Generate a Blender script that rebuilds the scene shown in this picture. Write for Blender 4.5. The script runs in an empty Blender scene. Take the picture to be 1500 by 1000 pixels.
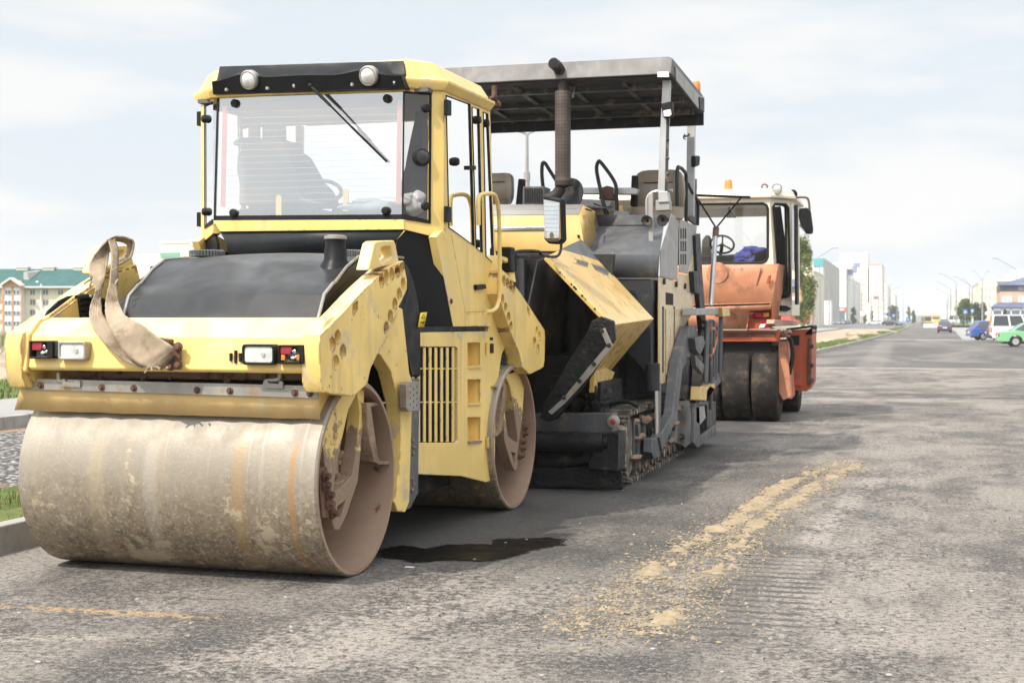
import bpy, bmesh, math, random
from mathutils import Vector, Matrix, noise
from mathutils.geometry import delaunay_2d_cdt
random.seed(7)
sc = bpy.context.scene
C = sc.collection
PI = math.pi
# ---------------------------------------------------------------- measuring
# a surveyed camera: every picked point is put on a real plane of the object it belongs to
FL, CX, HY, CAMH = 2083., 750., 468., 1.6
TH = math.atan(595 / FL)
def ray(px, py):
    r = (px - CX) / FL
    return (r*math.cos(TH) - math.sin(TH), r*math.sin(TH) + math.cos(TH), -(py - HY) / FL)
class Frame:
    def __init__(s, ox, oy, yaw): s.ox, s.oy, s.a = ox, oy, yaw
    def _l(s, v, pt):
        x, y = (v[0]-s.ox, v[1]-s.oy) if pt else v[:2]
        c, n = math.cos(s.a), math.sin(s.a)
        return (c*x + n*y, -n*x + c*y, v[2])
    def u(s, px, py, x=None, y=None, z=None):
        o = s._l((0, 0, CAMH), True); d = s._l(ray(px, py), False)
        for i, c in enumerate((x, y, z)):
            if c is not None:
                t = (c - o[i]) / d[i]
                return Vector([o[k] + t*d[k] for k in range(3)])
    def pl(s, n0, nrm, px, py):          # point on a general plane through n0 with normal nrm
        o = Vector(s._l((0, 0, CAMH), True)); d = Vector(s._l(ray(px, py), False))
        t = (n0 - o).dot(nrm) / d.dot(nrm)
        return o + t*d
    def X(s, x, *pts): return [s.u(a, b, x=x) for a, b in pts]
    def Y(s, y, *pts): return [s.u(a, b, y=y) for a, b in pts]
    def Z(s, z, *pts): return [s.u(a, b, z=z) for a, b in pts]
W = Frame(0, 0, 0)
R = Frame(-3.378, 8.2046, -0.0296)
P = Frame(-3.95, 15.0, 0)
T = Frame(-3.2, 22.8, 0)
# ---------------------------------------------------------------- mesh builder
def V(*a): return Vector(a)
class MB:
    def __init__(s): s.v = []; s.f = []; s.m = []; s.bev = 0
    def add(s, vs, fs, m=0):
        o = len(s.v); s.v += [tuple(v) for v in vs]
        s.f += [tuple(o + i for i in f) for f in fs]; s.m += [m]*len(fs); return s
    def face(s, pts, m=0): return s.add(pts, [range(len(pts))], m)
    def ext(s, pts, vec, m=0, m2=None):
        n = len(pts); vec = Vector(vec)
        s.add(list(pts) + [Vector(p)+vec for p in pts], [range(n-1, -1, -1), range(n, 2*n)], m if m2 is None else m2)
        o = len(s.v) - 2*n
        for i in range(n):
            j = (i+1) % n
            s.f.append((o+i, o+j, o+n+j, o+n+i)); s.m.append(m)
        return s
    def box(s, x0, x1, y0, y1, z0, z1, m=0):
        vs = [(x, y, z) for z in (z0, z1) for y in (y0, y1) for x in (x0, x1)]
        return s.add(vs, [(0,2,3,1),(4,5,7,6),(0,1,5,4),(2,6,7,3),(0,4,6,2),(1,3,7,5)], m)
    def hexa(s, vs, m=0):
        return s.add(vs, [(0,3,2,1),(4,5,6,7),(0,1,5,4),(1,2,6,5),(2,3,7,6),(3,0,4,7)], m)
    def bar(s, a, b, w, h, up=(0,0,1), m=0):
        a, b = Vector(a), Vector(b); d = (b-a).normalized(); u = Vector(up)
        if abs(d.dot(u)) > .95: u = Vector((0, 1, 0))
        r = d.cross(u).normalized(); u = r.cross(d).normalized()
        q = [r*(-w/2)-u*h/2, r*w/2-u*h/2, r*w/2+u*h/2, -r*w/2+u*h/2]
        return s.hexa([a+k for k in q] + [b+k for k in q], m)
    def ring(s, c, d, r, n, ph=0, ref=None):
        d = Vector(d).normalized(); ref = Vector(ref) if ref else (Vector((0,0,1)) if abs(d.z) < .9 else Vector((1,0,0)))
        a = d.cross(ref).normalized(); b = d.cross(a).normalized()
        return [Vector(c) + a*(r*math.cos(ph+2*PI*i/n)) + b*(r*math.sin(ph+2*PI*i/n)) for i in range(n)]
    def loft(s, rings, caps=True, m=0, closed=False):
        n = len(rings[0]); o = len(s.v); fs = []
        K = len(rings)
        for k in range(K if closed else K-1):
            k2 = (k+1) % K
            for i in range(n):
                j = (i+1) % n
                fs.append((k*n+i, k*n+j, k2*n+j, k2*n+i))
        if caps and not closed: fs += [tuple(range(n-1, -1, -1)), tuple(range((K-1)*n, K*n))]
        return s.add([p for r in rings for p in r], fs, m)
    def cyl(s, a, b, r, r2=None, n=16, caps=True, m=0):
        a, b = Vector(a), Vector(b); d = b-a
        return s.loft([s.ring(a, d, r, n), s.ring(b, d, r if r2 is None else r2, n)], caps, m)
    def lathe(s, prof, o, ax, n=32, m=0, caps=False):
        o, ax = Vector(o), Vector(ax).normalized()
        return s.loft([s.ring(o + ax*t, ax, max(r, 1e-4), n) for r, t in prof], caps, m)
    def tube(s, path, r, n=8, m=0, closed=False, ell=None):
        p = [Vector(q) for q in path]; K = len(p); rings = []; ref = None
        for i in range(K):
            if closed: d = p[(i+1) % K] - p[i-1]
            else: d = p[min(i+1, K-1)] - p[max(i-1, 0)]
            d.normalize()
            if ref is None: ref = d.orthogonal()
            ref = (ref - d*ref.dot(d)).normalized(); b = d.cross(ref)
            rr = r[i] if isinstance(r, (list, tuple)) else r
            rings.append([p[i] + ref*(rr*math.cos(2*PI*k/n)) + b*(rr*math.sin(2*PI*k/n)) for k in range(n)])
        return s.loft(rings, True, m, closed)
    def ball(s, c, r, n=12, k=8, m=0, sq=(1,1,1), jit=0):
        c = Vector(c); rings = []
        for i in range(k+1):
            t = PI*i/k; rr = max(math.sin(t), .02)
            ring = []
            for q in range(n):
                p = Vector((rr*math.cos(2*PI*q/n)*sq[0], rr*math.sin(2*PI*q/n)*sq[1], -math.cos(t)*sq[2]))*r
                if jit: p *= 1 + jit*noise.noise((p+c)*(1.4/r))
                ring.append(c+p)
            rings.append(ring)
        return s.loft(rings, True, m)
    def bolt(s, c, ax, r, h, m=0):
        c, ax = Vector(c), Vector(ax).normalized()
        s.cyl(c, c+ax*h*.35, r*1.5, n=12, m=m); return s.cyl(c+ax*h*.35, c+ax*h, r, r*.9, n=6, m=m)
    def merge(s, o, fn=None):
        return s.add([fn(Vector(v)) if fn else v for v in o.v], o.f, 0)
    def plate(s, outline, holes, th, bev, fn, m=0):
        """flat plate with real holes; outline and holes in 2D, fn maps (u, v, w) to 3D"""
        loops = []
        for k, pts in enumerate([outline] + list(holes)):
            ar = sum(pts[i][0]*pts[(i+1) % len(pts)][1] - pts[(i+1) % len(pts)][0]*pts[i][1] for i in range(len(pts)))
            loops.append([tuple(p[:2]) for p in (pts[::-1] if (ar < 0) != (k > 0) else pts)])
        flatp = [p for l in loops for p in l]; edges = []; o = 0
        for l in loops: edges += [(o+i, o+(i+1) % len(l)) for i in range(len(l))]; o += len(l)
        if not holes: tris = [tuple(range(len(flatp)))]; P2 = flatp
        else:
            vs, es, fs, *_ = delaunay_2d_cdt([Vector(p) for p in flatp], edges, [], 0, 1e-5)
            P2 = [tuple(v) for v in vs]
            def inside(p, l):
                c = False
                for i in range(len(l)):
                    (x0, y0), (x1, y1) = l[i], l[i-1]
                    if (y0 > p[1]) != (y1 > p[1]) and p[0] < (x1-x0)*(p[1]-y0)/(y1-y0)+x0: c = not c
                return c
            tris = []
            for f in fs:
                c = (sum(P2[i][0] for i in f)/len(f), sum(P2[i][1] for i in f)/len(f))
                if inside(c, loops[0]) and not any(inside(c, h) for h in loops[1:]): tris.append(tuple(f))
        n = len(P2); h = th/2
        s.add([fn(u, v, h) for u, v in P2] + [fn(u, v, -h) for u, v in P2], tris + [tuple(i+n for i in reversed(f)) for f in tris], m)
        for l in loops:
            k = len(l); s.add([fn(u, v, h) for u, v in l] + [fn(u, v, -h) for u, v in l], [(i, (i+1) % k, k+(i+1) % k, k+i) for i in range(k)], m)
        s.bev = bev
        return s
    def _split(s, name, mats, parent, **k):
        """one object for each loose piece"""
        par = list(range(len(s.v)))
        def fd(i):
            while par[i] != i: par[i] = par[par[i]]; i = par[i]
            return i
        key = {}
        for i, v in enumerate(s.v):
            q = (round(v[0], 4), round(v[1], 4), round(v[2], 4))
            if q in key: par[fd(i)] = fd(key[q])
            else: key[q] = i
        for f in s.f:
            for i in f[1:]: par[fd(i)] = fd(f[0])
        g = {}
        for f, m in zip(s.f, s.m): g.setdefault(fd(f[0]), []).append((f, m))
        out = []
        for fs in g.values():
            b = MB(); mp = {}
            for f, m in fs:
                b.f.append(tuple(mp.setdefault(i, len(mp)) for i in f)); b.m.append(m)
            b.v = [s.v[i] for i in mp]; b.bev = s.bev
            out.append(b.build(name, mats, parent, **k))
        return out[0]
    def build(s, name, mats, parent=None, bevel=0, seg=2, ang=35, label=None, weld=True, solid=0, flip=True, split=False):
        if split: return s._split(name, mats, parent, bevel=bevel, seg=seg, ang=ang, solid=solid, flip=flip)
        me = bpy.data.meshes.new(name)
        me.from_pydata(s.v, [], s.f)
        mats = mats if isinstance(mats, (list, tuple)) else [mats]
        for m in mats: me.materials.append(m)
        me.polygons.foreach_set('material_index', s.m)
        bm = bmesh.new(); bm.from_mesh(me)
        if weld: bmesh.ops.remove_doubles(bm, verts=bm.verts, dist=1e-5)
        if flip: bmesh.ops.recalc_face_normals(bm, faces=bm.faces)
        bm.to_mesh(me); bm.free()
        me.shade_smooth(); me.set_sharp_from_angle(angle=math.radians(ang))
        o = bpy.data.objects.new(name, me); C.objects.link(o)
        if solid:
            md = o.modifiers.new('s', 'SOLIDIFY'); md.thickness = solid; md.offset = 0
        bevel = bevel or s.bev
        if bevel:
            md = o.modifiers.new('b', 'BEVEL'); md.width = bevel; md.segments = seg; md.limit_method = 'ANGLE'; md.angle_limit = math.radians(40)
            md.harden_normals = True
        if parent: o.parent = parent
        if label: o['label'] = label
        return o
def circ(cx, cy, r, n=20, ry=None): return [(cx + r*math.cos(2*PI*i/n), cy + (ry or r)*math.sin(2*PI*i/n)) for i in range(n)]
def rrect(x0, x1, y0, y1, r, n=4):
    o = []
    for cx, cy, a in ((x1-r, y1-r, 0), (x0+r, y1-r, 90), (x0+r, y0+r, 180), (x1-r, y0+r, 270)):
        for i in range(n+1):
            t = math.radians(a + 90*i/n); o.append((cx + r*math.cos(t), cy + r*math.sin(t)))
    return o
def thing(name, label, cat, loc=(0,0,0), rz=0, group=None):
    o = bpy.data.objects.new(name, None); o.empty_display_size = .2; C.objects.link(o)
    o.location = loc; o.rotation_euler = (0, 0, rz); o['label'] = label; o['category'] = cat
    if group: o['group'] = group
    return o
def tag(o, label=None, cat=None, group=None, kind=None):
    for k, v in (('label', label), ('category', cat), ('group', group), ('kind', kind)):
        if v: o[k] = v
    return o
def copy_tree(o, parent=None):
    c = o.copy(); C.objects.link(c)
    if parent: c.parent = parent
    for ch in list(o.children): copy_tree(ch, c)
    return c
def spline(pts, n=6):
    pts = [Vector(p) for p in pts]; out = []
    for i in range(len(pts)-1):
        p0, p1, p2, p3 = pts[max(i-1, 0)], pts[i], pts[i+1], pts[min(i+2, len(pts)-1)]
        for k in range(n):
            t = k/n
            out.append(.5*((2*p1) + (p2-p0)*t + (2*p0-5*p1+4*p2-p3)*t*t + (3*p1-p0-3*p2+p3)*t*t*t))
    return out + [pts[-1]]
# ---------------------------------------------------------------- materials
class NT:
    def __init__(s, name):
        s.mat = bpy.data.materials.new(name); s.mat.use_nodes = True
        s.t = s.mat.node_tree; s.t.nodes.clear(); s.L = s.t.links
        s.out = s.n('ShaderNodeOutputMaterial'); s.tc = s.n('ShaderNodeTexCoord')
    def n(s, t, **k):
        o = s.t.nodes.new(t)
        for a, v in k.items():
            if isinstance(a, str) and hasattr(o, a) and a not in ('inputs',): setattr(o, a, v)
        return o
    def set(s, node, **k):
        for a, v in k.items():
            i = node.inputs[a.replace('_', ' ')]
            if hasattr(v, 'is_output') and v.is_output: s.L.new(v, i)
            else: i.default_value = v
        return node
    def noise(s, scale, detail=4, rough=.55, vec=None, st=None, dist=0):
        o = s.n('ShaderNodeTexNoise'); o.inputs['Scale'].default_value = scale; o.inputs['Detail'].default_value = detail
        o.inputs['Roughness'].default_value = rough; o.inputs['Distortion'].default_value = dist
        v = vec or s.tc.outputs['Object']
        if st:
            mp = s.n('ShaderNodeMapping'); mp.inputs['Scale'].default_value = st; s.L.new(v, mp.inputs['Vector']); v = mp.outputs[0]
        s.L.new(v, o.inputs['Vector']); return o.outputs['Fac']
    def ramp(s, fac, lo, hi, a=0., b=1., smooth=True):
        o = s.n('ShaderNodeMapRange'); o.interpolation_type = 'SMOOTHSTEP' if smooth else 'LINEAR'
        o.inputs[1].default_value = lo; o.inputs[2].default_value = hi; o.inputs[3].default_value = a; o.inputs[4].default_value = b
        s.L.new(fac, o.inputs[0]); return o.outputs[0]
    def math(s, op, a, b=None, c=None):
        o = s.n('ShaderNodeMath'); o.operation = op
        for i, v in enumerate((a, b, c)):
            if v is None: continue
            if hasattr(v, 'is_output'): s.L.new(v, o.inputs[i])
            else: o.inputs[i].default_value = v
        return o.outputs[0]
    def mix(s, fac, a, b, mode='MIX'):
        o = s.n('ShaderNodeMix'); o.data_type = 'RGBA'; o.blend_type = mode; o.clamp_factor = True
        for i, v in ((0, fac), (6, a), (7, b)):
            if hasattr(v, 'is_output'): s.L.new(v, o.inputs[i])
            else: o.inputs[i].default_value = v if i == 0 else (*v[:3], 1)
        return o.outputs[2]
    def sep(s, v=None):
        o = s.n('ShaderNodeSeparateXYZ'); s.L.new(v or s.tc.outputs['Object'], o.inputs[0]); return o.outputs
    def bsdf(s, col, rough=.5, metal=0., bump=None, bstr=.2, bdist=.01, spec=.5, coat=0):
        b = s.n('ShaderNodeBsdfPrincipled')
        for nm, v in (('Base Color', col), ('Roughness', rough), ('Metallic', metal)):
            if hasattr(v, 'is_output'): s.L.new(v, b.inputs[nm])
            else: b.inputs[nm].default_value = (*v[:3], 1) if nm == 'Base Color' else v
        b.inputs['Specular IOR Level'].default_value = spec; b.inputs['Coat Weight'].default_value = coat
        if bump is not None:
            bp = s.n('ShaderNodeBump'); bp.inputs['Strength'].default_value = bstr; bp.inputs['Distance'].default_value = bdist
            s.L.new(bump, bp.inputs['Height']); s.L.new(bp.outputs[0], b.inputs['Normal'])
        s.L.new(b.outputs[0], s.out.inputs['Surface']); return b
def M(name, col, rough=.5, metal=0., var=.12, vs=2.5, dirt=None, chip=None, streak=None, bump=0, bs=60, bd=.003, spec=.5, dust=None, edge=None):
    """painted / plastic / metal surface: tone variation, dirt patches, chips, vertical streaks, dust on ledges"""
    t = NT(name)
    n1 = t.noise(vs, 5, .6)
    c = t.mix(t.ramp(n1, .3, .7), [k*(1-var) for k in col], [min(1, k*(1+var)) for k in col])
    r = t.ramp(t.noise(vs*3, 4), .3, .7, max(rough-.1, .03), min(rough+.1, 1))
    if streak:
        c = t.mix(t.ramp(t.noise(9, 4, .6, st=(1, 1, .09)), .52, .75, 0, streak[1]), c, streak[0])
    if dust:
        g = t.n('ShaderNodeNewGeometry'); z = t.sep(g.outputs['Normal'])[2]
        c = t.mix(t.math('MULTIPLY', t.ramp(z, .2, .9, 0, dust[1]), t.ramp(t.noise(5, 5), .3, .65)), c, dust[0])
    if dirt:
        dc, lo, hi, s = dirt
        f = t.ramp(t.noise(s, 7, .65), lo, hi); c = t.mix(f, c, dc)
    if chip:
        cc, lo, s = chip
        f = t.ramp(t.noise(s, 6, .7), lo, lo+.03); c = t.mix(f, c, cc)
    if edge:
        bv = t.n('ShaderNodeBevel'); bv.samples = 4; bv.inputs['Radius'].default_value = .022; g2 = t.n('ShaderNodeNewGeometry')
        vm = t.n('ShaderNodeVectorMath'); vm.operation = 'DOT_PRODUCT'; t.L.new(bv.outputs[0], vm.inputs[0]); t.L.new(g2.outputs['Normal'], vm.inputs[1])
        e = t.math('SUBTRACT', 1.0, vm.outputs['Value']); e = t.math('MULTIPLY', t.ramp(e, .015, .09), t.ramp(t.noise(10, 6, .7), edge[1], edge[1]+.07)); c = t.mix(e, c, edge[0])
    t.bsdf(c, r, metal, t.noise(bs, 5, .6) if bump else None, bump, bd, spec)
    return t.mat
def flat(name, col, rough=.5, metal=0., emit=0):
    t = NT(name); b = t.bsdf(t.mix(t.noise(6, 3), [k*.9 for k in col], [min(1, k*1.08) for k in col]), rough, metal)
    return t.mat
def glass(name, tint=(.985,.98,.96), refl=.03, rough=.01, dust=0.06, veil=0):
    t = NT(name)
    tr = t.n('ShaderNodeBsdfTransparent'); tr.inputs[0].default_value = (*tint, 1)
    gl = t.n('ShaderNodeBsdfGlossy'); gl.inputs['Roughness'].default_value = rough; gl.inputs[0].default_value = (1,1,1,1)
    df = t.n('ShaderNodeBsdfDiffuse'); df.inputs[0].default_value = (.62,.6,.56,1)
    lw = t.n('ShaderNodeFresnel'); lw.inputs['IOR'].default_value = 1.5
    f = t.math('ADD', t.math('MULTIPLY', lw.outputs[0], 1.0), refl)
    m1 = t.n('ShaderNodeMixShader'); m2 = t.n('ShaderNodeMixShader')
    t.L.new(t.ramp(t.noise(2.2, 6, .65), .35, .8, veil, veil+dust), m1.inputs[0]); t.L.new(tr.outputs[0], m1.inputs[1]); t.L.new(df.outputs[0], m1.inputs[2])
    t.L.new(f, m2.inputs[0]); t.L.new(m1.outputs[0], m2.inputs[1]); t.L.new(gl.outputs[0], m2.inputs[2])
    t.L.new(m2.outputs[0], t.out.inputs['Surface']); return t.mat
MUDC = (.27,.185,.125); RUST = (.16,.065,.03); DUSTC = (.55,.46,.36)
YEL = (.78,.55,.17)
m_yel = M('roller_yellow_paint', YEL, .45, var=.09, vs=1.4, dirt=((.60,.48,.29), .54, .74, 2.6), chip=(RUST, .70, 11), streak=((.50,.36,.15), .5), dust=((.66,.54,.34), .7), edge=((.22,.11,.05), .55))
m_yel2 = M('roller_yellow_worn', YEL, .5, var=.12, vs=1.8, dirt=((.52,.42,.27), .52, .70, 3.4), chip=(RUST, .655, 12), streak=((.46,.33,.16), .6), dust=((.64,.52,.33), .7), edge=((.17,.08,.04), .47))
def mudstrut():
    t = NT('yellow_strut_caked_with_mud'); z = t.sep()[2]
    c = t.mix(t.ramp(t.noise(3, 5), .3, .7), [k*.85 for k in YEL], YEL); c = t.mix(t.ramp(t.noise(12, 5, .7), .62, .65), c, RUST)
    f = t.ramp(t.math('ADD', t.math('MULTIPLY', z, -.55), t.noise(5, 6, .65)), .02, .10); c = t.mix(f, c, MUDC)
    t.bsdf(c, t.ramp(f, 0, 1, .5, .9), 0, t.math('ADD', t.math('MULTIPLY', f, 1.0), t.math('MULTIPLY', t.noise(26, 5, .7), f)), .6, .02); return t.mat
m_yarm = mudstrut()
m_mud = M('dried_mud', MUDC, .9, var=.25, vs=5, bump=.9, bs=22, bd=.03, spec=.2)
m_mudshell = M('mud_coated_shell', (.30,.205,.145), .85, var=.15, vs=2.5, bump=.35, bs=14, bd=.01, spec=.2, dirt=((.10,.085,.07), .64, .68, 2.2))
m_black = M('black_plastic', (.007,.0072,.008), .45, var=.3, dirt=((.04,.036,.032), .6, .85, 3), streak=((.02,.02,.02), .4), spec=.16)
m_hood = M('faded_black_hood', (.013,.0135,.015), .42, var=.22, vs=1.1, dirt=((.05,.046,.04), .56, .86, 1.6), dust=((.05,.047,.043), .35), streak=((.035,.034,.032), .5), spec=.3)
m_rub = M('black_rubber', (.008,.008,.008), .6, var=.2, dirt=((.045,.04,.035), .55, .8, 12), spec=.25)
m_steel = M('worn_steel', (.33,.31,.28), .45, .55, var=.2, dirt=((.32,.22,.12), .52, .7, 6))
m_dsteel = M('dark_dirty_steel', (.032,.032,.034), .5, .3, var=.35, dirt=((.16,.125,.09), .5, .68, 7), bump=.4, bs=50)
m_grey = M('grey_steel_paint', (.075,.078,.085), .5, .1, var=.2, dirt=((.19,.155,.12), .54, .72, 5), streak=((.16,.145,.12), .5), edge=((.2,.19,.18), .5))
m_rusty = M('rusty_steel', (.13,.065,.04), .75, .2, var=.35, vs=9, bump=.5, bs=60)
m_chrome = flat('bright_metal', (.75,.75,.74), .18, 1)
m_glass = glass('cab_glass')
m_dark = flat('deep_dark_inside', (.008,.008,.008), .9)
m_seat = M('grey_seat_cloth', (.17,.165,.15), .85)
def lens_mat(name, col, rough=.12):
    t = NT(name); w = t.n('ShaderNodeTexWave'); w.inputs['Scale'].default_value = 30; t.L.new(t.tc.outputs['Object'], w.inputs[0])
    b = t.bsdf(t.mix(t.ramp(t.noise(14, 3), .35, .7), [k*.75 for k in col], col), rough, .25, w.outputs['Fac'], .25, .004, coat=.6); return t.mat
m_lens = lens_mat('clear_lamp_lens', (.72,.71,.68)); m_red = lens_mat('red_lamp_lens', (.42,.015,.03)); m_amber = lens_mat('amber_lamp_lens', (.75,.24,.03))
def drum_mat():
    t = NT('drum_steel'); x, y, z = t.sep()
    c = t.mix(t.ramp(t.noise(1.2, 5, .6, st=(1,.3,.3)), .3, .7), (.24,.207,.163), (.315,.278,.226))
    c = t.mix(t.ramp(t.noise(9, 3, .5, st=(1,.03,.03)), .5, .72, 0, .35), c, (.34,.27,.18))                     # rolling bands
    c = t.mix(t.ramp(t.noise(26, 3, .6, st=(1,.02,.02)), .58, .76, 0, .3), c, (.50,.47,.42))                    # bright rub marks round the drum
    w = t.math('ADD', x, t.math('MULTIPLY', t.noise(1.4, 3, st=(0,1,1)), .16))
    low = t.ramp(t.math('ADD', z, t.math('MULTIPLY', t.math('SUBTRACT', t.noise(2.2, 5, .6), .5), .5)), .12, .85, 1, 0)
    c = t.mix(t.math('MULTIPLY', low, .66), c, (.20,.15,.09))                                                # earth film picked up from the ground
    c = t.mix(t.math('MULTIPLY', t.ramp(t.noise(17, 7, .75), .44, .62), t.math('MULTIPLY', low, .75)), c, (.10,.07,.042))
    c = t.mix(t.math('MULTIPLY', t.ramp(t.noise(44, 5, .75), .52, .62), t.math('MULTIPLY_ADD', low, .65, .10)), c, (.50,.40,.26))
    for k, (a, wd, col, am) in enumerate(((-.165, .020, (.34,.18,.06), .7), (-.52, .05, (.34,.22,.09), .45), (-1.5, .06, (.40,.32,.2), .3)     , (-1.12, .05, (.45,.42,.37), .25))):
        d = t.math('ABSOLUTE', t.math('SUBTRACT', w, a + .08))
        s1 = t.math('MULTIPLY', t.ramp(d, wd*.5, wd*1.3, am, 0), t.ramp(z, .82, .90, 1, 0))
        c = t.mix(s1, c, col)
    bl = t.ramp(t.math('ADD', t.noise(3.6, 7, .66), t.math('MULTIPLY', low, .09)), .645, .705)
    bl = t.math('MAXIMUM', bl, t.math('MULTIPLY', t.ramp(t.math('ADD', t.noise(9, 5, .6), t.math('MULTIPLY', low, .07)), .70, .72), .9))
    c = t.mix(t.math('MULTIPLY', bl, .9), c, (.43,.35,.245))
    hgt = t.math('ADD', t.math('MULTIPLY', bl, .8), t.noise(45, 6, .7))
    t.bsdf(c, t.ramp(t.noise(7, 4), .3, .7, .40, .62), .15, hgt, .35, .006); return t.mat
m_drum = drum_mat()
# ================================================================ TANDEM ROLLER
ro = thing('tandem_roller', 'large yellow tandem drum roller with glazed cab, nearest machine in the row', 'road roller', (R.ox, R.oy, 0), R.a)
FA, RA = .10, 3.38          # axles
WD = -2.065
MID = FA + RA
def drum(yc, name):
    mb = MB(); r = .61
    prof = [(r-.012, 0), (r, -.012), (r, WD+.012), (r-.012, WD), (r-.035, WD), (r-.04, -1.72), (.02, -1.70)]
    mb.lathe(prof[:5], (0, yc, r), (1, 0, 0), 128, 0)
    o = mb.build(name, m_drum, ro)
    o.location = (0, 0, 0)
    b = MB(); b.lathe([(r-.035, 0), (r-.045, -.46), (.16, -.50), (.15, -.30), (.001, -.30)], (0, yc, r), (1, 0, 0), 128, 0)
    b.lathe([(r-.035, WD), (r-.045, -1.64), (.16, -1.6), (.15, -1.8), (.001, -1.8)], (0, yc, r), (1, 0, 0), 128, 0)
    b.lathe([(r-.012, 0), (r-.035, 0)], (0, yc, r), (1, 0, 0), 128, 0)
    b.build('drum_shell_inside', m_mudshell, o, split=True)
    return o
drum(FA, 'drum'); drum(RA, 'drum')
# ---- struts that carry the drums
yz = lambda pts, x: [(p.y, p.z) for p in R.X(x, *pts)]
XA = .06
arm_o = yz([(470,491),(505,455),(526,432),(540,418),(555,404),(574,389),(591,382),(596,410),(596,424),(584,449),(567,491),(553,518),(543,539),(538,562),(517,580),(495,578),(474,574),(470,560),(468,508)], XA)
hr = .043
hc = yz([(559,411),(566.5,405.5),(574,401),(582,397.6),(589,393.5),(591,415.6),(585,431),(578.5,446),(572,463),(566,481),(495,493),(487,504),(502.5,514.5),(492,531)], XA)
holes = [circ(a, b, hr) for a, b in hc]
holes.append(yz([(517,446),(524,441),(524,452),(518,462),(516,458)], XA))
low_o = yz([(470,560),(474,605),(479,655),(485,707),(491,758),(496,776),(503,776),(513,755),(530,704),(534,659),(537,614),(540,562),(517,575),(495,575)], -.03)
low_h = [yz([(529,575),(516,600),(505,650),(497,697),(494,722),(503,716),(521,697),(529,650),(533,605)], -.03),
         yz([(500,742),(512,733),(506,756),(501,762)], -.03)]
def strut(sx, sy, low_mat):
    fx = (lambda x: x) if sx > 0 else (lambda x: WD + .025 - x)
    fy = (lambda y: y) if sy > 0 else (lambda y: MID - y)
    mb = MB(); mb.plate(arm_o, holes, .12, .008, lambda u, v, w: (fx(w), fy(u), v))
    cy = sum(p[0] for p in arm_o)/len(arm_o); cz = sum(p[1] for p in arm_o)/len(arm_o)
    mb.ext([(fx(-.064), fy(cy+(u-cy)*.93), cz+(v-cz)*.93) for u, v in arm_o], (-.012*sx, 0, 0))
    a = mb.build('strut', m_yel2, ro)
    lo = MB(); lo.plate(low_o, low_h, .09, .006, lambda u, v, w: (fx(-.10+w), fy(u), v))
    lo.build('strut_leg', low_mat, a)
    l = yz([(538.5,396),(548,356),(552,353),(577,352),(579,357),(584,384)], .03); lh = yz([(558,363),(572,361),(574,376),(555,387)], .03)
    g = MB(); g.plate(l, [lh], .09, .012, lambda u, v, w: (fx(-.01+w), fy(u), v)); g.build('lifting_lug', m_yel, a)
    # mud covered hub motor with bolts
    h = MB()
    for k in range(6):
        t = k*1.1; h.ball((fx(-.17-.02*(k % 3)), fy(FA+.02+.045*math.cos(t)), .74-.035*k), .038+.014*((k*7) % 3), 14, 9, jit=.6)
    h.tube([(fx(-.16), fy(FA-.06), .92), (fx(-.15), fy(FA-.02), .84), (fx(-.17), fy(FA+.03), .76)], .03, 8)
    h.build('hub_motor', m_mud, a, ang=60)
    h = MB(); h.cyl((fx(-.34), fy(FA), .61), (fx(-.24), fy(FA), .61), .15, n=24); h.build('hub_flange', m_dsteel, a)
    bp = MB(); q = yz([(466,684),(479,684),(492,752),(491,758),(472,758)], -.05)
    bp.ext([(fx(-.05), fy(u), v) for u, v in q], (-.03*sx, 0, 0))
    for u, v in yz([(474,697),(474,710),(479.5,724),(480,737.5),(486,751)], -.05): bp.bolt((fx(-.05), fy(u), v), (sx, 0, 0), .024, .045)
    bp.build('bolt_plate', m_rusty, a)
    sb = MB(); s = yz([(537,590),(566,588),(567,591),(544,596),(546,610),(554,668),(558,676),(577,674),(577,680),(556,681),(548,676),(538,625)], -.02)
    sb.ext([(fx(-.02), fy(u), v) for u, v in s], (-.14*sx, 0, 0)); sb.build('scraper_bracket', m_mud, a, bevel=.01)
    return a
for sx in (1, -1):
    for sy in (1, -1): strut(sx, sy, m_yarm)
# fender plates behind each drum, and black fins
for sx in (1, -1):
    fx = (lambda x: x) if sx > 0 else (lambda x: WD - x)
    mb = MB()
    f = yz([(553,518),(567,491),(585,450),(590,452),(600,546),(605,560),(600,735),(594,750),(583,749),(578,735),(585,690),(588,640),(584,590),(573,545),(558,520)], -.03)
    mb.ext([(fx(-.03), u, v) for u, v in f], (-.10*sx, 0, 0)); mb.build('fender_plate', m_yel2, ro, bevel=.008)
    b = MB(); f = yz([(591,384),(599,391),(607,412),(613,438),(617,474),(617,552),(603,552),(597,527),(590,480),(588,455),(597,425)], -.035)
    b.ext([(fx(-.035), u, v) for u, v in f], (-.3*sx, 0, 0)); b.build('side_fin', m_black, ro, bevel=.02, seg=3)
    b = MB(); f = yz([(604,554),(615.5,554),(613,722),(602,744),(598,746),(600,700)], -.035)
    b.ext([(fx(-.035), u, v) for u, v in f], (-.25*sx, 0, 0)); st = b.build('fin_base', m_grey, ro, bevel=.01)
    b = MB()
    for u, v in yz([(604,645),(605,655),(604,664),(603,700),(605,708),(603,718)], -.035): b.ball((fx(-.03), u, v), .014, 8, 6, jit=.4)
    b.build('mud_crust', m_mud, st, split=True)
st = MB(); q = yz([(586,563),(588,559),(606,558),(607,601),(589,602),(586,597)], 0)
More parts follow.
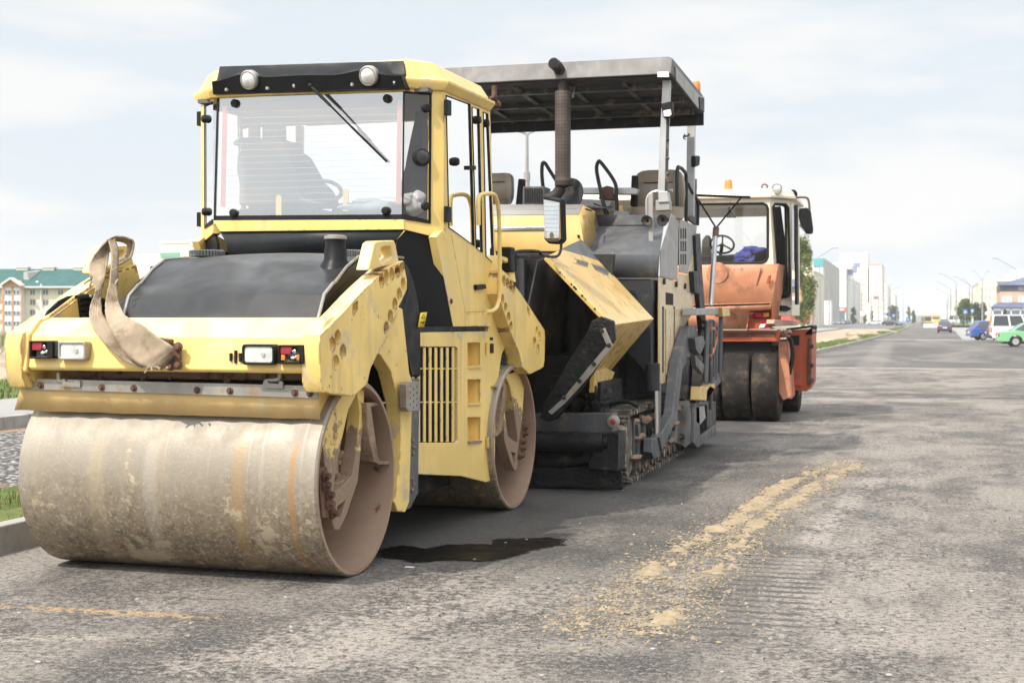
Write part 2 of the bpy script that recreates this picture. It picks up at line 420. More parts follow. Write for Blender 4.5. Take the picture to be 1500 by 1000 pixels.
st.plate(q, [circ(u, v, .009, 8) for u, v in yz([(592+5*i, 566+9*j+(i % 2)*4) for i in range(3) for j in range(4)], 0)], .05, .004, lambda u, v, w: (.02+w, u, v)); st.build('foot_step', m_steel, ro)
# ---- front beam
def beam(sy):
    fy = (lambda y: y) if sy > 0 else (lambda y: MID - y)
    mb = MB(); prof = [(-.30, 1.615), (-.42, 1.585), (-.52, 1.50), (-.55, 1.30), (-.53, 1.285), (-.30, 1.285)]
    def sec(x, k=0): return [V(x, fy(y), z) for y, z in prof]
    mb.loft([sec(-1.955), sec(-.03)])
    for x in (-2.02, -.03):
        mb.loft([[V(x, fy(y-.02), z+(.012 if z > 1.4 else -.02)) for y, z in prof], [V(x+.065, fy(y-.02), z+(.012 if z > 1.4 else -.02)) for y, z in prof]])
    return mb.build('front_crossbeam' if sy > 0 else 'rear_crossbeam', m_yel, ro, bevel=.012, seg=3)
bm_f = beam(1); beam(-1)
mb = MB(); mb.box(-1.93, -.13, -.22, .06, 1.225, 1.56); mb.build('spray_bar_cover', m_mudshell, bm_f, bevel=.02)
mb = MB()
for k in range(24): mb.ball((random.uniform(-1.9,-.15), -.23, random.uniform(1.22,1.32)), random.uniform(.008,.03), 7, 5, jit=.7)
mb.build('caked_dirt', m_mud, bm_f, ang=60, split=True)
YB = -.555
def yq(y, x0, y0, x1, y1): return R.Y(y, (x0, y1), (x1, y1), (x1, y0), (x0, y0))
def framed_box(name, px, mat, depth, parent, y=YB, bev=.008):
    mb = MB(); mb.ext(yq(y, *px), (0, depth, 0)); return mb.build(name, mat, parent, bevel=bev, seg=3)
for k, (px, lab) in enumerate((((45,499,80,525), 'broken tail lamp, left'), ((409,505,447,533), 'broken tail lamp, right'))):
    x0, y0, x1, y1 = px
    f = R.Y(YB-.02, (x0, y1), (x1, y1), (x1, y0), (x0, y0)); i = R.Y(YB-.02, (x0+3, y1-3), (x1-(9 if k == 0 else 7), y1-3), (x1-(9 if k == 0 else 7), y0+3), (x0+3, y0+3))
    mb = MB(); mb.plate([(p.x, p.z) for p in f], [[(p.x, p.z) for p in i]], .06, .006, lambda u, v, w: (u, YB-.01+w, v)); tl = mb.build('tail_lamp', m_rub, bm_f)
    mb = MB(); mb.ext([p+V(0, .035, 0) for p in i], (0, .01, 0)); mb.build('reflector', m_steel, tl)
    mb = MB(); w = (x1-x0)*.42
    mb.ext(R.Y(YB-.03, (x0+1, y0+14), (x0+w, y0+14), (x0+w+3, y0+2), (x0+1, y0+2)), (0, .02, 0)); mb.build('broken_red_lens', m_red, tl, bevel=.004)
    if k:
        mb = MB(); mb.ext(R.Y(YB-.03, (x0+2, y1-5), (x0+8, y1-5), (x0+8, y0+15), (x0+2, y0+15)), (0, .02, 0)); mb.ext(R.Y(YB-.03, (x1-13, y1-5), (x1-8, y1-5), (x1-8, y0+14), (x1-13, y0+14)), (0, .02, 0)); mb.build('broken_amber_lens', m_amber, tl, bevel=.004, split=True)
    mb = MB()
    for q in ((.5, .35), (.62, .65), (.45, .72)):
        c = R.u(x0+(x1-x0)*q[0], y0+(y1-y0)*q[1], y=YB); mb.cyl(c, c+V(.02, -.012, .004), .012, .016, 10); mb.ball(c+V(.026, -.014, .004), .015, 10, 7)
    mb.build('bulb', m_chrome, tl, split=True)
for k, px in enumerate(((87,500,128,527), (356,504,404,534))):
    x0, y0, x1, y1 = px
    mb = MB(); c = [R.u(x0, y1, y=YB-.02), R.u(x1, y0, y=YB-.02)]
    fr = rrect(c[0].x, c[1].x, c[0].z, c[1].z, .02); inn = rrect(c[0].x+.016, c[1].x-.016, c[0].z+.016, c[1].z-.016, .015)
    mb.plate(fr, [inn], .07, .006, lambda u, v, w: (u, YB-.005+w, v)); hl = mb.build('headlight', m_steel if k == 0 else m_rub, bm_f)
    mb = MB(); mb.ext([V(u, YB-.03, v) for u, v in inn], (0, .02, 0)); mb.build('lens', m_lens, hl)
    mb = MB(); cc = R.u(x0+.64*(x1-x0), (y0+y1)/2, y=YB-.02); mb.cyl(cc, cc+V(0, -.018, 0), .020, .012, 16); mb.cyl(cc, cc+V(0, -.006, 0), .034, .034, 20); mb.build('bulb', m_chrome, hl, split=True)
mb = MB(); mb.ext(R.Y(YB-.002, (80,522),(86,522),(87,501),(80,501)), (0, -.02, 0)); mb.build('lamp_bracket', m_dsteel, bm_f, bevel=.004)
mb = MB()
for x0, y0, y1 in ((337,517,529), (344,513,532), (351,517,530)): mb.ext([p for p in R.Y(YB-.003, (x0-1.2,y1),(x0+1.2,y1),(x0+1.2,y0),(x0-1.2,y0))], (0, .02, 0))
mb.build('drain_slot', m_dark, bm_f, split=True)
mb = MB(); mb.ext(R.Y(YB-.004, (247,541),(266,541),(267,503),(252,502),(247,506)), (0, -.025, 0))
for p in R.Y(YB-.03, (262,508), (262,534), (251,536)): mb.bolt(p, (0, -1, 0), .02, .03)
mb.ext(R.Y(YB-.004, (233,499),(255,503),(255,497),(234,494)), (0, -.05, 0)); mb.build('towing_plate', m_rusty, bm_f, bevel=.004)
# ---- scraper
sc_y = -.44
mb = MB(); mb.ext(R.Y(sc_y-.03, (32,570),(465,583.5),(465,565),(33,554)), (0, .02, 0)); bar = mb.build('scraper_bar', m_steel, ro, bevel=.003)
mb = MB()
for p in R.Y(sc_y-.03, (41,563),(60,564),(149,567),(196,568),(289,571),(337,572),(432,575),(454,576)): mb.bolt(p, (0, -1, 0), .014, .022)
mb.build('bolt', m_rusty, bar, split=True)
m_flap = M('tan_scraper_rubber', (.66,.46,.20), .6, var=.10, dirt=((.66,.55,.38), .5, .75, 7), streak=((.6,.45,.25), .5))
mb = MB(); f1 = R.Y(sc_y, (30,571),(467,583.5)); f2 = R.Y(sc_y+.035, (22,600),(469,613.5)); f0 = R.Y(sc_y-.005, (33,556),(466,567))
n = 40
top = [f0[0].lerp(f0[1], i/n) for i in range(n+1)]; mid = [f1[0].lerp(f1[1], i/n) for i in range(n+1)]
bot = [f2[0].lerp(f2[1], i/n)+V(0, .006*math.sin(i*1.7), .006*noise.noise((i*.3, 0, 0))) for i in range(n+1)]
for i in range(n):
    mb.add([top[i], top[i+1], mid[i+1], mid[i]], [(0,1,2,3)]); mb.add([mid[i], mid[i+1], bot[i+1], bot[i]], [(0,1,2,3)])
mb.build('scraper_flap', m_flap, bar, solid=.014)
for px in (103, 400):
    mb = MB(); h = 546 if px < 200 else 548
    a = R.Y(sc_y-.02, (px-17, h), (px-16, h+12), (px-8, h+14), (px+6, h+14), (px+6, h+22))
    if px > 200: a = R.Y(sc_y-.02, (px+10, h-2), (px+9, h+7), (px, h+9), (px-10, h+10), (px-12, h+18))
    mb.tube(spline(a, 4), .014, 8); b = R.Y(sc_y-.045, (px-12, h+20), (px+14, h+21), (px+14, h+11), (px+9, h+10), (px+8, h+14), (px-7, h+13), (px-8, h+9), (px-12, h+9)); mb.ext(b, (0, .02, 0)); mb.build('scraper_hanger', m_steel, bar)
# ---- hood
hp = [(-.27, 1.60, (186,472), (466,477)), (-.15, 1.76, None, None), (.03, 1.835, None, None), (.06, 1.838, None, None), (.30, 1.945, None, None), (.55, 2.02, (247,378), (527,375)), (.85, 2.045, None, None), (1.35, 2.045, None, None)]
xl0, xl1 = R.u(188,466,y=-.22).x, R.u(247,379,y=.6).x
xr0, xr1 = R.u(468,470,y=-.22).x, R.u(526,376,y=.6).x
def hood(sy):
    fy = (lambda y: y) if sy > 0 else (lambda y: MID - y)
    main = MB(); sides = MB(); seal = MB(); rows = []
    for y, z, *_ in hp:
        t = min(1, (y+.27)/.85); a, b = xl0+(xl1-xl0)*t, xr0+(xr1-xr0)*t
        row = [V(a+(b-a)*i/16, fy(y), z + .03*(1-(2*i/16-1)**2)*(.4+.6*t) - .012) for i in range(17)]
        rows.append(row)
    for j in range(len(rows)-1):
        for i in range(16): main.add([rows[j][i], rows[j][i+1], rows[j+1][i+1], rows[j+1][i]], [(0,1,2,3)])
    o = main.build('hood', m_hood, ro, ang=30)
    for s in (0, 16):
        sg = -1 if s == 0 else 1
        pth = [r[s]+V(sg*.012, 0, .006) for r in rows]
        seal.tube(pth, .011, 8)
        prev = None
        for r in rows:
            e = r[s]; cur = [e+V(sg*.02, 0, -.012), V(min(-.15, max(WD+.15, e.x+sg*.14)), e.y, e.z-.085), V(min(-.14, max(WD+.14, e.x+sg*.16)), e.y, 1.5)]
            if prev:
                for k in range(2): sides.add([prev[k], prev[k+1], cur[k+1], cur[k]], [(0,1,2,3)])
            prev = cur
    sides.build('hood_side', m_hood, o, ang=50, split=True); seal.build('hood_seal', m_steel, o, split=True)
    return o
hd = hood(1); hood(-1)
def ribcap(c, r, h, par, name='filler_cap'):
    mb = MB(); n = 36; rings = []
    for z, k in ((0, 1), (h*.85, 1), (h, .93)):
        rings.append([V(c.x+math.cos(2*PI*i/(2*n))*r*k*(1 if i % 2 else .94), c.y+math.sin(2*PI*i/(2*n))*r*k*(1 if i % 2 else .94), c.z+z) for i in range(2*n)])
    mb.loft(rings); return mb.build(name, m_grey, par, ang=25)
ribcap(R.u(303,376,y=.75), .125, .045, hd); ribcap(R.u(512,376,y=.75), .10, .045, hd)
mb = MB(); c = R.u(491.5,388,y=.38)
mb.lathe([(.12, -.04), (.10, .0), (.075, .035), (.073, .10), (.066, .115), (.066, .165)], c, (0,0,1), 32); ex = mb.build('filler_neck', m_black, hd)
mb = MB(); mb.lathe([(.068, .165), (.074, .168), (.074, .187), (.05, .193), (.001, .193)], c, (0,0,1), 32); mb.build('neck_cap', m_steel, ex)
# things seen inside the left strut
mb = MB(); q = R.X(-2.0, (62,474),(72,455),(88,440),(100,434),(111,432),(118,452),(126,474)); mb.ext(q, (-.02, 0, 0)); mb.bolt(R.u(105,458,x=-2.0), (1,0,0), .018, .03); mb.build('inner_guard', m_black, ro, bevel=.004)
mb = MB()
for k in range(4):
    y0 = 437+8*k; mb.tube(spline(R.X(-1.97, (112+k, y0+1), (124, y0-1), (138, y0+2), (150, y0+5)), 4), .028-.003*k, 8)
mb.build('hydraulic_hose', m_rub, ro, split=True)
# ---- body block between the drums
XB = -.05
bo = yz([(600,487),(714,485),(716,500),(722,703),(712,706),(676,697),(600,694)], XB)
gh = yz([(602,508),(668,508),(671,511),(671,645),(668,648),(602,648)], XB)
sh = [yz([(685,y),(704,y),(704,y2),(685,y2+1)], XB) for y, y2 in ((502,535),(556,589),(611,645))]
mb = MB(); mb.plate(bo, [gh]+sh, .03, .005, lambda u, v, w: (XB-.015+w, u, v)); body = mb.build('body_side', m_yel, ro)
mb = MB(); mb.box(-1.95, XB-.14, 1.0, bo[3][0]-.02, .42, 1.47); mb.build('engine_block', m_dark, ro)
mb = MB(); mb.box(-1.6, -.4, .9, 2.9, .25, .5); mb.build('chassis', m_dsteel, ro)
mb = MB()
for i in range(9):
    p = yz([(604+8.4*i,509),(607.4+8.4*i,509),(607.4+8.4*i,647),(604+8.4*i,647)], XB); mb.ext([(XB-.002, u, v) for u, v in p], (-.006, 0, 0))
for pz in (539, 588):
    pp = yz([(602,pz),(671,pz),(671,pz+1.6),(602,pz+1.6)], XB); mb.ext([(XB-.009, u, v) for u, v in pp], (-.003, 0, 0))
mb.build('grille_bars', m_yel, body)
mb = MB(); p = yz([(602,508),(671,508),(671,648),(602,648)], XB); mb.ext([(XB-.028, u, v) for u, v in p], (-.02,0,0)); mb.build('grille_dark', m_dark, body)
for s in sh:
    mb = MB(); d = .10; a = [V(XB-.004, u, v) for u, v in s]; b = [V(XB-d, u, v) for u, v in s]
    for i in range(4): mb.add([a[i], a[(i+1) % 4], b[(i+1) % 4], b[i]], [(0,1,2,3)])
    mb.add(b, [(0,1,2,3)]); mb.build('step_recess', m_yel, body, flip=False)
    mb = MB(); mb.ext([V(XB-.02, u, v) for u, v in (s[2], s[3])]+[V(XB-.02, s[3][0], s[3][1]-.018), V(XB-.02, s[2][0], s[2][1]-.018)], (.035,0,0)); mb.build('step_tread', m_yarm, body)
mb = MB(); p = yz([(600,479),(712,477),(712,484),(600,486)], XB); mb.ext([(XB-.01, u, v) for u, v in p], (-1.9, 0, 0)); mb.build('body_top_strip', m_black, ro)
# rear guard plate beside the rear drum, hinges, stickers
mb = MB(); q = yz([(715,486),(722,440),(735,400),(746,420),(756,487),(746,495),(735,520),(729,560),(726,600),(725,690),(722,702)], XB+.002)
mb.ext([(XB+.002, u, v) for u, v in q], (-.04, 0, 0)); rg = mb.build('rear_guard_plate', m_yel, ro, bevel=.006)
mb = MB()
for y in (502, 640):
    a = R.u(711.5, y, x=XB); mb.cyl(a+V(.015,0,0), a+V(.015,0,-.09), .014, n=10)
mb.build('hinge', m_yel2, body, split=True)
mb = MB(); mb.ext(R.X(XB+.005, (718,503),(723,503),(723,517),(718,517)), (.002,0,0)); mb.ext(R.X(XB+.005, (718,494),(722,494),(722,498),(718,498)), (.002,0,0)); mb.build('data_sticker', m_black, rg, split=True)
mb = MB(); p = R.X(XB+.003, (671,489),(677,488.5),(677,494),(671,494)); mb.ext(p, (.002,0,0)); p = R.X(XB+.003, (708,487),(712,487),(712,493),(708,493)); mb.ext(p, (.002,0,0)); mb.build('tape_patch', flat('pale_tape', (.5,.5,.48)), body, split=True)
# ---- cab
XS = -.03; YF = 1.5; XL = WD-XS
pf = R.Y(YF, (318,141), (593,134), (591,321), (313,323))       # windscreen corners
xr = pf[1].x; xl = WD - xr
yc1 = R.u(649,330,x=XS).y
yr1 = R.u(713,300,x=XS).y; YR = yr1 + .28
nR = V(-(YF-yc1), (xr-XS), 0).normalized() if False else V(yc1-YF, XS-xr, 0).normalized()
CH = lambda *p: [R.pl(V(xr, YF, 0), V(yc1-YF, -(XS-xr), 0).normalized(), a, b) for a, b in p]
ZB = pf[2].z; ZT = pf[1].z
mir = lambda p: V(WD-p.x, p.y, p.z)
chn = V(yc1-YF, -(XS-xr), 0).normalized()
cab = MB()
# belt rail, header, posts on the front
cab.ext(R.Y(YF-.012, (313,323),(591,321.5),(592,336),(322,339)), (0,.07,0))
cab.ext(R.Y(YF-.012, (318,141),(593,134),(593,126),(318,133)), (0,.07,0))
def both(pts, vec):
    cab.ext(pts, vec); cab.ext([mir(p) for p in pts], V(-vec[0], vec[1], vec[2]))
both(CH((592,321.5),(630,327),(650,335),(652,350),(637,347),(592,336)), -chn*.06)
both(CH((593,134),(650,139),(650,120),(593,122)), -chn*.06)
both(CH((632,137),(650,139),(650,336),(630.5,328)), -chn*.06)
# lower pillar on the side
both(R.X(XS, (648,338),(655,336),(679,478),(664,478),(639,347)), (-.06,0,0))
so = yz([(649,122),(716,150),(718,165),(722,300),(728,395),(720,478),(679,478),(655,338),(650,335)], XS)
gl1 = yz([(653,140),(688,153),(694,360),(657,333)], XS); gl2 = yz([(691,157),(701,160),(706,370),(697,363)], XS)
gl3 = yz([(707.5,164),(714,167),(723,386),(711.5,376)], XS)
for s in (1, -1):
    fx = (lambda x: x) if s > 0 else (lambda x: WD-x)
    cab.plate(so, [gl1, gl2, gl3], .010, .002, lambda u, v, w: (fx(XS-.005+w), u, v))
# rear wall
zr0 = 1.70
cab.box(XL+.05, XS-.05, YR-.05, YR, zr0, ZB-.1); cab.box(XL+.3, XS-.3, YR-.05, YR, ZT, ZT+.08)
for x in (xl-.02, xr-.04): cab.box(x, x+.06, YR-.05, YR, zr0, ZT)
cb = cab.build('cab_frame', m_yel, ro, bevel=.008)
mb = MB(); mb.ext(R.X(XS+.002, (681,459),(716,458),(713,478),(682,478)), (-.02,0,0)); mb.build('door_sill', m_yel2, cb, bevel=.004)
# door lower panel with seam
mb = MB(); d = R.X(XS+.004, (661,342),(696,367),(711,400),(712,456),(682,458)); mb.ext(d, (-.01,0,0)); dr = mb.build('door', m_yel, cb, bevel=.006)
mb = MB(); mb.ext(R.X(XS+.03, (698,417),(712,416),(713,423),(699,425)), (-.03,0,0)); mb.build('door_handle', m_rub, dr, bevel=.008)
mb = MB(); c = R.u(718,413,x=XS); mb.plate(circ(c.y, c.z, .03, 18, .05), [], .008, .002, lambda u,v,w:(XS+.006+w,u,v)); mb.build('vent', m_rub, cb)
# chin panels below the screen
m_chin = M('cab_chin_plastic', (.028,.031,.034), .5, var=.15, dirt=((.07,.065,.06), .6, .85, 4), streak=((.05,.05,.05), .4), dust=((.10,.10,.095), .5), spec=.25)
mb = MB(); a = R.Y(YF+.02, (322,339),(592,336)); b = R.Y(YF-.02, (333,357),(580,352)); c = R.Y(YF+.25, (335,400),(575,400))
e0 = [V(a[0].x,a[0].y,a[0].z), a[1], b[1], b[0]]; mb.add(e0, [(0,1,2,3)]); mb.add([b[0], b[1], c[1], c[0]], [(0,1,2,3)])
mb.build('chin_panel', m_chin, cb, solid=.012, ang=10)
mb = MB(); q = CH((594,337),(637,347.5),(662,478),(619,478),(581,400),(580,352)); q = [p + V(0, .02, 0) for p in q]
mb.ext(q, -chn*.02); mb.ext([mir(p) for p in q], V(chn.x, -chn.y, 0)*.02); mb.build('chin_side', m_black, cb, split=True)
mb = MB(); mb.box(XL+.2, XS-.2, YF+.16, YR-.06, 1.5, 2.12); mb.build('cab_floor', m_dark, cb)
mb = MB(); mb.bolt(R.u(661,441,x=XS+.003), (1,0,0), .014, .01); mb.build('bolt', m_rusty, cb, split=True)
# warning sticker
m_warn = flat('warning_yellow', (.8,.55,.03), .4)
mb = MB(); q = [p+V(.012,-.0,0) for p in CH((615,458),(625,457),(623,479),(613,479))]; q = R.X(-.028, (616,458),(625.5,457),(621,479),(612,479)); mb.face(q); sk = mb.build('warning_sticker', m_warn, ro, solid=.004)
tr = MB(); A = R.X(-.024, (620.5,459.5),(623.6,466.2),(617.2,466.4)); tr.face(A)
for c_ in ((619.5,473),(617,472),(621,471.5)): 
    o = R.u(*c_, x=-.024); tr.ball(o, .006, 8, 6)
tr.build('sticker_symbol', m_rub, sk, solid=.001, split=True)
mb = MB(); i = [p+V(.0012,0,0) for p in R.X(-.024, (620.4,461.5),(622.4,465.5),(618.5,465.6))]; mb.face(i); mb.build('triangle_fill', m_warn, sk, solid=.001)
# glass
m_screen = glass('windscreen_glass', refl=.32, dust=.05, veil=.06)
mb = MB(); mb.face(pf); ws = mb.build('windscreen', m_screen, cb)
def pane(pts, nm='side_glass'):
    m = MB(); m.face(pts); o = m.build(nm, m_glass, cb); return o
pg = CH((593,134),(632,137),(630.5,327),(591,321)); pane(pg, 'corner_glass'); pane([mir(p) for p in pg], 'corner_glass')
for s in (1, -1):
    for g in (gl1, gl2, gl3): pane([V(XS-.004 if s > 0 else WD-XS+.004, u, v) for u, v in g], 'side_glass')
for s in (1, -1):
    for g in (gl1, gl2, gl3):
        mb = MB(); mb.tube([V(XS+.002 if s > 0 else WD-XS-.002, u, v) for u, v in g], .006, 6, closed=True); mb.build('side_glass_seal', m_rub, cb)
pane([V(xl, YR-.02, ZB-.1), V(xr, YR-.02, ZB-.1), V(xr, YR-.02, ZT), V(xl, YR-.02, ZT)], 'rear_glass')
m_strip = flat('red_heater_strip', (.50,.16,.07), .6)
mb = MB()
for pts in (((323,303),(330,303),(333,155),(326,155)), ((580,299),(587,298),(589,147),(582,147))): mb.ext(R.Y(YF+.012, *pts), (0, .003, 0))
mb.build('heater_strip', m_strip, ws, split=True)
mb = MB()
for k in range(15):
    yy = 164+9.4*k; mb.ext(R.Y(YF+.012, (330,yy+.5),(582,yy-6),(582,yy-6.6),(330,yy-.1)), (0,.001,0))
mb.build('heater_wires', flat('heater_wire', (.5,.36,.28), .5), ws)
m_seal = m_rub
mb = MB()
for p in (R.Y(YF-.004, (318,141),(313,323),(316,323),(321,141)), R.Y(YF-.004, (593,134),(591,321),(588.5,321),(590.5,134)), R.Y(YF-.004, (313,323),(591,321.5),(591,314),(314,316))): mb.ext(p, (0,-.003,0))
for w in (CH((632,137),(630.5,328),(627,326),(628.5,137)), CH((593,134),(632,137),(632,140),(593,137)), CH((591,321),(630.5,328),(630,323),(591,314))):
    mb.ext([p+chn*.004 for p in w], chn*.003); mb.ext([mir(p+chn*.004) for p in w], (-chn.x*.003, chn.y*.003, 0))
mb.build('glass_seal', m_seal, cb)
mb = MB()
for p in R.Y(YF, (345,152),(568,145),(343,312),(566,309)): mb.lathe([(.03,.0),(.032,.02),(.024,.035),(.001,.037)], p, (0,-1,0), 18)
for p in CH((624,159),(622,302)): mb.lathe([(.03,.0),(.032,.02),(.024,.035),(.001,.037)], p, chn, 18); mb.lathe([(.03,.0),(.032,.02),(.024,.035),(.001,.037)], mir(p), (-chn.x,chn.y,0), 18)
for p in R.X(XS-.01, (697,176),(709,181),(697,357),(664.5,237)): mb.lathe([(.03,.0),(.034,.015),(.026,.04),(.001,.042)], p, (1,0,0), 18)
mb.ext(R.X(XS-.012, (682,243),(692,243),(692,249),(682,249)), (.03,0,0))
mb.build('glass_knob', m_rub, cb, split=True)
mb = MB(); p = CH((617,231))[0]; mb.lathe([(.065,.0),(.065,.02),(.05,.028)], p, chn, 28); sp = mb.build('ceiling_speaker', m_rub, cb)
mb = MB(); mb.lathe([(.05,.02),(.048,.034),(.03,.04),(.001,.042)], p, chn, 28); mb.build('speaker_face', m_dsteel, sp)
# door hinges
mb = MB()
for yy in (157, 313):
    mb.ext(R.X(XS+.004, (650,yy-11),(656,yy-9),(656,yy+13),(650,yy+12)), (.03,0,0)); mb.cyl(R.u(653,yy-10,x=XS+.03), R.u(653,yy+12,x=XS+.03), .014, n=10)
    for p in [R.u(651,yy-11,x=XS)]: mb.box(WD-XS-.045, WD-XS, p.y-.02, p.y+.03, p.z-.11, p.z)
mb.build('hinge', m_rub, cb, bevel=.003, split=True)
# roof, gutter
g0 = R.u(646,117,x=XS+.04); zg = R.u(600,118,y=YF-.03).z; zt = R.u(590,88,y=YF+.06).z
def octo(o, z): return [V(xl-.0, YF-.03-o*.6, z), V(xr, YF-.03-o*.6, z), V(XS+o, yc1-.02, z), V(XS+o, yr1+.05, z), V(xr, YR+o, z), V(xl, YR+o, z), V(WD-XS-o, yr1+.05, z), V(WD-XS-o, yc1-.02, z)]
mb = MB(); mb.loft([octo(.01, zg-.05), octo(.055, zg), octo(.055, zg+.025), octo(.015, zg+.03), octo(-.07, zt-.012), octo(-.12, zt), ])
roof = mb.build('cab_roof', m_yel, cb, bevel=.008)
mb = MB(); mb.box(XL+.06, XS-.06, YF+.05, YR-.06, ZT+.0, ZT+.03); mb.build('headliner', flat('headliner_grey', (.12,.12,.115), .9), cb)
mb = MB(); va = R.Y(YF-.03, (320,97),(590,88.5),(598,131),(318,140)); vb = R.Y(YF-.10, (330,118),(585,110),(593,128),(322,137))
n = 24; rows = [[], [], [], []]
for i in range(n+1):
    t = i/n; bul = math.exp(-((t-.165)/.09)**2) + math.exp(-((t-.80)/.09)**2) + .55*max(0, 1-((t-.48)/.30)**2)
    a0 = va[0].lerp(va[1], t); a1 = va[3].lerp(va[2], t)
    rows[0].append(a0+V(0,.02,0)); rows[1].append(a0.lerp(a1, .50-.32*min(1,bul))+V(0,-.015,0)); rows[2].append(a0.lerp(a1, .60-.22*min(1,bul))+V(0,-.09,0)); rows[3].append(a1+V(0,-.06,0))
for r in range(3):
    for i in range(n): mb.add([rows[r][i], rows[r][i+1], rows[r+1][i+1], rows[r+1][i]], [(0,1,2,3)])
mb.add([rows[0][0], rows[1][0], rows[2][0], rows[3][0], rows[3][0]+V(0,.1,0)], [(0,1,2,3,4)]); mb.add([rows[0][n], rows[1][n], rows[2][n], rows[3][n], rows[3][n]+V(0,.1,0)], [(0,1,2,3,4)])
mb.add([rows[3][0], rows[3][n], rows[3][n]+V(0,.1,0), rows[3][0]+V(0,.1,0)], [(0,1,2,3)])
vz = mb.build('visor', m_black, cb, ang=50)
mb = MB()
for p in R.Y(YF-.095, (332,131),(392,129),(431,125.5),(516,123.5),(578,121)): mb.bolt(p, (0,-1,0), .011, .012)
mb.build('bolt', m_steel, vz, split=True)
for c in R.Y(YF-.13, (364,117.5),(539,111.5)):
    ax = V(-.12,-1,-.25).normalized()
    mb = MB(); mb.lathe([(.05,-.09),(.072,-.04),(.074,.0),(.066,.012),(.058,.012)], c, ax, 30); rl = mb.build('roof_lamp', m_steel, vz)
    mb = MB(); mb.lathe([(.058,.008),(.04,.02),(.001,.026)], c, ax, 30); mb.build('lens', m_lens, rl)
mb = MB(); a, b, c, d = R.Y(YF-.10, (455,126),(484,155),(530,203),(567,237))
mb.tube([a, b], [.016,.011], 8); mb.tube([b, c+V(0,.03,0)], .008, 6); mb.tube([R.u(515,186,y=YF-.06), R.u(567,237,y=YF-.02)], .010, 6); mb.ball(a, .022, 10, 8); mb.build('wiper', m_rub, cb)
# mirror light bracket on the roof corner
mb = MB(); a, b, c, d = R.X(0, (716,145),(724,141),(724,127),(729,153)); mb.tube([a, b, c], .012, 8); mb.cyl(R.u(724,140,x=0), R.u(724,126,x=0), .022, n=12); mb.ball(d, .03, 12, 8); mb.tube([b, d], .012, 6); mb.build('beacon_mount', m_rusty, cb)
# hand rail
mb = MB(); mb.tube(spline(R.X(.08, (701,330),(701,292),(706,285),(720,284),(727,291),(731,320),(732,420),(729,446),(722,455),(712,457)), 6), .017, 10); mb.build('grab_rail', m_yel, ro)
# mirror on the rear strut
mb = MB(); mb.box(-.06, .06, 3.06, 3.2, 1.99, 2.2); mb.build('mirror_base', m_rub, ro, bevel=.02)
mb = MB(); ar = R.X(.02, (755,397),(755,374),(760,368),(788,368),(794,374),(814,376),(821,368),(822,354)); mb.tube(spline(ar, 5), .013, 8); mb.tube(spline(R.X(.02, (758,376),(795,376)), 4), .011, 8); ma = mb.build('mirror_arm', m_rub, ro)
my = R.u(808,320,x=.03).y
c0 = R.Y(my, (794.5,286),(822,291),(824,352),(818,358),(802,357),(796,350))
mb = MB(); mb.ext(c0, (.03,.07,0)); mh = mb.build('mirror_housing', m_rub, ma, bevel=.02, seg=3)
cc = sum(c0, V(0,0,0))/6; mb = MB(); mb.ext([cc+(p-cc)*.86+V(0,-.004,0) for p in c0], (0,.003,0)); mb.build('mirror_glass', flat('mirror_silver', (.8,.82,.83), .02, 1), mh)
# inside the cab: seat, wheel, dash
def cabseat():
    mb = MB(); Y = 2.35
    def sl(pts, y0, y1): mb.ext(R.Y(y0, *pts), (0, y1-y0, 0))
    sl([(349,300),(350,270),(346,250),(347,225),(356,217),(412,217),(420,224),(440,260),(452,272),(466,300)], Y-.22, Y+.25)
    sl([(352,222),(350,213),(340,212),(341,206),(352,201),(412,203),(417,209),(414,222)], Y-.15, Y+.2)
    sl([(366,204),(366,168),(377,168),(377,204)], Y+.05, Y+.12); sl([(383,204),(383,180),(412,176),(413,204)], Y+.1, Y+.2)
    o = mb.build('driver_seat', m_seat, cb, bevel=.03, seg=3)
cabseat()
mb = MB(); c = R.u(468,281,y=2.1); ax = V(.25,-.55,.8).normalized(); mb.tube(mb.ring(c, ax, .17, 32), .016, 8, closed=True)
mb.tube([c-ax*.22, c], .028, 8)
for k in range(3): mb.tube([c, mb.ring(c, ax, .17, 3, .5)[k]], .013, 6)
mb.build('steering_wheel', m_seat, cb)
mb = MB(); mb.ext(R.Y(YF+.12, (330,322),(350,306),(400,302),(450,303),(470,308),(470,322)), (0,.4,0)); mb.ext(R.Y(YF+.2, (482,322),(486,300),(500,297),(592,296),(592,322)), (0,.5,0)); mb.build('dashboard', m_black, cb, bevel=.02)
mb = MB()
for k, (px, py, r) in enumerate(((408,310,.03),(506,301,.03))): mb.ext(R.Y(YF+.1, (px-4,py+8),(px+4,py+8),(px+4,py-22),(px,py-25),(px-4,py-22)), (0,.01,0))
mb.build('tag_strip', m_yel, cb, split=True)
def blob(name, cat, label, items, mat, parent=None):
    mb = MB()
    for (px, py, y, r, sq) in items: mb.ball(R.u(px, py, y=y), r, 18, 12, sq=sq, jit=.55)
    o = mb.build(name, mat, parent, ang=60)
    if not parent: o.location = (R.ox, R.oy, 0); o.rotation_euler = (0,0,R.a); tag(o, label, cat)
    return o
m_cloth = M('pale_blue_cloth', (.28,.34,.40), .9, bump=.5, bs=40); m_bag = M('white_plastic_bag', (.55,.55,.56), .35, bump=.5, bs=30)
blob('folded_cloth', 'cloth', 'crumpled pale blue cloth lying on the dashboard behind the roller windscreen', [(520,305,1.66,.11,(1.3,.8,.35)),(548,304,1.68,.11,(1.2,.8,.4)),(535,297,1.72,.09,(1.3,.8,.35))], m_cloth)
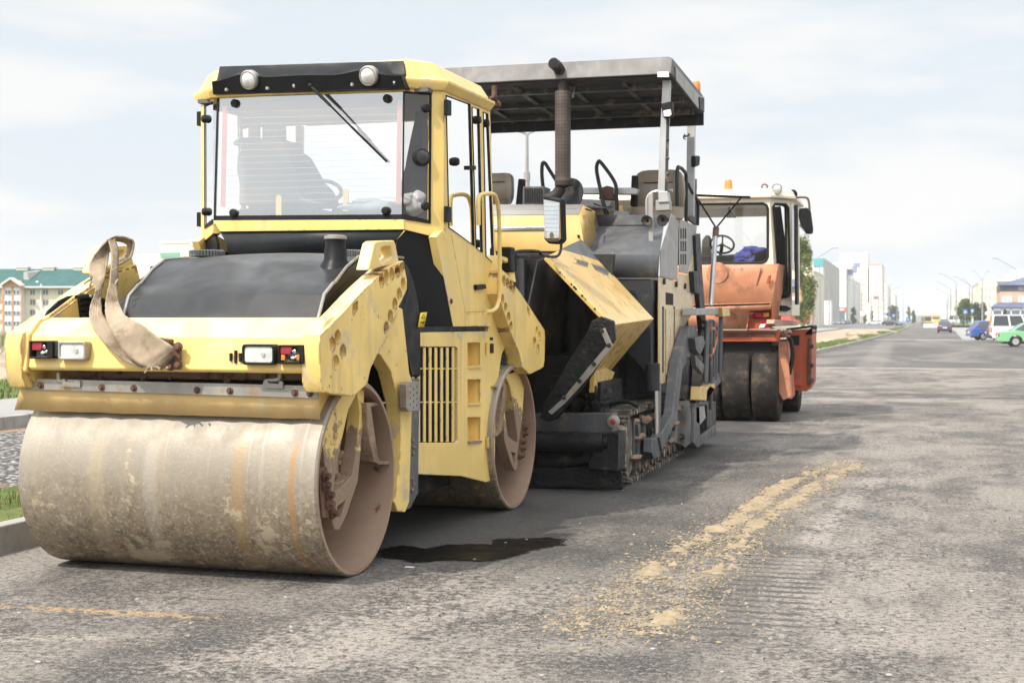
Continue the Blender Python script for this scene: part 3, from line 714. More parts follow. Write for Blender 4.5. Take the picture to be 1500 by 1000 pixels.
blob('plastic_bag', 'bag', 'crumpled white plastic bag in the right corner pane of the roller cab', [(604,304,1.80,.075,(.9,.8,1)),(612,292,1.84,.06,(.9,.8,.9)),(601,290,1.82,.05,(1,1,.8)),(575,296,1.75,.10,(1.4,1,.4))], m_bag)
m_jk = M('dark_navy_jacket', (.035,.033,.045), .9, bump=.4, bs=60)
mb = MB(); rings = []
for k in range(10):
    t = k/9; c = R.u(617-6*t, 165+135*t, y=1.98); w = .03+.11*t
    rings.append([c+V(w*math.cos(a)*(1+.25*math.sin(5*a+k*.4)), .07*math.sin(a), 0) for a in [2*PI*i/20 for i in range(20)]])
mb.loft(rings); o = mb.build('hanging_jacket', m_jk, None, ang=60); o.location = (R.ox, R.oy, 0); o.rotation_euler = (0,0,R.a); tag(o, 'dark navy jacket hanging inside the right corner of the roller cab', 'jacket')
# webbing sling looped over the left lug
m_web = M('tan_webbing', (.29,.225,.155), .95, var=.22, vs=5, dirt=((.15,.10,.06), .48, .70, 6), bump=.7, bs=160, bd=.004, streak=((.32,.24,.16), .3))
def ribbon(mb, rows, n=7):
    L = spline([R.u(a[0], a[1], y=a[2]) for a, b in rows], n); Q = spline([R.u(b[0], b[1], y=b[2]) for a, b in rows], n)
    for i in range(len(L)-1):
        for k in range(12):
            f = lambda i, t: L[i].lerp(Q[i], t) + V(.0015, -.005, .0015)*(round(t*12) % 2) + V(0, .016*math.sin(t*PI)+.007*noise.noise((i*.35, t*2.2, 1)), .006*noise.noise((i*.3, t*3, 7)))
            mb.add([f(i,k/12), f(i,(k+1)/12), f(i+1,(k+1)/12), f(i+1,k/12)], [(0,1,2,3)])
mb = MB()
ribbon(mb, [((158,351,.10),(166,354,.22)),((168,347,.18),(172,353,.36)),((182,347,.24),(182,355,.44)),((194,352,.27),(187,360,.46)),((196,362,.27),(186,367,.46)),((191,377,.22),(182,374,.42)),((179,386,.12),(175,379,.3)),((172,390,.02),(170,384,.12))])
ribbon(mb, [((158,351,.08),(165,353,.2)),((140,371,.0),(160,366,.12)),((130,390,-.06),(159,381,.05)),((134,411,-.15),(156,396,-.02)),((140,424,-.22),(152,412,-.12)),((138,432,-.27),(149,426,-.2)),((132,450,-.36),(148,443,-.28)),((132,469,-.47),(152,464,-.40)),((144,493,-.585),(168,483,-.54)),((163,512,-.62),(178,497,-.60)),((182,529,-.63),(200,506,-.62)),((208,539,-.63),(226,516,-.62))])
ribbon(mb, [((159,353,.05),(168,350,.17)),((163,370,-.03),(173,366,.08)),((163,384,-.09),(173,385,.0)),((161,409,-.2),(172,416,-.12)),((157,428,-.29),(172,430,-.22)),((154,447,-.37),(174,443,-.30)),((157,471,-.50),(184,463,-.44)),((168,494,-.615),(209,476,-.60)),((188,522,-.655),(231,493,-.65)),((212,537,-.665),(252,507,-.66)),((228,540,-.65),(254,516,-.63)),((236,541,-.62),(253,523,-.59))])
ribbon(mb, [((200,528,-.63),(228,508,-.63)),((220,537,-.64),(246,517,-.63)),((236,538,-.62),(252,521,-.60)),((243,533,-.585),(252,519,-.575))])
for k in range(12):
    p = random.choice((R.u(random.uniform(212,246), random.uniform(535,540), y=-.655), R.u(random.choice((131,133,172))+random.uniform(-1,1), random.uniform(390,440), y=-.30)))
    d = V(random.uniform(-.03,.03), -.012, random.uniform(-.04,.005)); mb.tube([p, p+d*.6, p+d+V(random.uniform(-.012,.012),0,-.008)], .0016, 4)
o = mb.build('webbing_sling', m_web, None, ang=60, solid=.011); o.location = (R.ox, R.oy, 0); o.rotation_euler = (0,0,R.a)
tag(o, 'frayed tan webbing sling hung over the left front strut of the yellow roller', 'lifting sling')
# ================================================================ GROUND
def sheet(name, left, right, z, mat, kind='structure', n=None):
    """strip between two polylines of equal length"""
    mb = MB()
    for i in range(len(left)-1): mb.add([V(*left[i], z), V(*right[i], z), V(*right[i+1], z), V(*left[i+1], z)], [(0,1,2,3)])
    o = mb.build(name, mat, None, flip=False); return tag(o, kind=kind)
KX = [(-6.1,-6),(-6.02,4),(-6.0,9),(-5.6,25),(-4.55,64),(-3.3,120),(-2.4,200),(-2.0,266),(-1.0,600),(8,3000)]
off = lambda d: [(x+d, y) for x, y in KX]
def asphalt():
    t = NT('dusty_asphalt'); x, y, z = t.sep(); n = t.noise
    brkn = n(13, 6, .78); big = t.math('ADD', n(.35, 6, .66, st=(1, .6, 1)), t.math('MULTIPLY', t.math('SUBTRACT', brkn, .5), .55)); med = n(1.6, 8, .72, st=(1, .8, 1)); fine = n(26, 6, .8); grit = n(90, 3, .75)
    c = t.mix(t.ramp(t.math('ADD', med, t.math('MULTIPLY', t.math('SUBTRACT', brkn, .5), .45)), .36, .64), (0.060,0.056,0.053), (0.168,0.152,0.137))
    c = t.mix(t.ramp(big, .44, .58, 0, .85), c, (0.223,0.202,0.179))
    dark = t.ramp(t.math('ADD', n(.8, 6, .7, st=(1.6, .7, 1)), t.math('MULTIPLY', t.math('SUBTRACT', brkn, .5), .5)), .50, .64, 0, .85); c = t.mix(dark, c, (0.048,0.046,0.046))
    # fresher dark surface beyond the joint, dusty tyre sweeps on it
    far = t.ramp(t.math('ADD', y, t.math('MULTIPLY', n(.5, 4), 2.)), 48.6, 49.6)
    fr = t.mix(t.ramp(n(.16, 5, .65, st=(1.5, .45, 1), dist=1.2), .42, .66), (0.048,0.048,0.053), (0.151,0.140,0.128))
    c = t.mix(t.math('MULTIPLY', far, .85), c, fr)
    def band(y0, w, x0, x1, col, am, wob=.5):
        global c_
        d = t.math('ABSOLUTE', t.math('SUBTRACT', t.math('ADD', y, t.math('MULTIPLY', t.math('SUBTRACT', n(.7, 5), .5), wob)), y0))
        m = t.math('MULTIPLY', t.ramp(d, w*.4, w, am, 0), t.math('MULTIPLY', t.ramp(x, x0, x0+.8), t.ramp(x, x1-.8, x1, 1, 0)))
        return m
    brk = t.ramp(n(1.1, 6, .7), .36, .56)
    for a in ((48.4, .8, -6, 40, (0.326,0.295,0.256), .9, .4), (50.6, .9, -6, 40, (0.056,0.054,0.056), .7, .8), (31.2, 1.5, -6, 6, (0.044,0.042,0.042), 1.0, 1.2), (33.4, .9, -3, 12, (0.064,0.060,0.056), .8, 1.2), (29.2, .5, -6, 12, (0.244,0.219,0.191), .7, .6), (117.5, 3.0, -4, 30, (0.347,0.324,0.294), .95, 3.)):
        m = band(*a[:4], a[4], a[5], a[6]); c = t.mix(t.math('MULTIPLY', m, brk), c, a[4])
    # tyre ribs pressed across the lane and streaks in front of the drum
    def line(p, q, w, col, am, wob=.09):
        dx, dy = q[0]-p[0], q[1]-p[1]; L = math.hypot(dx, dy); dx, dy = dx/L, dy/L
        u = t.math('ADD', t.math('MULTIPLY', t.math('SUBTRACT', x, p[0]), dx), t.math('MULTIPLY', t.math('SUBTRACT', y, p[1]), dy))
        v = t.math('SUBTRACT', t.math('MULTIPLY', t.math('SUBTRACT', x, p[0]), -dy), t.math('MULTIPLY', t.math('SUBTRACT', y, p[1]), -dx))
        v = t.math('ABSOLUTE', t.math('ADD', v, t.math('MULTIPLY', t.math('SUBTRACT', med, .5), wob)))
        return t.math('MULTIPLY', t.math('MULTIPLY', t.ramp(v, w*.45, w, am, 0), t.math('MULTIPLY', t.ramp(u, 0, .3), t.ramp(u, L-.3, L, 1, 0))), t.ramp(t.math('ADD', brkn, t.math('MULTIPLY', t.math('SUBTRACT', med, .5), .5)), .42, .58))
    g = lambda a, b: tuple(W.u(a, b, z=0)[:2])
    for p, q, w, col, am in ((g(-60,870), g(385,878), .030, (0.028,0.024,0.024), .9), (g(-60,884), g(370,907), .075, (0.332,0.220,0.095), .85), (g(-80,938), g(240,930), .10, (0.295,0.264,0.226), .6), (g(150,945), g(250,928), .06, (0.056,0.052,0.048), .8),
        (g(250,1010), g(760,850), .55, (0.267,0.240,0.211), .8), (g(500,1000), g(900,830), .35, (0.225,0.206,0.187), .6), (g(1180,800), g(1290,690), .16, (0.315,0.288,0.258), .7), (g(1180,1010), g(1330,620), .6, (0.270,0.248,0.226), .4),
        (g(1000,1010), g(1180,640), .28, (0.060,0.058,0.056), .55), (g(820,860), g(1130,690), .4, (0.052,0.050,0.048), .5), (g(1200,640), g(1330,640), .5, (0.253,0.228,0.205), .7), (g(1260,560), g(1300,500), .7, (0.225,0.206,0.187), .7), (g(640,730), g(960,722), .25, (0.202,0.183,0.165), .55)):
        c = t.mix(line(p, q, w, col, am), c, col)
    for p, q, w, am in ((g(838,925), g(1010,800), .30, .6), (g(1010,800), g(1250,668), .28, .55), (g(945,930), g(1085,795), .28, .6), (g(1085,795), g(1262,680), .26, .5)):
        c = t.mix(t.math('MULTIPLY', line(p, q, w, None, am, .25), t.ramp(n(5, 6, .7), .45, .60)), c, (.27,.225,.16))
    c = t.mix(t.ramp(fine, .52, .62, 0, .55), c, (0.299,0.273,0.244)); c = t.mix(t.ramp(fine, .38, .50, .85, 0), c, (0.028,0.026,0.026))
    c = t.mix(t.ramp(n(60, 4, .7), .55, .64, 0, .65), c, (0.329,0.302,0.268)); c = t.mix(t.ramp(grit, .36, .50, .6, 0), c, (0.024,0.024,0.024))
    crumbs = t.ramp(n(11, 6, .8), .655, .68); c = t.mix(crumbs, c, (0.371,0.288,0.190))
    mach_shade = t.math('MULTIPLY', t.math('MULTIPLY', t.ramp(x, -5.9, -5.3), t.ramp(t.math('ADD', x, t.math('MULTIPLY', t.math('SUBTRACT', t.math('ADD', brkn, med), 1.0), 1.6)), -2.7, -1.3, .8, 0)), t.math('MULTIPLY', t.ramp(y, 8.4, 9.4), t.ramp(y, 22, 26, 1, 0)))  # dark asphalt with the machines' shadow painted deeper, under and right of them
    c = t.mix(mach_shade, c, (.040,.039,.039))
    ribx = t.math('MULTIPLY', t.ramp(t.math('ADD', x, t.math('MULTIPLY', brkn, .3)), -1.15, -.95), t.ramp(t.math('ADD', x, t.math('MULTIPLY', brkn, .3)), -.50, -.30, 1, 0)); riby = t.math('MULTIPLY', t.ramp(y, 6.9, 7.3), t.ramp(y, 9.4, 10.4, 1, 0))
    rib = t.ramp(t.math('SINE', t.math('ADD', t.math('MULTIPLY', y, 40), t.math('MULTIPLY', med, 3))), -.1, .7)
    ribm = t.math('MULTIPLY', t.math('MULTIPLY', t.math('MULTIPLY', ribx, riby), rib), t.ramp(n(3.5, 5, .7), .36, .56, .15, 1))
    c = t.mix(t.math('MULTIPLY', ribm, t.ramp(fine, .3, .5, .45, .9)), c, (.055,.053,.052))
    h = t.math('ADD', t.math('MULTIPLY', fine, 1.0), t.math('ADD', t.math('MULTIPLY', grit, .5), t.math('MULTIPLY', med, .8)))
    c = t.mix(1.0, c, (1.20,1.17,1.145), 'MULTIPLY')
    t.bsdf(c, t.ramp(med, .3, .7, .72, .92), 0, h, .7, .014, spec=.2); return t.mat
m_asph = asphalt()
def dirtmat(name, a, b, c3, s=1.0, bump=.6):
    t = NT(name); c = t.mix(t.ramp(t.noise(.5*s, 6, .65), .35, .65), a, b); c = t.mix(t.ramp(t.noise(6*s, 6, .7), .5, .66), c, c3); t.bsdf(c, .95, 0, t.noise(9*s, 7, .7), bump, .05, spec=.2); return t.mat
m_dirt = dirtmat('sandy_dirt', (.30,.235,.165), (.40,.33,.25), (.20,.15,.10))
m_turf = dirtmat('turf_soil', (.065,.095,.025), (.12,.15,.045), (.18,.16,.07), 1.5)
m_far = dirtmat('far_ground', (.10,.13,.05), (.20,.19,.12), (.14,.15,.08), .05)
m_conc = M('pale_concrete_paving', (.25,.245,.235), .9, var=.12, vs=.3, dirt=((.22,.2,.18), .55, .75, .8), bump=.2, bs=8)
m_asph2 = M('old_grey_asphalt', (.115,.115,.12), .9, var=.2, vs=.2, dirt=((.2,.19,.17), .5, .7, .3), bump=.2, bs=20)
mb = MB(); mb.box(-4500, 4500, -40, 5200, -.6, -.05); tag(mb.build('ground', m_far), kind='structure')
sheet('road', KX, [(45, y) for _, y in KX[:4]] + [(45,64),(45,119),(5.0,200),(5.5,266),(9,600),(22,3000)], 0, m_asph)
sheet('right_pavement', [(3.4,119.2),(4.8,200),(5.3,266),(6,300)], [(60,119.2),(60,200),(60,266),(60,300)], .012, m_conc)
# kerbs
m_kerb = M('concrete_kerb', (.30,.285,.26), .9, var=.15, dirt=((.13,.12,.1), .52, .72, 3), bump=.4, bs=40, bd=.006)
def kerb(name, line, w=.16, h=.19, seg=1.0, y0=-6, y1=300, mat=m_kerb):
    mb = MB(); pts = []
    for i in range(len(line)-1):
        (xa, ya), (xb, yb_) = line[i], line[i+1]
        if yb_ < y0 or ya > y1: continue
        L = math.hypot(xb-xa, yb_-ya); k = max(1, int(L/(seg if ya < 60 else seg*4)))
        for j in range(k): pts.append((xa+(xb-xa)*j/k, ya+(yb_-ya)*j/k))
    pts.append(line[-1] if line[-1][1] < y1 else (xb, yb_))
    for a, b in zip(pts, pts[1:]):
        g = .008 if a[1] < 60 else 0; jz = random.uniform(-.006, .006); jx = random.uniform(-.006, .006)
        mb.hexa([V(a[0]-w+jx,a[1]+g,-.04), V(a[0]+jx+.01,a[1]+g,-.04), V(b[0]+jx+.01,b[1]-g,-.04), V(b[0]-w+jx,b[1]-g,-.04), V(a[0]-w+jx,a[1]+g,h+jz), V(a[0]+jx-.02,a[1]+g,h+jz), V(b[0]+jx-.02,b[1]-g,h+jz), V(b[0]-w+jx,b[1]-g,h+jz)])
    return tag(mb.build(name, mat, None, bevel=.014), kind='structure')
kerb('kerb', KX, y1=280)
FX_ = [(-12.3,-6),(-12.3,9),(-12.3,25),(-12.1,64),(-11.9,120),(-11.6,200),(-11.5,230)]
kerb('far_kerb', FX_, h=.24, y1=235)
sheet('median_turf', off(-1.75)[:8], off(-.15)[:8], .13, m_turf)
m_gravel = NT('grey_gravel'); vo = m_gravel.n('ShaderNodeTexVoronoi'); vo.inputs['Scale'].default_value = 14; m_gravel.L.new(m_gravel.tc.outputs['Object'], vo.inputs['Vector'])
sp2 = m_gravel.sep(vo.outputs['Color']); cg = m_gravel.mix(sp2[0], (.16,.155,.15), (.48,.46,.44)); cg = m_gravel.mix(m_gravel.ramp(vo.outputs['Distance'], .25, .55), cg, (.05,.045,.04)); cg = m_gravel.mix(m_gravel.ramp(m_gravel.noise(.9, 4), .55, .62, 0, .7), cg, (.33,.19,.11))
m_gravel.bsdf(cg, .85, 0, vo.outputs['Distance'], .9, -.06)
sheet('gravel_bed', [(-12.45,-6),(-12.45,25),(-12.45,52)], [(-7.8,-6),(-7.4,25),(-6.5,52)], .06, m_gravel.mat)
sheet('dirt_bed', [(-12.3,52),(-12.1,64),(-11.9,120),(-11.6,200),(-11.5,240)], [(-6.6,52),(-6.25,64),(-5.0,120),(-4.1,200),(-3.8,240)], .055, m_dirt)
sheet('left_carriageway', [(-13,240),(-13,600),(-6,3000)], [(-3.9,240),(-2.9,600),(6,3000)], .03, m_asph2)
sheet('left_pavement', [(-15.5,-6),(-15.5,235)], [(-12.45,-6),(-12.0,235)], .2, m_conc)
sheet('left_turf', [(-21,-6),(-21,40),(-18,120),(-17,235)], [(-15.5,-6),(-15.5,40),(-15.5,120),(-15.5,235)], .18, m_turf)
sheet('cross_street', [(-26,150),(-26,330),(-26,900)], [(-17,150),(-13.2,330),(-13.2,900)], .02, m_asph2)
sheet('right_verge', [(6.2,302),(9.5,600),(22,1500)], [(70,302),(90,600),(160,1500)], .42, m_turf)
# raised dirt bank with grass, far left
mb = MB(); nx, ny = 24, 30; rows = []
for j in range(ny+1):
    row = []
    for i in range(nx+1):
        x = -21-40*i/nx; y = -4+70*j/ny; h = .1+.75*math.exp(-((x+27+2*noise.noise((y*.1, 0, 1)))/4.5)**2)+.28*noise.noise((x*.35, y*.35, 3)) - (.4 if i in (0, nx) else 0); row.append(V(x, y, h))
    rows.append(row)
for j in range(ny):
    for i in range(nx): mb.add([rows[j][i], rows[j+1][i], rows[j+1][i+1], rows[j][i+1]], [(0,1,2,3)])
tag(mb.build('dirt_bank', m_dirt, None, ang=80), kind='structure')
# small dirt heaps on the median bed
mb = MB()
for px, py, r in ((1262,492,1.1),(1250,498,.6),(1244,500,.5),(1300,487,.8),(1210,500,.5)):
    c = W.u(px, py, z=.05); mb.ball(c, r, 20, 10, sq=(1.4,1.2,.42), jit=.5)
tag(mb.build('dirt_heaps', m_dirt, None, ang=80), kind='structure')
# puddle of oil and water beside the roller
mb = MB(); top = [(556,806),(575,800),(600,799),(625,803),(660,797),(700,797),(720,797),(722,790),(745,788),(775,789),(800,786),(822,790)]; bot = [(820,797),(795,801),(780,804),(758,812),(735,817),(705,821),(670,819),(645,820),(610,823),(590,818),(560,815)]
pts = []; rim = top+bot
for i, p in enumerate(rim):
    q = rim[(i+1) % len(rim)]
    for k in range(6): t = k/6; pts.append(W.u(p[0]+(q[0]-p[0])*t+2.2*noise.noise((i+t, 3.1, 0)), p[1]+(q[1]-p[1])*t+1.3*noise.noise((i*1.7+t*3, 9.1, 0)), z=.004))
mb.face(pts)
tp = NT('oily_wet_patch'); tp.bsdf(tp.mix(tp.ramp(tp.noise(30, 6, .75), .56, .66, 0, .6), (.006,.005,.0045), (.05,.04,.03)), tp.ramp(tp.noise(3, 4), .3, .7, .3, .6), 0, tp.noise(40, 4), .25, .004, spec=.06)
tag(mb.build('puddle', tp.mat, None), kind='structure')
cpt = sum(pts, V(0,0,0))/len(pts); td = NT('damp_asphalt_edge'); b_ = td.bsdf((.012,.011,.010), .6, spec=.1); t_r = td.n('ShaderNodeBsdfTransparent'); mxd = td.n('ShaderNodeMixShader'); td.L.new(td.ramp(td.noise(16, 6, .75), .40, .62), mxd.inputs[0]); td.L.new(b_.outputs[0], mxd.inputs[1]); td.L.new(t_r.outputs[0], mxd.inputs[2]); td.L.new(mxd.outputs[0], td.out.inputs['Surface'])
mb = MB(); q = []
for i, p_ in enumerate(pts):
    d_ = (pts[(i+1) % len(pts)]-pts[i-1]).normalized(); nn_ = V(d_.y, -d_.x, 0); nn_ = nn_ if nn_.dot(p_-cpt) > 0 else -nn_; q.append(p_+nn_*(.035+.05*noise.noise((i*.45, 4, 2)))-V(0,0,.0015))
mb.face(q); tag(mb.build('damp_edge', td.mat, None), kind='structure')
# sand dropped in two rows
m_sand = M('dropped_yellow_sand', (.28,.222,.148), .95, var=.15, vs=8, bump=.6, bs=70, bd=.01, spec=.15)
def fb(x, y, s, k=4):
    a = 0; am = 1
    for i in range(k): a += am*noise.noise((x*s, y*s, 5.3+i)); s *= 2.1; am *= .55
    return a
def strip(pl, wid, amt, st):
    mb = MB(); pts = spline([W.u(a, b, z=0) for a, b in pl], 10); dist = [0]
    for a, b in zip(pts, pts[1:]): dist.append(dist[-1]+(b-a).length)
    L = dist[-1]; n = int(L/st); m = int(wid/st*1.6); ix = {}; F = []
    def at(s):
        for i in range(len(dist)-1):
            if dist[i+1] >= s: t = (s-dist[i])/(dist[i+1]-dist[i]); return pts[i].lerp(pts[i+1], t), (pts[i+1]-pts[i]).normalized()
        return pts[-1], (pts[-1]-pts[-2]).normalized()
    H = []
    for i in range(n+1):
        p, d = at(i*L/n); r = V(d.y, -d.x, 0); row = []
        for j in range(m+1):
            u = (j/m-.5)*2; q = p + r*(u*wid*.8)
            h = .8*fb(q.x, q.y*1.6, 2.6, 3) + 1.3*fb(q.x, q.y*2.6, 12, 4) + amt - .40 - .22*i/n + .8*fb(q.x*.3, q.y*.9, 1.1, 2) - 1.25*abs(u)**2.2 - (1 if i in (0, n) else 0)
            row.append(V(q.x, q.y, max(-.004, min(.03, h*.03))))
        H.append(row)
    for i in range(n):
        for j in range(m):
            q = (H[i][j], H[i][j+1], H[i+1][j+1], H[i+1][j])
            if max(v.z for v in q) > .0: mb.add(q, [(0,1,2,3)])
    return mb
ROW_A = [(838,925),(870,900),(915,862),(960,832),(1005,802),(1060,772),(1110,738),(1165,702),(1240,672)]
ROW_B = [(945,930),(985,898),(1035,860),(1075,815),(1085,792),(1120,762),(1170,728),(1225,695),(1262,680)]
a = strip(ROW_A, .17, .02, .014)
for q in (strip(ROW_B, .16, -.02, .014), strip([(985,812),(1020,798),(1060,790)], .15, .08, .014), strip([(1040,815),(1085,800),(1120,790)], .14, .05, .014), strip([(838,925),(880,898),(915,870)], .16, .08, .014), strip([(945,928),(990,896),(1030,866)], .15, .04, .014)): a.add(q.v, q.f)
for k in range(4200):
    row = random.choice((ROW_A, ROW_B)); i = random.randrange(len(row)-1); t = random.random(); c = W.u(row[i][0]+(row[i+1][0]-row[i][0])*t, row[i][1]+(row[i+1][1]-row[i][1])*t, z=.002)
    c += V(random.gauss(0,.15), random.gauss(0,.15), 0); a.ball(c, random.uniform(.003, .010)*(1 if random.random() < .93 else 2), 5, 3, sq=(1.2,1,.6), jit=.8)
for k in range(120):
    t = random.random(); px = 820+t*440+random.gauss(0, 45); py = 930-t*260+random.gauss(0, 24)
    p = W.u(px, py, z=.002); a.ball(p, random.uniform(.004, .012), 6, 4, sq=(1.2,1,.7), jit=.8)
o = a.build('sand_spill', m_sand, None, ang=70, flip=True); tag(o, kind='stuff')
m_stone = M('asphalt_crumbs', (.06,.058,.055), .9, var=.4, vs=20)
mb = MB()
for k in range(200):
    px = random.uniform(560, 1490); py = 560+430*random.random()**1.4; p = W.u(px, py, z=.003); mb.ball(p, random.uniform(.002, .007), 6, 4, jit=.9)
tag(mb.build('loose_grit', m_stone, None), kind='stuff')
mb = MB()
for k in range(140):
    px = random.uniform(20, 1490); py = 560+430*random.random(); p = W.u(px, py, z=.002); mb.ball(p, random.uniform(.004, .012), 6, 4, sq=(1.3,1,.6), jit=.9)
tag(mb.build('pale_grit', m_kerb, None), kind='stuff')
mb = MB(); c = W.u(600,830,z=.004); mb.box(c.x-.03,c.x+.03,c.y-.012,c.y+.012,.002,.006); tag(mb.build('paper_scrap', flat('white_paper',(.8,.8,.8)), None), 'tiny white scrap of paper on the asphalt beside the oily puddle', 'litter')
# grass
def blades(name, mat, n, fn, h0, h1, w):
    mb = MB()
    for k in range(n):
        p = fn()
        if p is None: continue
        h = random.uniform(h0, h1); a = random.random()*PI*2; d = V(math.cos(a), math.sin(a), 0); e = V(-d.y, d.x, 0); l = random.uniform(.1, .6)*h
        mb.add([p-e*w, p+e*w, p+d*l*.35+V(0,0,h*.6)+e*w*.6, p+d*l*.35+V(0,0,h*.6)-e*w*.6, p+d*l+V(0,0,h)], [(0,1,2,3),(3,2,4)])
    return tag(mb.build(name, mat, None, weld=False, flip=False), kind='stuff')
def grassmat(name, a, b):
    t = NT(name); oi = t.noise(2.5, 4, .7); t.bsdf(t.mix(t.ramp(oi, .3, .7), a, b), .6, spec=.3); return t.mat
m_grass = grassmat('fresh_grass', (.075,.125,.02), (.19,.21,.06)); m_tall = grassmat('tall_pale_grass', (.16,.18,.08), (.30,.28,.17))
def kx(y):
    for (xa, ya), (xb, yb_) in zip(KX, KX[1:]):
        if y <= yb_: return xa+(xb-xa)*(y-ya)/(yb_-ya)
def med(y0, y1):
    def f():
        y = random.uniform(y0, y1); u = random.uniform(.2, 1.8)
        if noise.noise((u*1.3, y*.9, 2)) < -.12: return None
        return V(kx(y)-u, y, .12)
    return f
blades('near_grass', m_grass, 13000, med(3.5, 16), .04, .15, .005)
blades('median_grass', m_grass, 14000, med(52, 130), .04, .17, .022)
blades('far_median_grass', m_grass, 5000, med(130, 265), .05, .2, .05)
blades('verge_grass', m_grass, 6000, lambda: V(random.uniform(-20.5,-15.6), random.uniform(14,46), .17), .06, .2, .015)
blades('bank_grass', m_tall, 9000, lambda: V(-24-22*random.random(), random.uniform(16, 60), .25+.3*random.random()), .4, .95, .02)
# ================================================================ ASPHALT PAVER
pv = thing('asphalt_paver', 'grey and beige tracked paver with long flat canopy, standing between the two rollers', 'paver', (P.ox, P.oy, 0))
m_pyel = M('paver_yellow_paint', (.60,.40,.13), .33, var=.07, dirt=((.62,.48,.28), .58, .8, 2.5), dust=((.58,.46,.30), .4))
m_pgrey = M('paver_grey_paint', (.085,.088,.096), .45, .05, var=.12, vs=1.6, dirt=((.28,.26,.23), .58, .8, 2.6), streak=((.22,.21,.2), .45), dust=((.17,.165,.16), .55))
m_pdark = M('paver_charcoal_paint', (.027,.029,.033), .5, var=.2, dirt=((.11,.095,.08), .6, .8, 3), streak=((.08,.075,.07), .5), spec=.25)
m_pbeige = M('paver_beige_panel', (.60,.47,.28), .34, var=.06, dirt=((.5,.38,.22), .6, .8, 3), streak=((.55,.42,.26), .4))
m_plgrey = M('paver_light_grey_panel', (.28,.27,.255), .45, var=.08, dirt=((.45,.41,.34), .58, .8, 3))
m_tar = M('tarry_black', (.012,.012,.012), .42, var=.5, vs=6, bump=.8, bs=26, bd=.02, dirt=((.07,.055,.04), .56, .7, 5), spec=.2)
m_hopin = M('hopper_inner_plate', (.045,.044,.043), .5, .2, var=.4, dirt=((.012,.012,.012), .45, .6, 1.6), bump=.3, bs=30, spec=.25)
m_trk = M('muddy_track_shoe', (.10,.082,.064), .8, var=.35, vs=9, dirt=((.34,.28,.21), .5, .65, 8), bump=.7, bs=40, bd=.01)
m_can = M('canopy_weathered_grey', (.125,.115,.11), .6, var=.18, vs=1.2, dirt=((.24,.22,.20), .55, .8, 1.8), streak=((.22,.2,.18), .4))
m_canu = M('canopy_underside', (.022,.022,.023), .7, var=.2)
m_brown = M('brown_exhaust_steel', (.032,.024,.021), .65, .35, var=.25, vs=5, dirt=((.11,.085,.065), .55, .75, 9))
m_pseat = M('brown_vinyl', (.25,.20,.145), .45, var=.12)
m_galv = M('galvanised_steel', (.45,.45,.44), .4, .6, var=.12)
PX, PY = P.X, P.Y
def pext(name, pts, vec, mat, par=pv, bevel=.006, lab=None):
    mb = MB(); mb.ext(pts, vec); return mb.build(name, mat, par, bevel=bevel, label=lab)
# tracks
def track(sx):
    x0, x1 = (.93, 1.27) if sx > 0 else (-1.27, -.93)
    mb = MB(); yf, yb, r = -1.35, 1.75, .33; zc = .36
    path = []; Ls = (yb-yf); 
    per = 2*Ls + 2*PI*r; n = 58
    for i in range(n):
        s = per*i/n
        if s < Ls: p = (yf+s, zc-r, 0)
        elif s < Ls+PI*r: a = (s-Ls)/r; p = (yb+r*math.sin(a), zc-r*math.cos(a), a)
        elif s < 2*Ls+PI*r: p = (yb-(s-Ls-PI*r), zc+r, PI)
        else: a = (s-2*Ls-PI*r)/r; p = (yf-r*math.sin(a), zc+r*math.cos(a), PI+a)
        c, sn = math.cos(p[2]), math.sin(p[2])
        for (u0, u1, w0, w1) in ((-.047, .047, -.012, .02), (-.02, .02, -.035, -.012)):
            vs = [V(x, p[0]+u*c-w*sn, p[1]+u*sn+w*c) for w in (w0, w1) for u in (u0, u1) for x in (x0, x1)]
            mb.add(vs, [(0,2,3,1),(4,5,7,6),(0,1,5,4),(2,6,7,3),(0,4,6,2),(1,3,7,5)])
    t = mb.build('track', m_trk, pv, weld=False)
    mb = MB(); xo = x1-.03 if sx > 0 else x0+.03
    for y in (yf, yb): mb.cyl((x0+.04, y, zc), (x1-.04, y, zc), r-.04, n=28)
    mb.build('track_wheel', m_trk, t, split=True)
    mb = MB()
    for k in range(8): mb.cyl((x0+.02, yf+.35+k*.35, .14), (x1-.015, yf+.35+k*.35, .14), .10, n=18); mb.cyl((x1-.015, yf+.35+k*.35, .14), (x1+.012, yf+.35+k*.35, .14), .055, n=12)
    mb.build('track_roller', m_trk, t, split=True)
    mb = MB(); mb.box(x0+.06, x1-.02, yf+.2, yb-.2, .24, .60)
    for k in range(9): mb.box(x1-.02, x1+.012, yf+.28+k*.31, yf+.36+k*.31, .26, .56)
    mb.build('track_frame', m_grey, t, bevel=.008)
    mb = MB()
    for k in range(26): mb.ball((x1-.02+.03*random.random(), yf+.1+random.random()*3.0, random.choice((.24,.42,.58,.6))), .03+.05*random.random(), 9, 6, sq=(1,1.8,.6), jit=.7)
    mb.build('mud_lump', m_mud, t, ang=60, split=True)
track(1); track(-1)
pext('chassis', [V(-.9,-1.5,.3), V(.9,-1.5,.3), V(.9,-1.5,1.25), V(-.9,-1.5,1.25)], (0,4.6,0), m_tar)
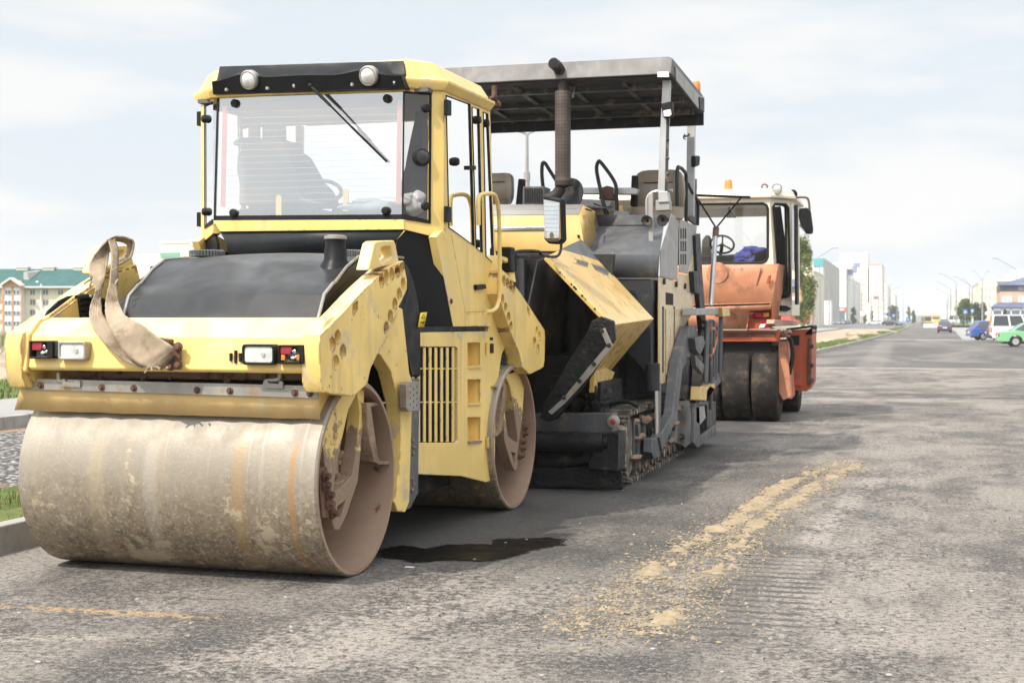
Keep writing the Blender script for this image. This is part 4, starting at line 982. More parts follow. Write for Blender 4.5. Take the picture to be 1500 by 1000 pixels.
# push beam and push roller in front
YB2 = -1.95
pb = pext('push_beam', PY(YB2, (560,640),(897,637),(897,606),(560,606)), (0,.25,0), m_grey, bevel=.01)
pext('push_beam_cap', PX(1.08, (897,638),(912,640),(913,610),(905,606),(897,606)), (-.06,0,0), m_grey, pb)
mb = MB(); a = P.u(884,648,y=YB2-.12); b = V(-1.0, a.y, a.z); mb.cyl(b, a, .095, n=28); mb.cyl(a, a+V(.05,0,0), .06, n=16); mb.build('push_roller', m_tar, pv, bevel=.01)
mb = MB(); mb.cyl(P.u(788,676,y=YB2), P.u(880,672,y=YB2), .055, n=18); mb.box(P.u(856,672,y=YB2).x, P.u(868,672,y=YB2).x, YB2-.08, YB2+.08, .27, .41); mb.build('lower_cross_tube', m_tar, pv)
for px in (560, 860): pext('roller_bracket', PY(YB2-.15, (px,686),(px+45,690),(px+46,634),(px+20,634)), (0,.35,0), m_tar)
mb = MB(); q = PY(YB2-.05, (600,700),(800,712),(905,717),(912,717),(911,690),(880,684),(600,690)); mb.ext(q, (0,.04,0)); mb.build('ground_skirt', m_tar, pv, bevel=.01)
mb = MB(); c = P.u(899,617,y=YB2-.02); mb.lathe([(.06,0),(.06,.02),(.03,.03),(.001,.03)], c, (0,-1,0), 20); mb.build('beam_end_plate', m_steel, pb)
mb = MB(); mb.lathe([(.026,.03),(.02,.045),(.001,.048)], c, (0,-1,0), 16); mb.build('red_reflector', m_red, pb)
# hopper wings
YF3, YR3 = -2.35, -.55
wA, wB, wC = PY(YF3, (801,375),(897,476),(797,612)); rA, rB, rC = PY(YR3, (851,351),(958,467),(880,560))
def wing(sx):
    m = (lambda p: V(p.x*sx, p.y, p.z))
    th = .045
    def slab(q, nrm): 
        mb = MB(); mb.ext([m(p) for p in q], V(nrm.x*sx, nrm.y, nrm.z)*th); return mb
    nu = (wB-wA).cross(rA-wA).normalized(); nu = nu if nu.x < 0 else -nu
    o = slab([wA, wB, rB, rA], nu).build('hopper_wing', m_pyel, pv, bevel=.01, seg=3)
    nl = (wC-wB).cross(rB-wB).normalized(); nl = nl if nl.x < 0 else -nl
    slab([wB, wC, rC, rB], nl).build('wing_underside', m_pyel, o, bevel=.006)
    # dark inner skin
    mb = MB(); off = V(-.10, .05, -.04); mb.face([m(p+off) for p in (wA, rA, rC+V(-.3,0,0), wC+V(-.3,0,0))]); mb.build('wing_inner_skin', m_hopin, o, solid=.02)
    f = PY(YF3-.05, (790,612),(797,590),(812,566),(838,520),(860,486),(866,470),(880,463),(899,470),(901,497),(862,556),(815,614),(803,618))
    mb = MB(); mb.ext([m(p) for p in f], (0,.07,0)); fl = mb.build('front_flap', m_tar, o, bevel=.012)
    s = PY(YF3-.062, (879,484),(886,480),(898,506),(866,548),(828,590),(808,607),(803,603),(826,582),(860,540),(889,506))
    mb = MB(); mb.ext([m(p) for p in s], (0,.012,0)); st = mb.build('flap_strip', m_steel, fl, bevel=.002)
    mb = MB()
    for p in PY(YF3-.062, (882,485),(892,506),(870,533),(849,558),(826,582)): mb.bolt(m(p), (0,-1,0), .014, .02)
    mb.build('bolt', m_dsteel, fl, split=True)
    # decal stripes and edge trim
    def onw(u, v, h=.002): return m(wA.lerp(wB, v).lerp(rA.lerp(rB, v), u) - nu*h)
    mb = MB()
    mb.ext([onw(.40,.0), onw(1,.0), onw(1,.26), onw(.93,.25)], V(-nu.x*sx, -nu.y, -nu.z)*.002); mb.ext([onw(.42,.20), onw(.52,.17), onw(1,.39), onw(.86,.43)], V(-nu.x*sx, -nu.y, -nu.z)*.002)
    mb.build('grey_decal', m_pgrey, o)
    mb = MB()
    for e0, e1 in (((.36,.185),(.86,.445)), ((.46,.15),(1,.365))):
        a, b = onw(*e0), onw(*e1); d = (onw(e0[0]+.02, e0[1])-a); mb.ext([a, a+d*.35, b+d*.35, b], V(-nu.x*sx, -nu.y, -nu.z)*.002)
    mb.build('decal_line', m_pdark, o, split=True)
    mb = MB()
    for i in range(16):
        t = .05+.9*random.random()**.8; mb.ball(m(wA.lerp(wB, t)+V(0,.0,-.022)), random.uniform(.004,.013), 7, 5, sq=(1,.5,1), jit=.7)
    mb.build('tar_edge', m_tar, o, ang=60)
    return o
wing(1); wing(-1)
hb = PY(-.62, (560,560),(880,560),(900,372),(560,372))
pext('hopper_back_wall', hb, (0,.06,0), m_hopin)
mb = MB()
for x0, x1, y0, y1 in ((808,818,400,560),(833,858,430,560),(760,768,380,560)): mb.ext(PY(-.75, (x0,y1),(x1,y1),(x1,y0),(x0,y0)), (0,.1,0))
mb.build('hopper_post', m_pdark, pv, split=True)
mb = MB(); mb.ext(PY(-1.6, (600,640),(880,620),(880,560),(600,520)), (0,1.0,0)); mb.build('hopper_floor', m_tar, pv)
mb = MB()
for i in range(40): 
    p = P.u(845+random.random()*40, 596-random.random()*26, y=-1.7+random.random()*.5); mb.ball(p, .03+.05*random.random(), 8, 6, jit=.8)
mb.build('asphalt_crumb', m_tar, pv, ang=60)
q = PX(.98, (870,575),(895,560),(901,545),(888,538),(872,545)); pext('wing_stop', q, (-.05,0,0), m_pyel)
mb = MB(); mb.tube(spline(PY(-1.2, (866,605),(890,594),(918,588),(935,596)), 5), .02, 8); mb.build('hose', m_rub, pv)
# hoods
YH = -.40
fr = PY(YH, (560,367),(856,367),(848,315),(560,318)); 
bk = [P.u(560,301,y=YH+.35), P.u(853,301,y=YH+.35)]
mb = MB(); mb.add(fr, [(0,1,2,3)])
mb.add([fr[0], fr[1], V(fr[1].x, 1.2, fr[1].z), V(fr[0].x, 1.2, fr[0].z)], [(0,1,2,3)])
sd_ = [fr[2], fr[1], V(fr[1].x+.02, .25, fr[1].z), P.u(869,326,y=.25), P.u(871,310,y=.2), bk[1]]
mb.face(sd_); yh = mb.build('engine_hood', m_pyel, pv, solid=.02, ang=20)
mb = MB(); mb.add([fr[3]+V(0,-.004,.004), fr[2]+V(0,-.004,.004), bk[1]+V(0,0,.004), bk[0]+V(0,0,.004)], [(0,1,2,3)]); mb.add([bk[0]+V(0,0,.004), bk[1]+V(0,0,.004), V(bk[1].x+.1, 1.3, bk[1].z+.06), V(bk[0].x, 1.3, bk[0].z+.06)], [(0,1,2,3)]); mb.build('hood_top', m_plgrey, yh, solid=.015, ang=20)
pext('hood_slot', PY(YH+.17, (720,310),(845,308),(845,306),(720,308)), (0,.02,0), m_dark, yh, bevel=0)
pext('chrome_trim', PY(YH-.02, (720,338),(822,337),(822,332),(720,333)), (0,.02,0), m_chrome, yh, bevel=.003)
pext('slot_vent', PX(P.u(862,308,y=0).x+.02, (857,305),(866,308),(866,310),(857,307)), (.01,0,0), m_dark, yh, bevel=0)
YG = -.30
g0 = PY(YG, (858,373),(966,374),(964,407),(858,407)); back = [P.u(876,331,y=.55), P.u(972,331,y=.55)]
mb = MB(); mb.add([g0[0], g0[1], g0[2], g0[3]], [(0,1,2,3)]); mb.add([g0[0], g0[1], back[1], back[0]], [(0,1,2,3)])
up = [P.u(874,316,y=.62), P.u(962,316,y=.62)]; mb.add([back[0], back[1], up[1], up[0]], [(0,1,2,3)]); mb.add([up[0], up[1], V(up[1].x+.1, 1.6, up[1].z), V(up[0].x, 1.6, up[0].z)], [(0,1,2,3)])
mb.add([g0[0], g0[3], V(g0[3].x, .6, g0[3].z), back[0]], [(0,1,2,3)])
gh_ = mb.build('grey_hood', m_pgrey, pv, solid=.02, ang=20)
pext('hood_gap', PY(.52, (878,332),(955,331.5),(955,329),(878,330)), (0,.02,0), m_dark, gh_, bevel=0)
pext('lower_block', [V(min(q.x,1.262),q.y,q.z) for q in PY(YG+.01, (880,408.5),(964,408.5),(964,543),(944,543),(915,512),(880,470))], (0,1.3,0), m_pdark, pv)
mb = MB(); mb.ext(PX(P.u(850,350,y=-.3).x, (845,344),(866,345),(858,372),(852,365)), (.02,0,0)); mb.build('corner_filler', m_pdark, pv)
# right side panels
XSP = 1.30
def pyz(x, *pts): return [(p.y, p.z) for p in PX(x, *pts)]
def pplate(name, out, holes, mat, par=pv, x=XSP, th=.008, bev=.002):
    mb = MB(); mb.plate(out, holes, th, bev, lambda u, v, w: (x-th/2+w, u, v)); return mb.build(name, mat, par)
upp = pyz(XSP, (967.5,404),(967.5,371),(984,313),(994,320),(992.5,411))
up1 = pplate('upper_panel', upp, [], m_plgrey)
vp = pyz(XSP, (995,320.5),(1021,331),(1018,362),(1007,401),(995,398.5))
vh = [pyz(XSP, (x,y),(x+2.2,y+.6),(x+2.2,y+h),(x,y+h-.4)) for y, h in ((334.5,15.5),(353,15.5),(372,15.5)) for x in (996.6,999.9,1003.1)]
vpl = pplate('vent_panel', vp, vh, m_plgrey); mb = MB(); mb.ext([V(XSP-.010, u, v) for u, v in pyz(XSP, (996,332),(1006,335),(1006,390),(996,388))], (-.02,0,0)); mb.build('vent_dark', m_dark, vpl)
lp = pyz(XSP, (964.5,406),(993,413),(995,400.5),(1007,403),(1018,364),(1021,345),(1025,345),(1016,420),(1016,456),(997,486),(991,556),(965.5,563))
lh_ = [pyz(XSP, (970,449),(973,449.5),(973,546),(970,546)), pyz(XSP, (986.5,449),(989,449),(989,545),(986.5,545))]
lpn = pplate('lower_side_panel', lp, lh_, m_pbeige); mb = MB(); mb.ext([V(XSP-.010, u, v) for u, v in pyz(XSP, (968,430),(992,430),(990,548),(968,548))], (-.02,0,0)); mb.build('vent_dark', m_dark, lpn)
pplate('raised_panel', pyz(XSP, (974.5,452),(985.5,452),(985,548),(974.5,549)), [], m_pbeige, lpn, x=XSP+.012)
pplate('square_vent', pyz(XSP, (975,428),(986,430),(986,447),(975,446)), [], m_dark, lpn, x=XSP+.003, th=.006)
mb = MB()
for c in PX(XSP+.005, (972,412),(990,416),(1003,419)): mb.cyl(c, c+V(.02,0,0), .035, n=12)
mb.build('panel_latch', m_dsteel, lpn, split=True)
pplate('orange_edge', pyz(XSP, (963,440),(965.3,440),(966,564),(963.4,566)), [], m_pyel, lpn, x=XSP+.01)
pplate('panel_clip', pyz(XSP, (977,548),(981,543),(983,550),(982,558),(978,557)), [], m_pdark, lpn, x=XSP+.02)
# mirror side panels for the far side
pext('far_side_panel', [V(-XSP,-.2,.85), V(-XSP,2.4,1.3), V(-XSP,2.4,2.6), V(-XSP,.4,2.7), V(-XSP,-.2,2.2)], (.03,0,0), m_pbeige)
pext('engine_body', [V(-1.25,.2,.8), V(1.22,.2,.8), V(1.22,.2,1.8), V(-1.25,.2,1.8)], (0,2.3,0), m_pdark)
# lift cylinder and screed arm
mb = MB(); mb.cyl(P.u(956,532,x=1.33), P.u(956,572,x=1.33), .075, n=20); cy = mb.build('lift_cylinder', m_pdark, pv, bevel=.006)
mb = MB(); mb.cyl(P.u(960,572,x=1.36), P.u(961,642,x=1.36), .028, n=16); mb.build('piston_rod', m_chrome, cy)
mb = MB(); mb.ext(PX(1.40, (956,642),(965,640),(967,668),(958,672),(955,662)), (-.09,0,0)); mb.build('rod_yoke', m_grey, cy, bevel=.006)
arm_p = PX(1.42, (1010,477),(1021,477),(1021,510),(1000,540),(992,612),(970,660),(966,640),(985,606),(993,530),(1002,500))
pext('screed_arm', arm_p, (-.10,0,0), m_grey)
pext('arm_guide', PX(1.38, (964,560),(969,560),(968,636),(964,636)), (-.05,0,0), m_grey)
pext('arm_side_plate', PX(1.30, (993,588),(1011,586),(1014,645),(1005,655),(990,648)), (-.12,0,0), m_plgrey)
# screed and its controls behind the arm
SX = 1.50
sp_ = pext('screed_end_plate', PX(SX, (1018,590),(1024,588),(1026,640),(1048,622),(1050,632),(1022,656),(1016,648)), (-.04,0,0), m_grey)
pext('screed_body', [V(-1.5,2.5,.12), V(SX-.05,2.5,.12), V(SX-.05,2.5,.55), V(-1.5,2.5,.55)], (0,.8,0), m_dsteel)
pext('screed_beam', PX(SX, (1018,586),(1022,592),(1056,560),(1057,545),(1050,548)), (-.08,0,0), m_grey)
pext('yellow_stop', PX(SX+.06, (1028,586),(1034,587),(1035,568),(1047,562),(1047,570),(1040,574),(1040,566)), (-.12,0,0), m_pyel)
pext('yellow_stop_block', PX(SX+.07, (1026,586),(1035,587),(1036,567),(1027,566)), (-.12,0,0), m_pyel, bevel=.01)
mb = MB()
for x0, y0, x1, y1, r in ((1036,470,1033,560,.035),(1046,470,1045,552,.02),(1050,480,1048,556,.025),(1056,462,1054,552,.03),(1041,468,1041,600,.025)): mb.cyl(P.u(x0,y0,x=SX), P.u(x1,y1,x=SX), r, n=12)
mb.build('screed_post', m_grey, pv, split=True)
mb = MB(); mb.tube(spline(PX(SX, (1040,482),(1046,482),(1049,494),(1045,512),(1040,522)), 5), .022, 8); mb.build('orange_hose', flat('orange_hose', (.5,.13,.04), .5), pv)
mb = MB()
for pp in (((1020,455),(1026,466),(1034,474),(1044,470)), ((1030,480),(1024,500),(1030,520)), ((1036,520),(1030,540),(1038,552))): mb.tube(spline(PX(SX-.05, *pp), 5), .02, 7)
mb.build('hydraulic_hose', m_rub, pv, split=True)
cbx = pext('control_box', PX(SX, (1021,462),(1054,461),(1053,451),(1022,452)), (-.18,0,0), m_plgrey, bevel=.012)
pext('yellow_box', PX(SX+.05, (1059,464),(1070,463),(1068,450),(1058,450)), (-.10,0,0), m_pyel, bevel=.01)
pext('clamp', PX(SX, (1018,495),(1030,492),(1034,502),(1026,520),(1020,512)), (-.12,0,0), m_grey)
pext('clamp', PX(SX, (1018,520),(1032,534),(1030,548),(1020,536)), (-.06,0,0), m_grey)
pext('step_plate', PX(SX, (1020,596),(1032,594),(1034,612),(1026,622),(1020,618)), (-.04,0,0), m_plgrey)
# dark rear strut
pext('rear_strut', PX(1.34, (1019,345),(1026,342),(1029,400),(1038,520),(1032,520),(1022,410)), (-.06,0,0), m_pdark)
pext('rear_bracket', PX(1.36, (1016,398),(1028,396),(1030,416),(1027,432),(1018,428)), (-.08,0,0), m_pdark)
# canopy
xc = 1.45; cy0 = P.u(986,100,x=xc).y
zt0 = P.u(983,84,x=xc).z; zb0 = P.u(990,112,x=xc).z; cy1 = P.u(1031,150,x=xc).y; zb1 = P.u(1030,166,x=xc).z; zt1 = P.u(1032,139,x=xc).z
mb = MB()
def cxs(y, zt, zb, k): return [V(-xc, y, zb), V(-xc, y+k, zt-.02), V(-xc+.05, y+k, zt), V(xc-.05, y+k, zt), V(xc, y+k, zt-.02), V(xc, y, zb)]
A_, B_ = cxs(cy0-.12, zt0+.03, zb0-.02, .10), cxs(cy1, zt1, zb1, -.08)
mb.loft([A_, B_]); can = mb.build('canopy', m_can, pv, bevel=.015, seg=3)
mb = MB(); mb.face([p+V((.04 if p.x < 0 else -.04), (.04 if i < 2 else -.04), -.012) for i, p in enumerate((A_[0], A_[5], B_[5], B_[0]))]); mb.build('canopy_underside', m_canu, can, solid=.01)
mb = MB()
for k in range(3):
    y = cy0+.25+k*.75; z = zb0-.05-k*.035; mb.box(-xc+.06, xc-.06, y, y+.08, z-.06, z+.02)
mb.build('canopy_beam', m_dsteel, can, split=True)
mb = MB()
for x in (-.9, -.3, .3, .9): mb.hexa([V(x-.03,cy0+.05,zb0-.08), V(x+.03,cy0+.05,zb0-.08), V(x+.03,cy1-.1,zb1-.05), V(x-.03,cy1-.1,zb1-.05), V(x-.03,cy0+.05,zb0), V(x+.03,cy0+.05,zb0), V(x+.03,cy1-.1,zb1), V(x-.03,cy1-.1,zb1)])
mb.build('canopy_rib', m_dsteel, can, split=True)
pext('rear_valance', [V(-xc,cy1-.02,zb1-.14), V(xc,cy1-.02,zb1-.14), V(xc,cy1-.02,zb1+.02), V(-xc,cy1-.02,zb1+.02)], (0,.03,0), m_pdark, can)
pext('side_flap', PX(xc+.015, (990,97),(994,103),(1026,141),(1032,142),(1031,165),(1024,160),(991,118)), (-.012,0,0), m_plgrey, can, bevel=.003)
pext('flap_corner', PX(xc+.03, (1025,142),(1032,144),(1032,165),(1026,160)), (-.02,0,0), m_pdark, can)
pext('white_label', PY(cy0-.128, (963,113),(980,113),(979,105),(963,105.5)), (0,.01,0), flat('white_label', (.75,.75,.75)), can, bevel=0)
mb = MB(); c = P.u(1020,131,x=1.2); mb.lathe([(.055,-.06),(.055,.06),(.04,.10),(.001,.115)], c, (0,0,1), 20); mb.build('beacon', m_amber, can)
mb = MB(); mb.tube([P.u(724,160,y=cy1-.3), P.u(1008,153,y=cy1-.3)], .012, 6); mb.build('curtain_rod', m_galv, can)
def post(name, a, b, w=.05): mb = MB(); mb.bar(a, b, w*2, w*1.4); return mb.build(name, m_galv, pv, bevel=.008)
fp = post('canopy_post', P.u(977,118,y=cy0+.15), P.u(970,282,y=cy0+.15), .045)
post('canopy_post', P.u(1013,166,x=1.25), P.u(1011,318,x=1.25), .05)
for yy in (cy0+.15, cy1-.15): post('canopy_post', V(-1.25, yy, 2.6), V(-1.25, yy, 4.1), .045)
mb = MB(); mb.bar(P.u(979,150,y=cy0+.13), P.u(976,282,y=cy0+.13), .03, .03)
for y in (180, 205, 232, 255): c = P.u(978,y,y=cy0+.12); mb.ball(c, .02, 8, 6)
mb.build('post_tube', m_dsteel, fp)
mb = MB(); q = PY(cy0+.02, (968,152),(984,148),(986,168),(982,172),(971,172)); mb.ext(q, (0,.1,0)); wl = mb.build('work_lamp', m_rub, fp, bevel=.01)
pext('lens', PY(cy0+.012, (971,162),(982.5,160),(984,168),(981,171),(972,171)), (0,.012,0), m_lens, wl)
mb = MB(); mb.tube(PX(1.3, (1003,200),(1009,199),(1009,196)), .012, 6); mb.tube(spline(PX(1.3, (1003,197),(1001,202),(1004,204)), 3), .008, 6); mb.build('hook', m_dsteel, pv)
pext('rear_lamp', PX(1.34, (1019,228),(1026,228),(1025,243),(1019,245)), (-.06,0,0), m_rub, bevel=.02)
# folding post foot and small bits on the hood
pext('post_hinge_box', PY(cy0+.10, (964,280),(978,280),(980,296),(964,297)), (0,.14,0), m_galv, bevel=.01)
pext('post_hinge_box', PY(cy0+.12, (960,293),(981,293),(981,308),(960,309)), (0,.14,0), m_plgrey, bevel=.01)
mb = MB(); mb.bar(P.u(953.5,284,y=.1), P.u(954,362,y=.1), .05, .05); mb.build('hood_post', m_plgrey, pv, bevel=.005)
mb = MB(); mb.tube(spline(PY(.2, (948,316),(948,292),(954,283),(964,280),(985,279)), 5), .018, 8); mb.build('hood_rail', m_galv, pv)
mb = MB()
for c in PY(.05, (949,323),(972,322)): mb.lathe([(.02,-.10),(.035,-.05),(.04,.0),(.065,.03),(.06,.03),(.02,.015)], c, V(-.25,-1,-.3).normalized(), 20)
mb.build('horn', m_dsteel, pv, split=True)
mb = MB(); mb.tube(spline(PX(1.28, (992,318),(992,252),(996,246),(1002,251),(1005,262),(1005,330)), 5), .022, 8); mb.tube(spline(PX(1.28, (1008,270),(1014,282),(1022,296),(1022,330)), 5), .02, 8); mb.build('grab_hoop', m_pdark, pv, split=True)
pext('rear_panel', PX(1.20, (1011,262),(1021,262),(1021,330),(1010,322)), (-.04,0,0), m_pdark)
# exhaust
mx_m = NT('perforated_guard'); x_, y_, z_ = mx_m.sep()
ang_ = mx_m.math('ARCTAN2', y_, x_)
hol = mx_m.math('MULTIPLY', mx_m.math('GREATER_THAN', mx_m.math('SINE', mx_m.math('MULTIPLY', ang_, 16)), .35), mx_m.math('GREATER_THAN', mx_m.math('SINE', mx_m.math('MULTIPLY', z_, 170)), .30))
hol2 = mx_m.math('MULTIPLY', hol, mx_m.ramp(z_, .055, .06))
pb_ = mx_m.bsdf(mx_m.mix(mx_m.ramp(mx_m.noise(5,5), .35, .7), (.07,.054,.046), (.12,.096,.08)), .6, .3); tr_ = mx_m.n('ShaderNodeBsdfTransparent'); ms_ = mx_m.n('ShaderNodeMixShader')
mx_m.L.new(hol2, ms_.inputs[0]); mx_m.L.new(pb_.outputs[0], ms_.inputs[1]); mx_m.L.new(tr_.outputs[0], ms_.inputs[2]); mx_m.L.new(ms_.outputs[0], mx_m.out.inputs[0])
YE = -.05
e = PY(YE, (821,92),(822,104),(825,120),(824.5,160),(824,262),(822,274),(814,286),(800,292))
rad = (836-813)/2*(P.u(824,200,y=YE)-V(*P._l((0,0,CAMH),True))).length/FL
mb = MB(); mb.tube(spline([e[1]+V(-.03,-.22,.045), e[1]+V(-.02,-.13,.035), e[1]+V(-.008,-.04,.0)]+e[2:], 5), rad*.72, 20); ex = mb.build('exhaust_pipe', m_brown, pv)
mb = MB(); ax = V(-.1,-.98,.16).normalized(); mb.lathe([(rad*.62,0),(.001,.0)], e[1]+V(-.031,-.224,.0455), ax, 20); mb.build('exhaust_mouth', m_dark, ex)
mb = MB(); zt_, zb_ = P.u(824,134,y=YE).z, P.u(824,270,y=YE).z; mb.loft([mb.ring((0,0,zz), (0,0,1), rad*k, 40) for zz, k in ((0,1),(zt_-zb_,1))], caps=False)
g_ = mb.build('exhaust_guard', mx_m.mat, ex); g_.location = (e[3].x, e[3].y, zb_)
mb = MB(); c = P.u(826,268,y=YE); mb.lathe([(rad*1.15,-.03),(rad*1.15,.02),(rad*.8,.02)], c, (0,0,1), 28); mb.build('exhaust_clamp', m_brown, ex)
mb = MB(); c = P.u(834,286,y=YE+.15); mb.lathe([(.001,-.01),(.19,-.01),(.19,.01),(.001,.01)], c, V(-.5,-1,.2).normalized(), 28); mb.build('heat_shield', m_dsteel, ex)
mb = MB(); mb.bar(P.u(843,118,y=cy0+.3), P.u(839,142,y=YE), .02, .02); mb.build('exhaust_stay', m_galv, ex)
# operator platform: seats, rails, console
def seat(px0, px1, y0, y1, yy):
    mb = MB(); a = P.u(px0,y1,y=yy); b = P.u(px1,y0,y=yy); w = b.x-a.x; h = b.z-a.z; rings = []
    for t, k, d in ((0,.80,0),(.15,.95,-.03),(.4,1,-.05),(.68,.97,-.03),(.84,.90,.01),(.93,.80,.03),(.98,.66,.05),(1,.4,.07)):
        ring = []
        for i in range(28):
            an = 2*PI*i/28; c, s = math.cos(an), math.sin(an); ring.append(V(a.x+w/2+w/2*k*math.copysign(abs(c)**.5, c), yy+d+.09*math.copysign(abs(s)**.6, s)+.06*abs(c)**3*(-1), a.z+h*t))
        rings.append(ring)
    mb.loft(rings); o = mb.build('seat_backrest', m_pseat, pv, ang=60)
    mb = MB(); mb.loft([[V(a.x+w/2+w*.5*math.cos(2*PI*i/24), yy-.28+.30*math.sin(2*PI*i/24), a.z+z) for i in range(24)] for z in (-.10, -.02, .03)]); mb.build('seat_cushion', m_pseat, pv, ang=60)
    mb = MB(); z = a.z+h*.68; mb.tube([V(a.x+w*(.06+.88*i/10), yy-.125+.05*abs(i/5-1)**3, z) for i in range(11)], .008, 6); mb.build('seam', m_dsteel, o)
seat(928, 1006, 248, 312, 1.5); seat(700, 756, 253, 299, 1.5)
mb = MB()
mb.tube(spline(PY(.9, (802,300),(795,270),(794,243),(798,239),(806,251),(822,276)), 5), .022, 8); mb.build('grab_hoop', m_pdark, pv)
mb = MB(); mb.tube(spline(PY(.9, (891,330),(880,280),(874,250),(876,238),(881,239),(900,266),(903,285),(904,318)), 5), .022, 8); mb.build('grab_hoop', m_pdark, pv)
pext('console_bar', PY(1.0, (846,284),(933,285),(935,277),(929,275),(850,275)), (0,.12,0), m_galv, bevel=.01)
pext('console_clamp', PY(.95, (877,292),(897,292),(897,274),(889,272),(878,276)), (0,.2,0), m_rusty, bevel=.008)
pext('console_tray', PY(.9, (830,303),(870,309),(893,302),(897,294),(848,291)), (0,.25,0), m_plgrey, bevel=.01)
pext('console_post', PY(1.2, (923,302),(932,303),(933,257),(925,257)), (0,.1,0), m_rub, bevel=.01)
pext('console_post', PY(1.2, (755,300),(766,300),(767,262),(759,262)), (0,.1,0), m_rub, bevel=.01)
av = pext('air_intake_box', PY(.6, (765,300),(796,299),(797,273),(766,273)), (0,.3,0), m_grey)
mb = MB()
for i in range(8): mb.ext(PY(.59, (768.5+3.4*i,297),(770.5+3.4*i,297),(770.5+3.4*i,276),(768.5+3.4*i,276)), (0,.02,0))
mb.build('intake_slots', m_dark, av)
pext('yellow_switch', PY(.9, (905,310),(912,310),(911,301),(906,301)), (0,.08,0), m_pyel, bevel=.008)
pext('switch_panel', PY(.8, (898,318),(920,318),(919,309),(900,309)), (0,.1,0), m_plgrey)
mb = MB(); mb.tube(spline(PY(.9, (870,298),(885,305),(890,310),(893,318)), 4), .008, 6); mb.build('cable', m_rub, pv)
# mast with a wire yoke behind the screed
mb = MB(); xm = 1.5; mb.cyl(P.u(1041,448,x=xm), P.u(1048,346,x=xm), .03, n=12); ms = mb.build('tow_mast', m_galv, pv)
mb = MB(); t_ = P.u(1049,334,x=xm); mb.cyl(P.u(1048,347,x=xm), t_, .04, n=12); mb.build('mast_head', m_rusty, ms)
mb = MB(); l_, r_ = P.u(1022,291,y=t_.y), P.u(1086,289,y=t_.y); mb.tube([t_, l_], .012, 6); mb.tube([t_, r_], .012, 6); mb.bar(P.u(1016,286,y=t_.y), P.u(1099,289,y=t_.y), .03, .03); mb.build('wire_yoke', m_rub, ms)
# ================================================================ PNEUMATIC TYRE ROLLER
to = thing('tyre_roller', 'faded orange pneumatic tyre roller with cream cab, parked last behind the paver', 'road roller', (T.ox, T.oy, 0))
m_or = M('faded_orange_paint', (.51,.215,.115), .55, var=.18, vs=2, dirt=((.25,.11,.06), .50, .70, 3), chip=((.07,.035,.025), .66, 7), streak=((.4,.2,.1), .4), dust=((.47,.26,.165), .5), edge=((.10,.045,.03), .5))
m_or2 = M('deep_orange_paint', (.40,.075,.025), .5, var=.15, dirt=((.16,.06,.04), .56, .72, 4), chip=((.05,.03,.025), .68, 9))
m_cream = M('cream_cab_paint', (.66,.60,.48), .45, var=.06, dirt=((.42,.24,.12), .62, .78, 5), streak=((.45,.25,.12), .45))
m_tyre = M('dusty_smooth_tyre', (.026,.022,.019), .8, var=.35, vs=4, spec=.2, dirt=((.10,.075,.052), .50, .72, 4), chip=((.30,.23,.15), .72, 14), bump=.3, bs=50)
TX, TY = T.X, T.Y
def text_(name, pts, vec, mat, par=to, bevel=.008): mb = MB(); mb.ext(pts, vec); return mb.build(name, mat, par, bevel=bevel)
def tyre(x0, x1, yc, r=.6):
    mb = MB(); w = x1-x0; mb.lathe([(r*.55,0),(r*.72,.0),(r*.92,.005),(r*.975,.014),(r,.04),(r+.003,w/2),(r,w-.04),(r*.975,w-.014),(r*.92,w-.005),(r*.72,w),(r*.55,w)], (x0, yc, r), (1,0,0), 64); o = mb.build('tyre', m_tyre, to, ang=50)
    mb = MB(); mb.lathe([(r*.56,.02),(r*.52,.06),(r*.25,.09),(.001,.09)], (x0, yc, r), (1,0,0), 40); mb.lathe([(r*.56,w-.01),(r*.5,w-.09),(r*.25,w-.06),(.001,w-.05)], (x0, yc, r), (1,0,0), 40); mb.build('rim', m_or2, o)
yw = .02
tl = T.u(1056,560,y=yw-.6).x; tm = T.u(1098,560,y=yw-.6).x; tr2 = T.u(1138,560,y=yw-.6).x
tyre(tl, tm-.012, yw); tyre(tm+.012, tr2, yw)
for k in (1, 2): tyre(tl-k*.47, tl-k*.47+.44, yw)
for k in range(5): tyre(T.u(1172,590,y=2.05).x-.46-.5*k, T.u(1172,590,y=2.05).x-.5*k-.03, 2.45, .58)
# engine cover and lower body
yb = -.55
cov = TY(yb, (985,392),(1139,387),(1129,443),(985,447))
mb = MB(); b0 = [p+V(0,.10,0) for p in cov[:2]]
mb.add([cov[3], cov[2], b0[1], b0[0]], [(0,1,2,3)]); mb.add([b0[0], b0[1], b0[1]+V(.05,1.2,0), b0[0]+V(0,1.2,0)], [(0,1,2,3)])
low = TY(yb-.03, (985,482),(1093,482),(1098,455),(1130,453),(1129,444),(985,448))
mb.face(low); mb.add([cov[2], b0[1], b0[1]+V(.05,1.2,0), V(cov[2].x, cov[2].y+1.3, TY(yb,(1129,478))[0].z), TY(yb,(1132,478))[0]], [(0,1,2,3,4)])
ec = mb.build('engine_cover', m_or, to, solid=.03, ang=20)
text_('cover_seam', TY(yb+.055, (1104.5,432),(1106.5,432),(1116,392),(1114.5,392)), (0,-.02,0), m_rusty, ec, .003)
text_('cover_handle', TY(yb-.0, (1123,415),(1128,415),(1130,403),(1126,403)), (0,-.05,0), m_or2, ec, .01)
mb = MB(); c = T.u(1050,398,y=yb+.02); mb.cyl(c+V(0,.05,-.02), c+V(0,.012,-.02), .17, n=28); mb.build('round_hatch', m_or, ec, bevel=.01)
text_('lower_rim', TY(yb-.045, (985,447),(1129,443),(1129,447),(985,452)), (0,.02,0), m_or, ec)
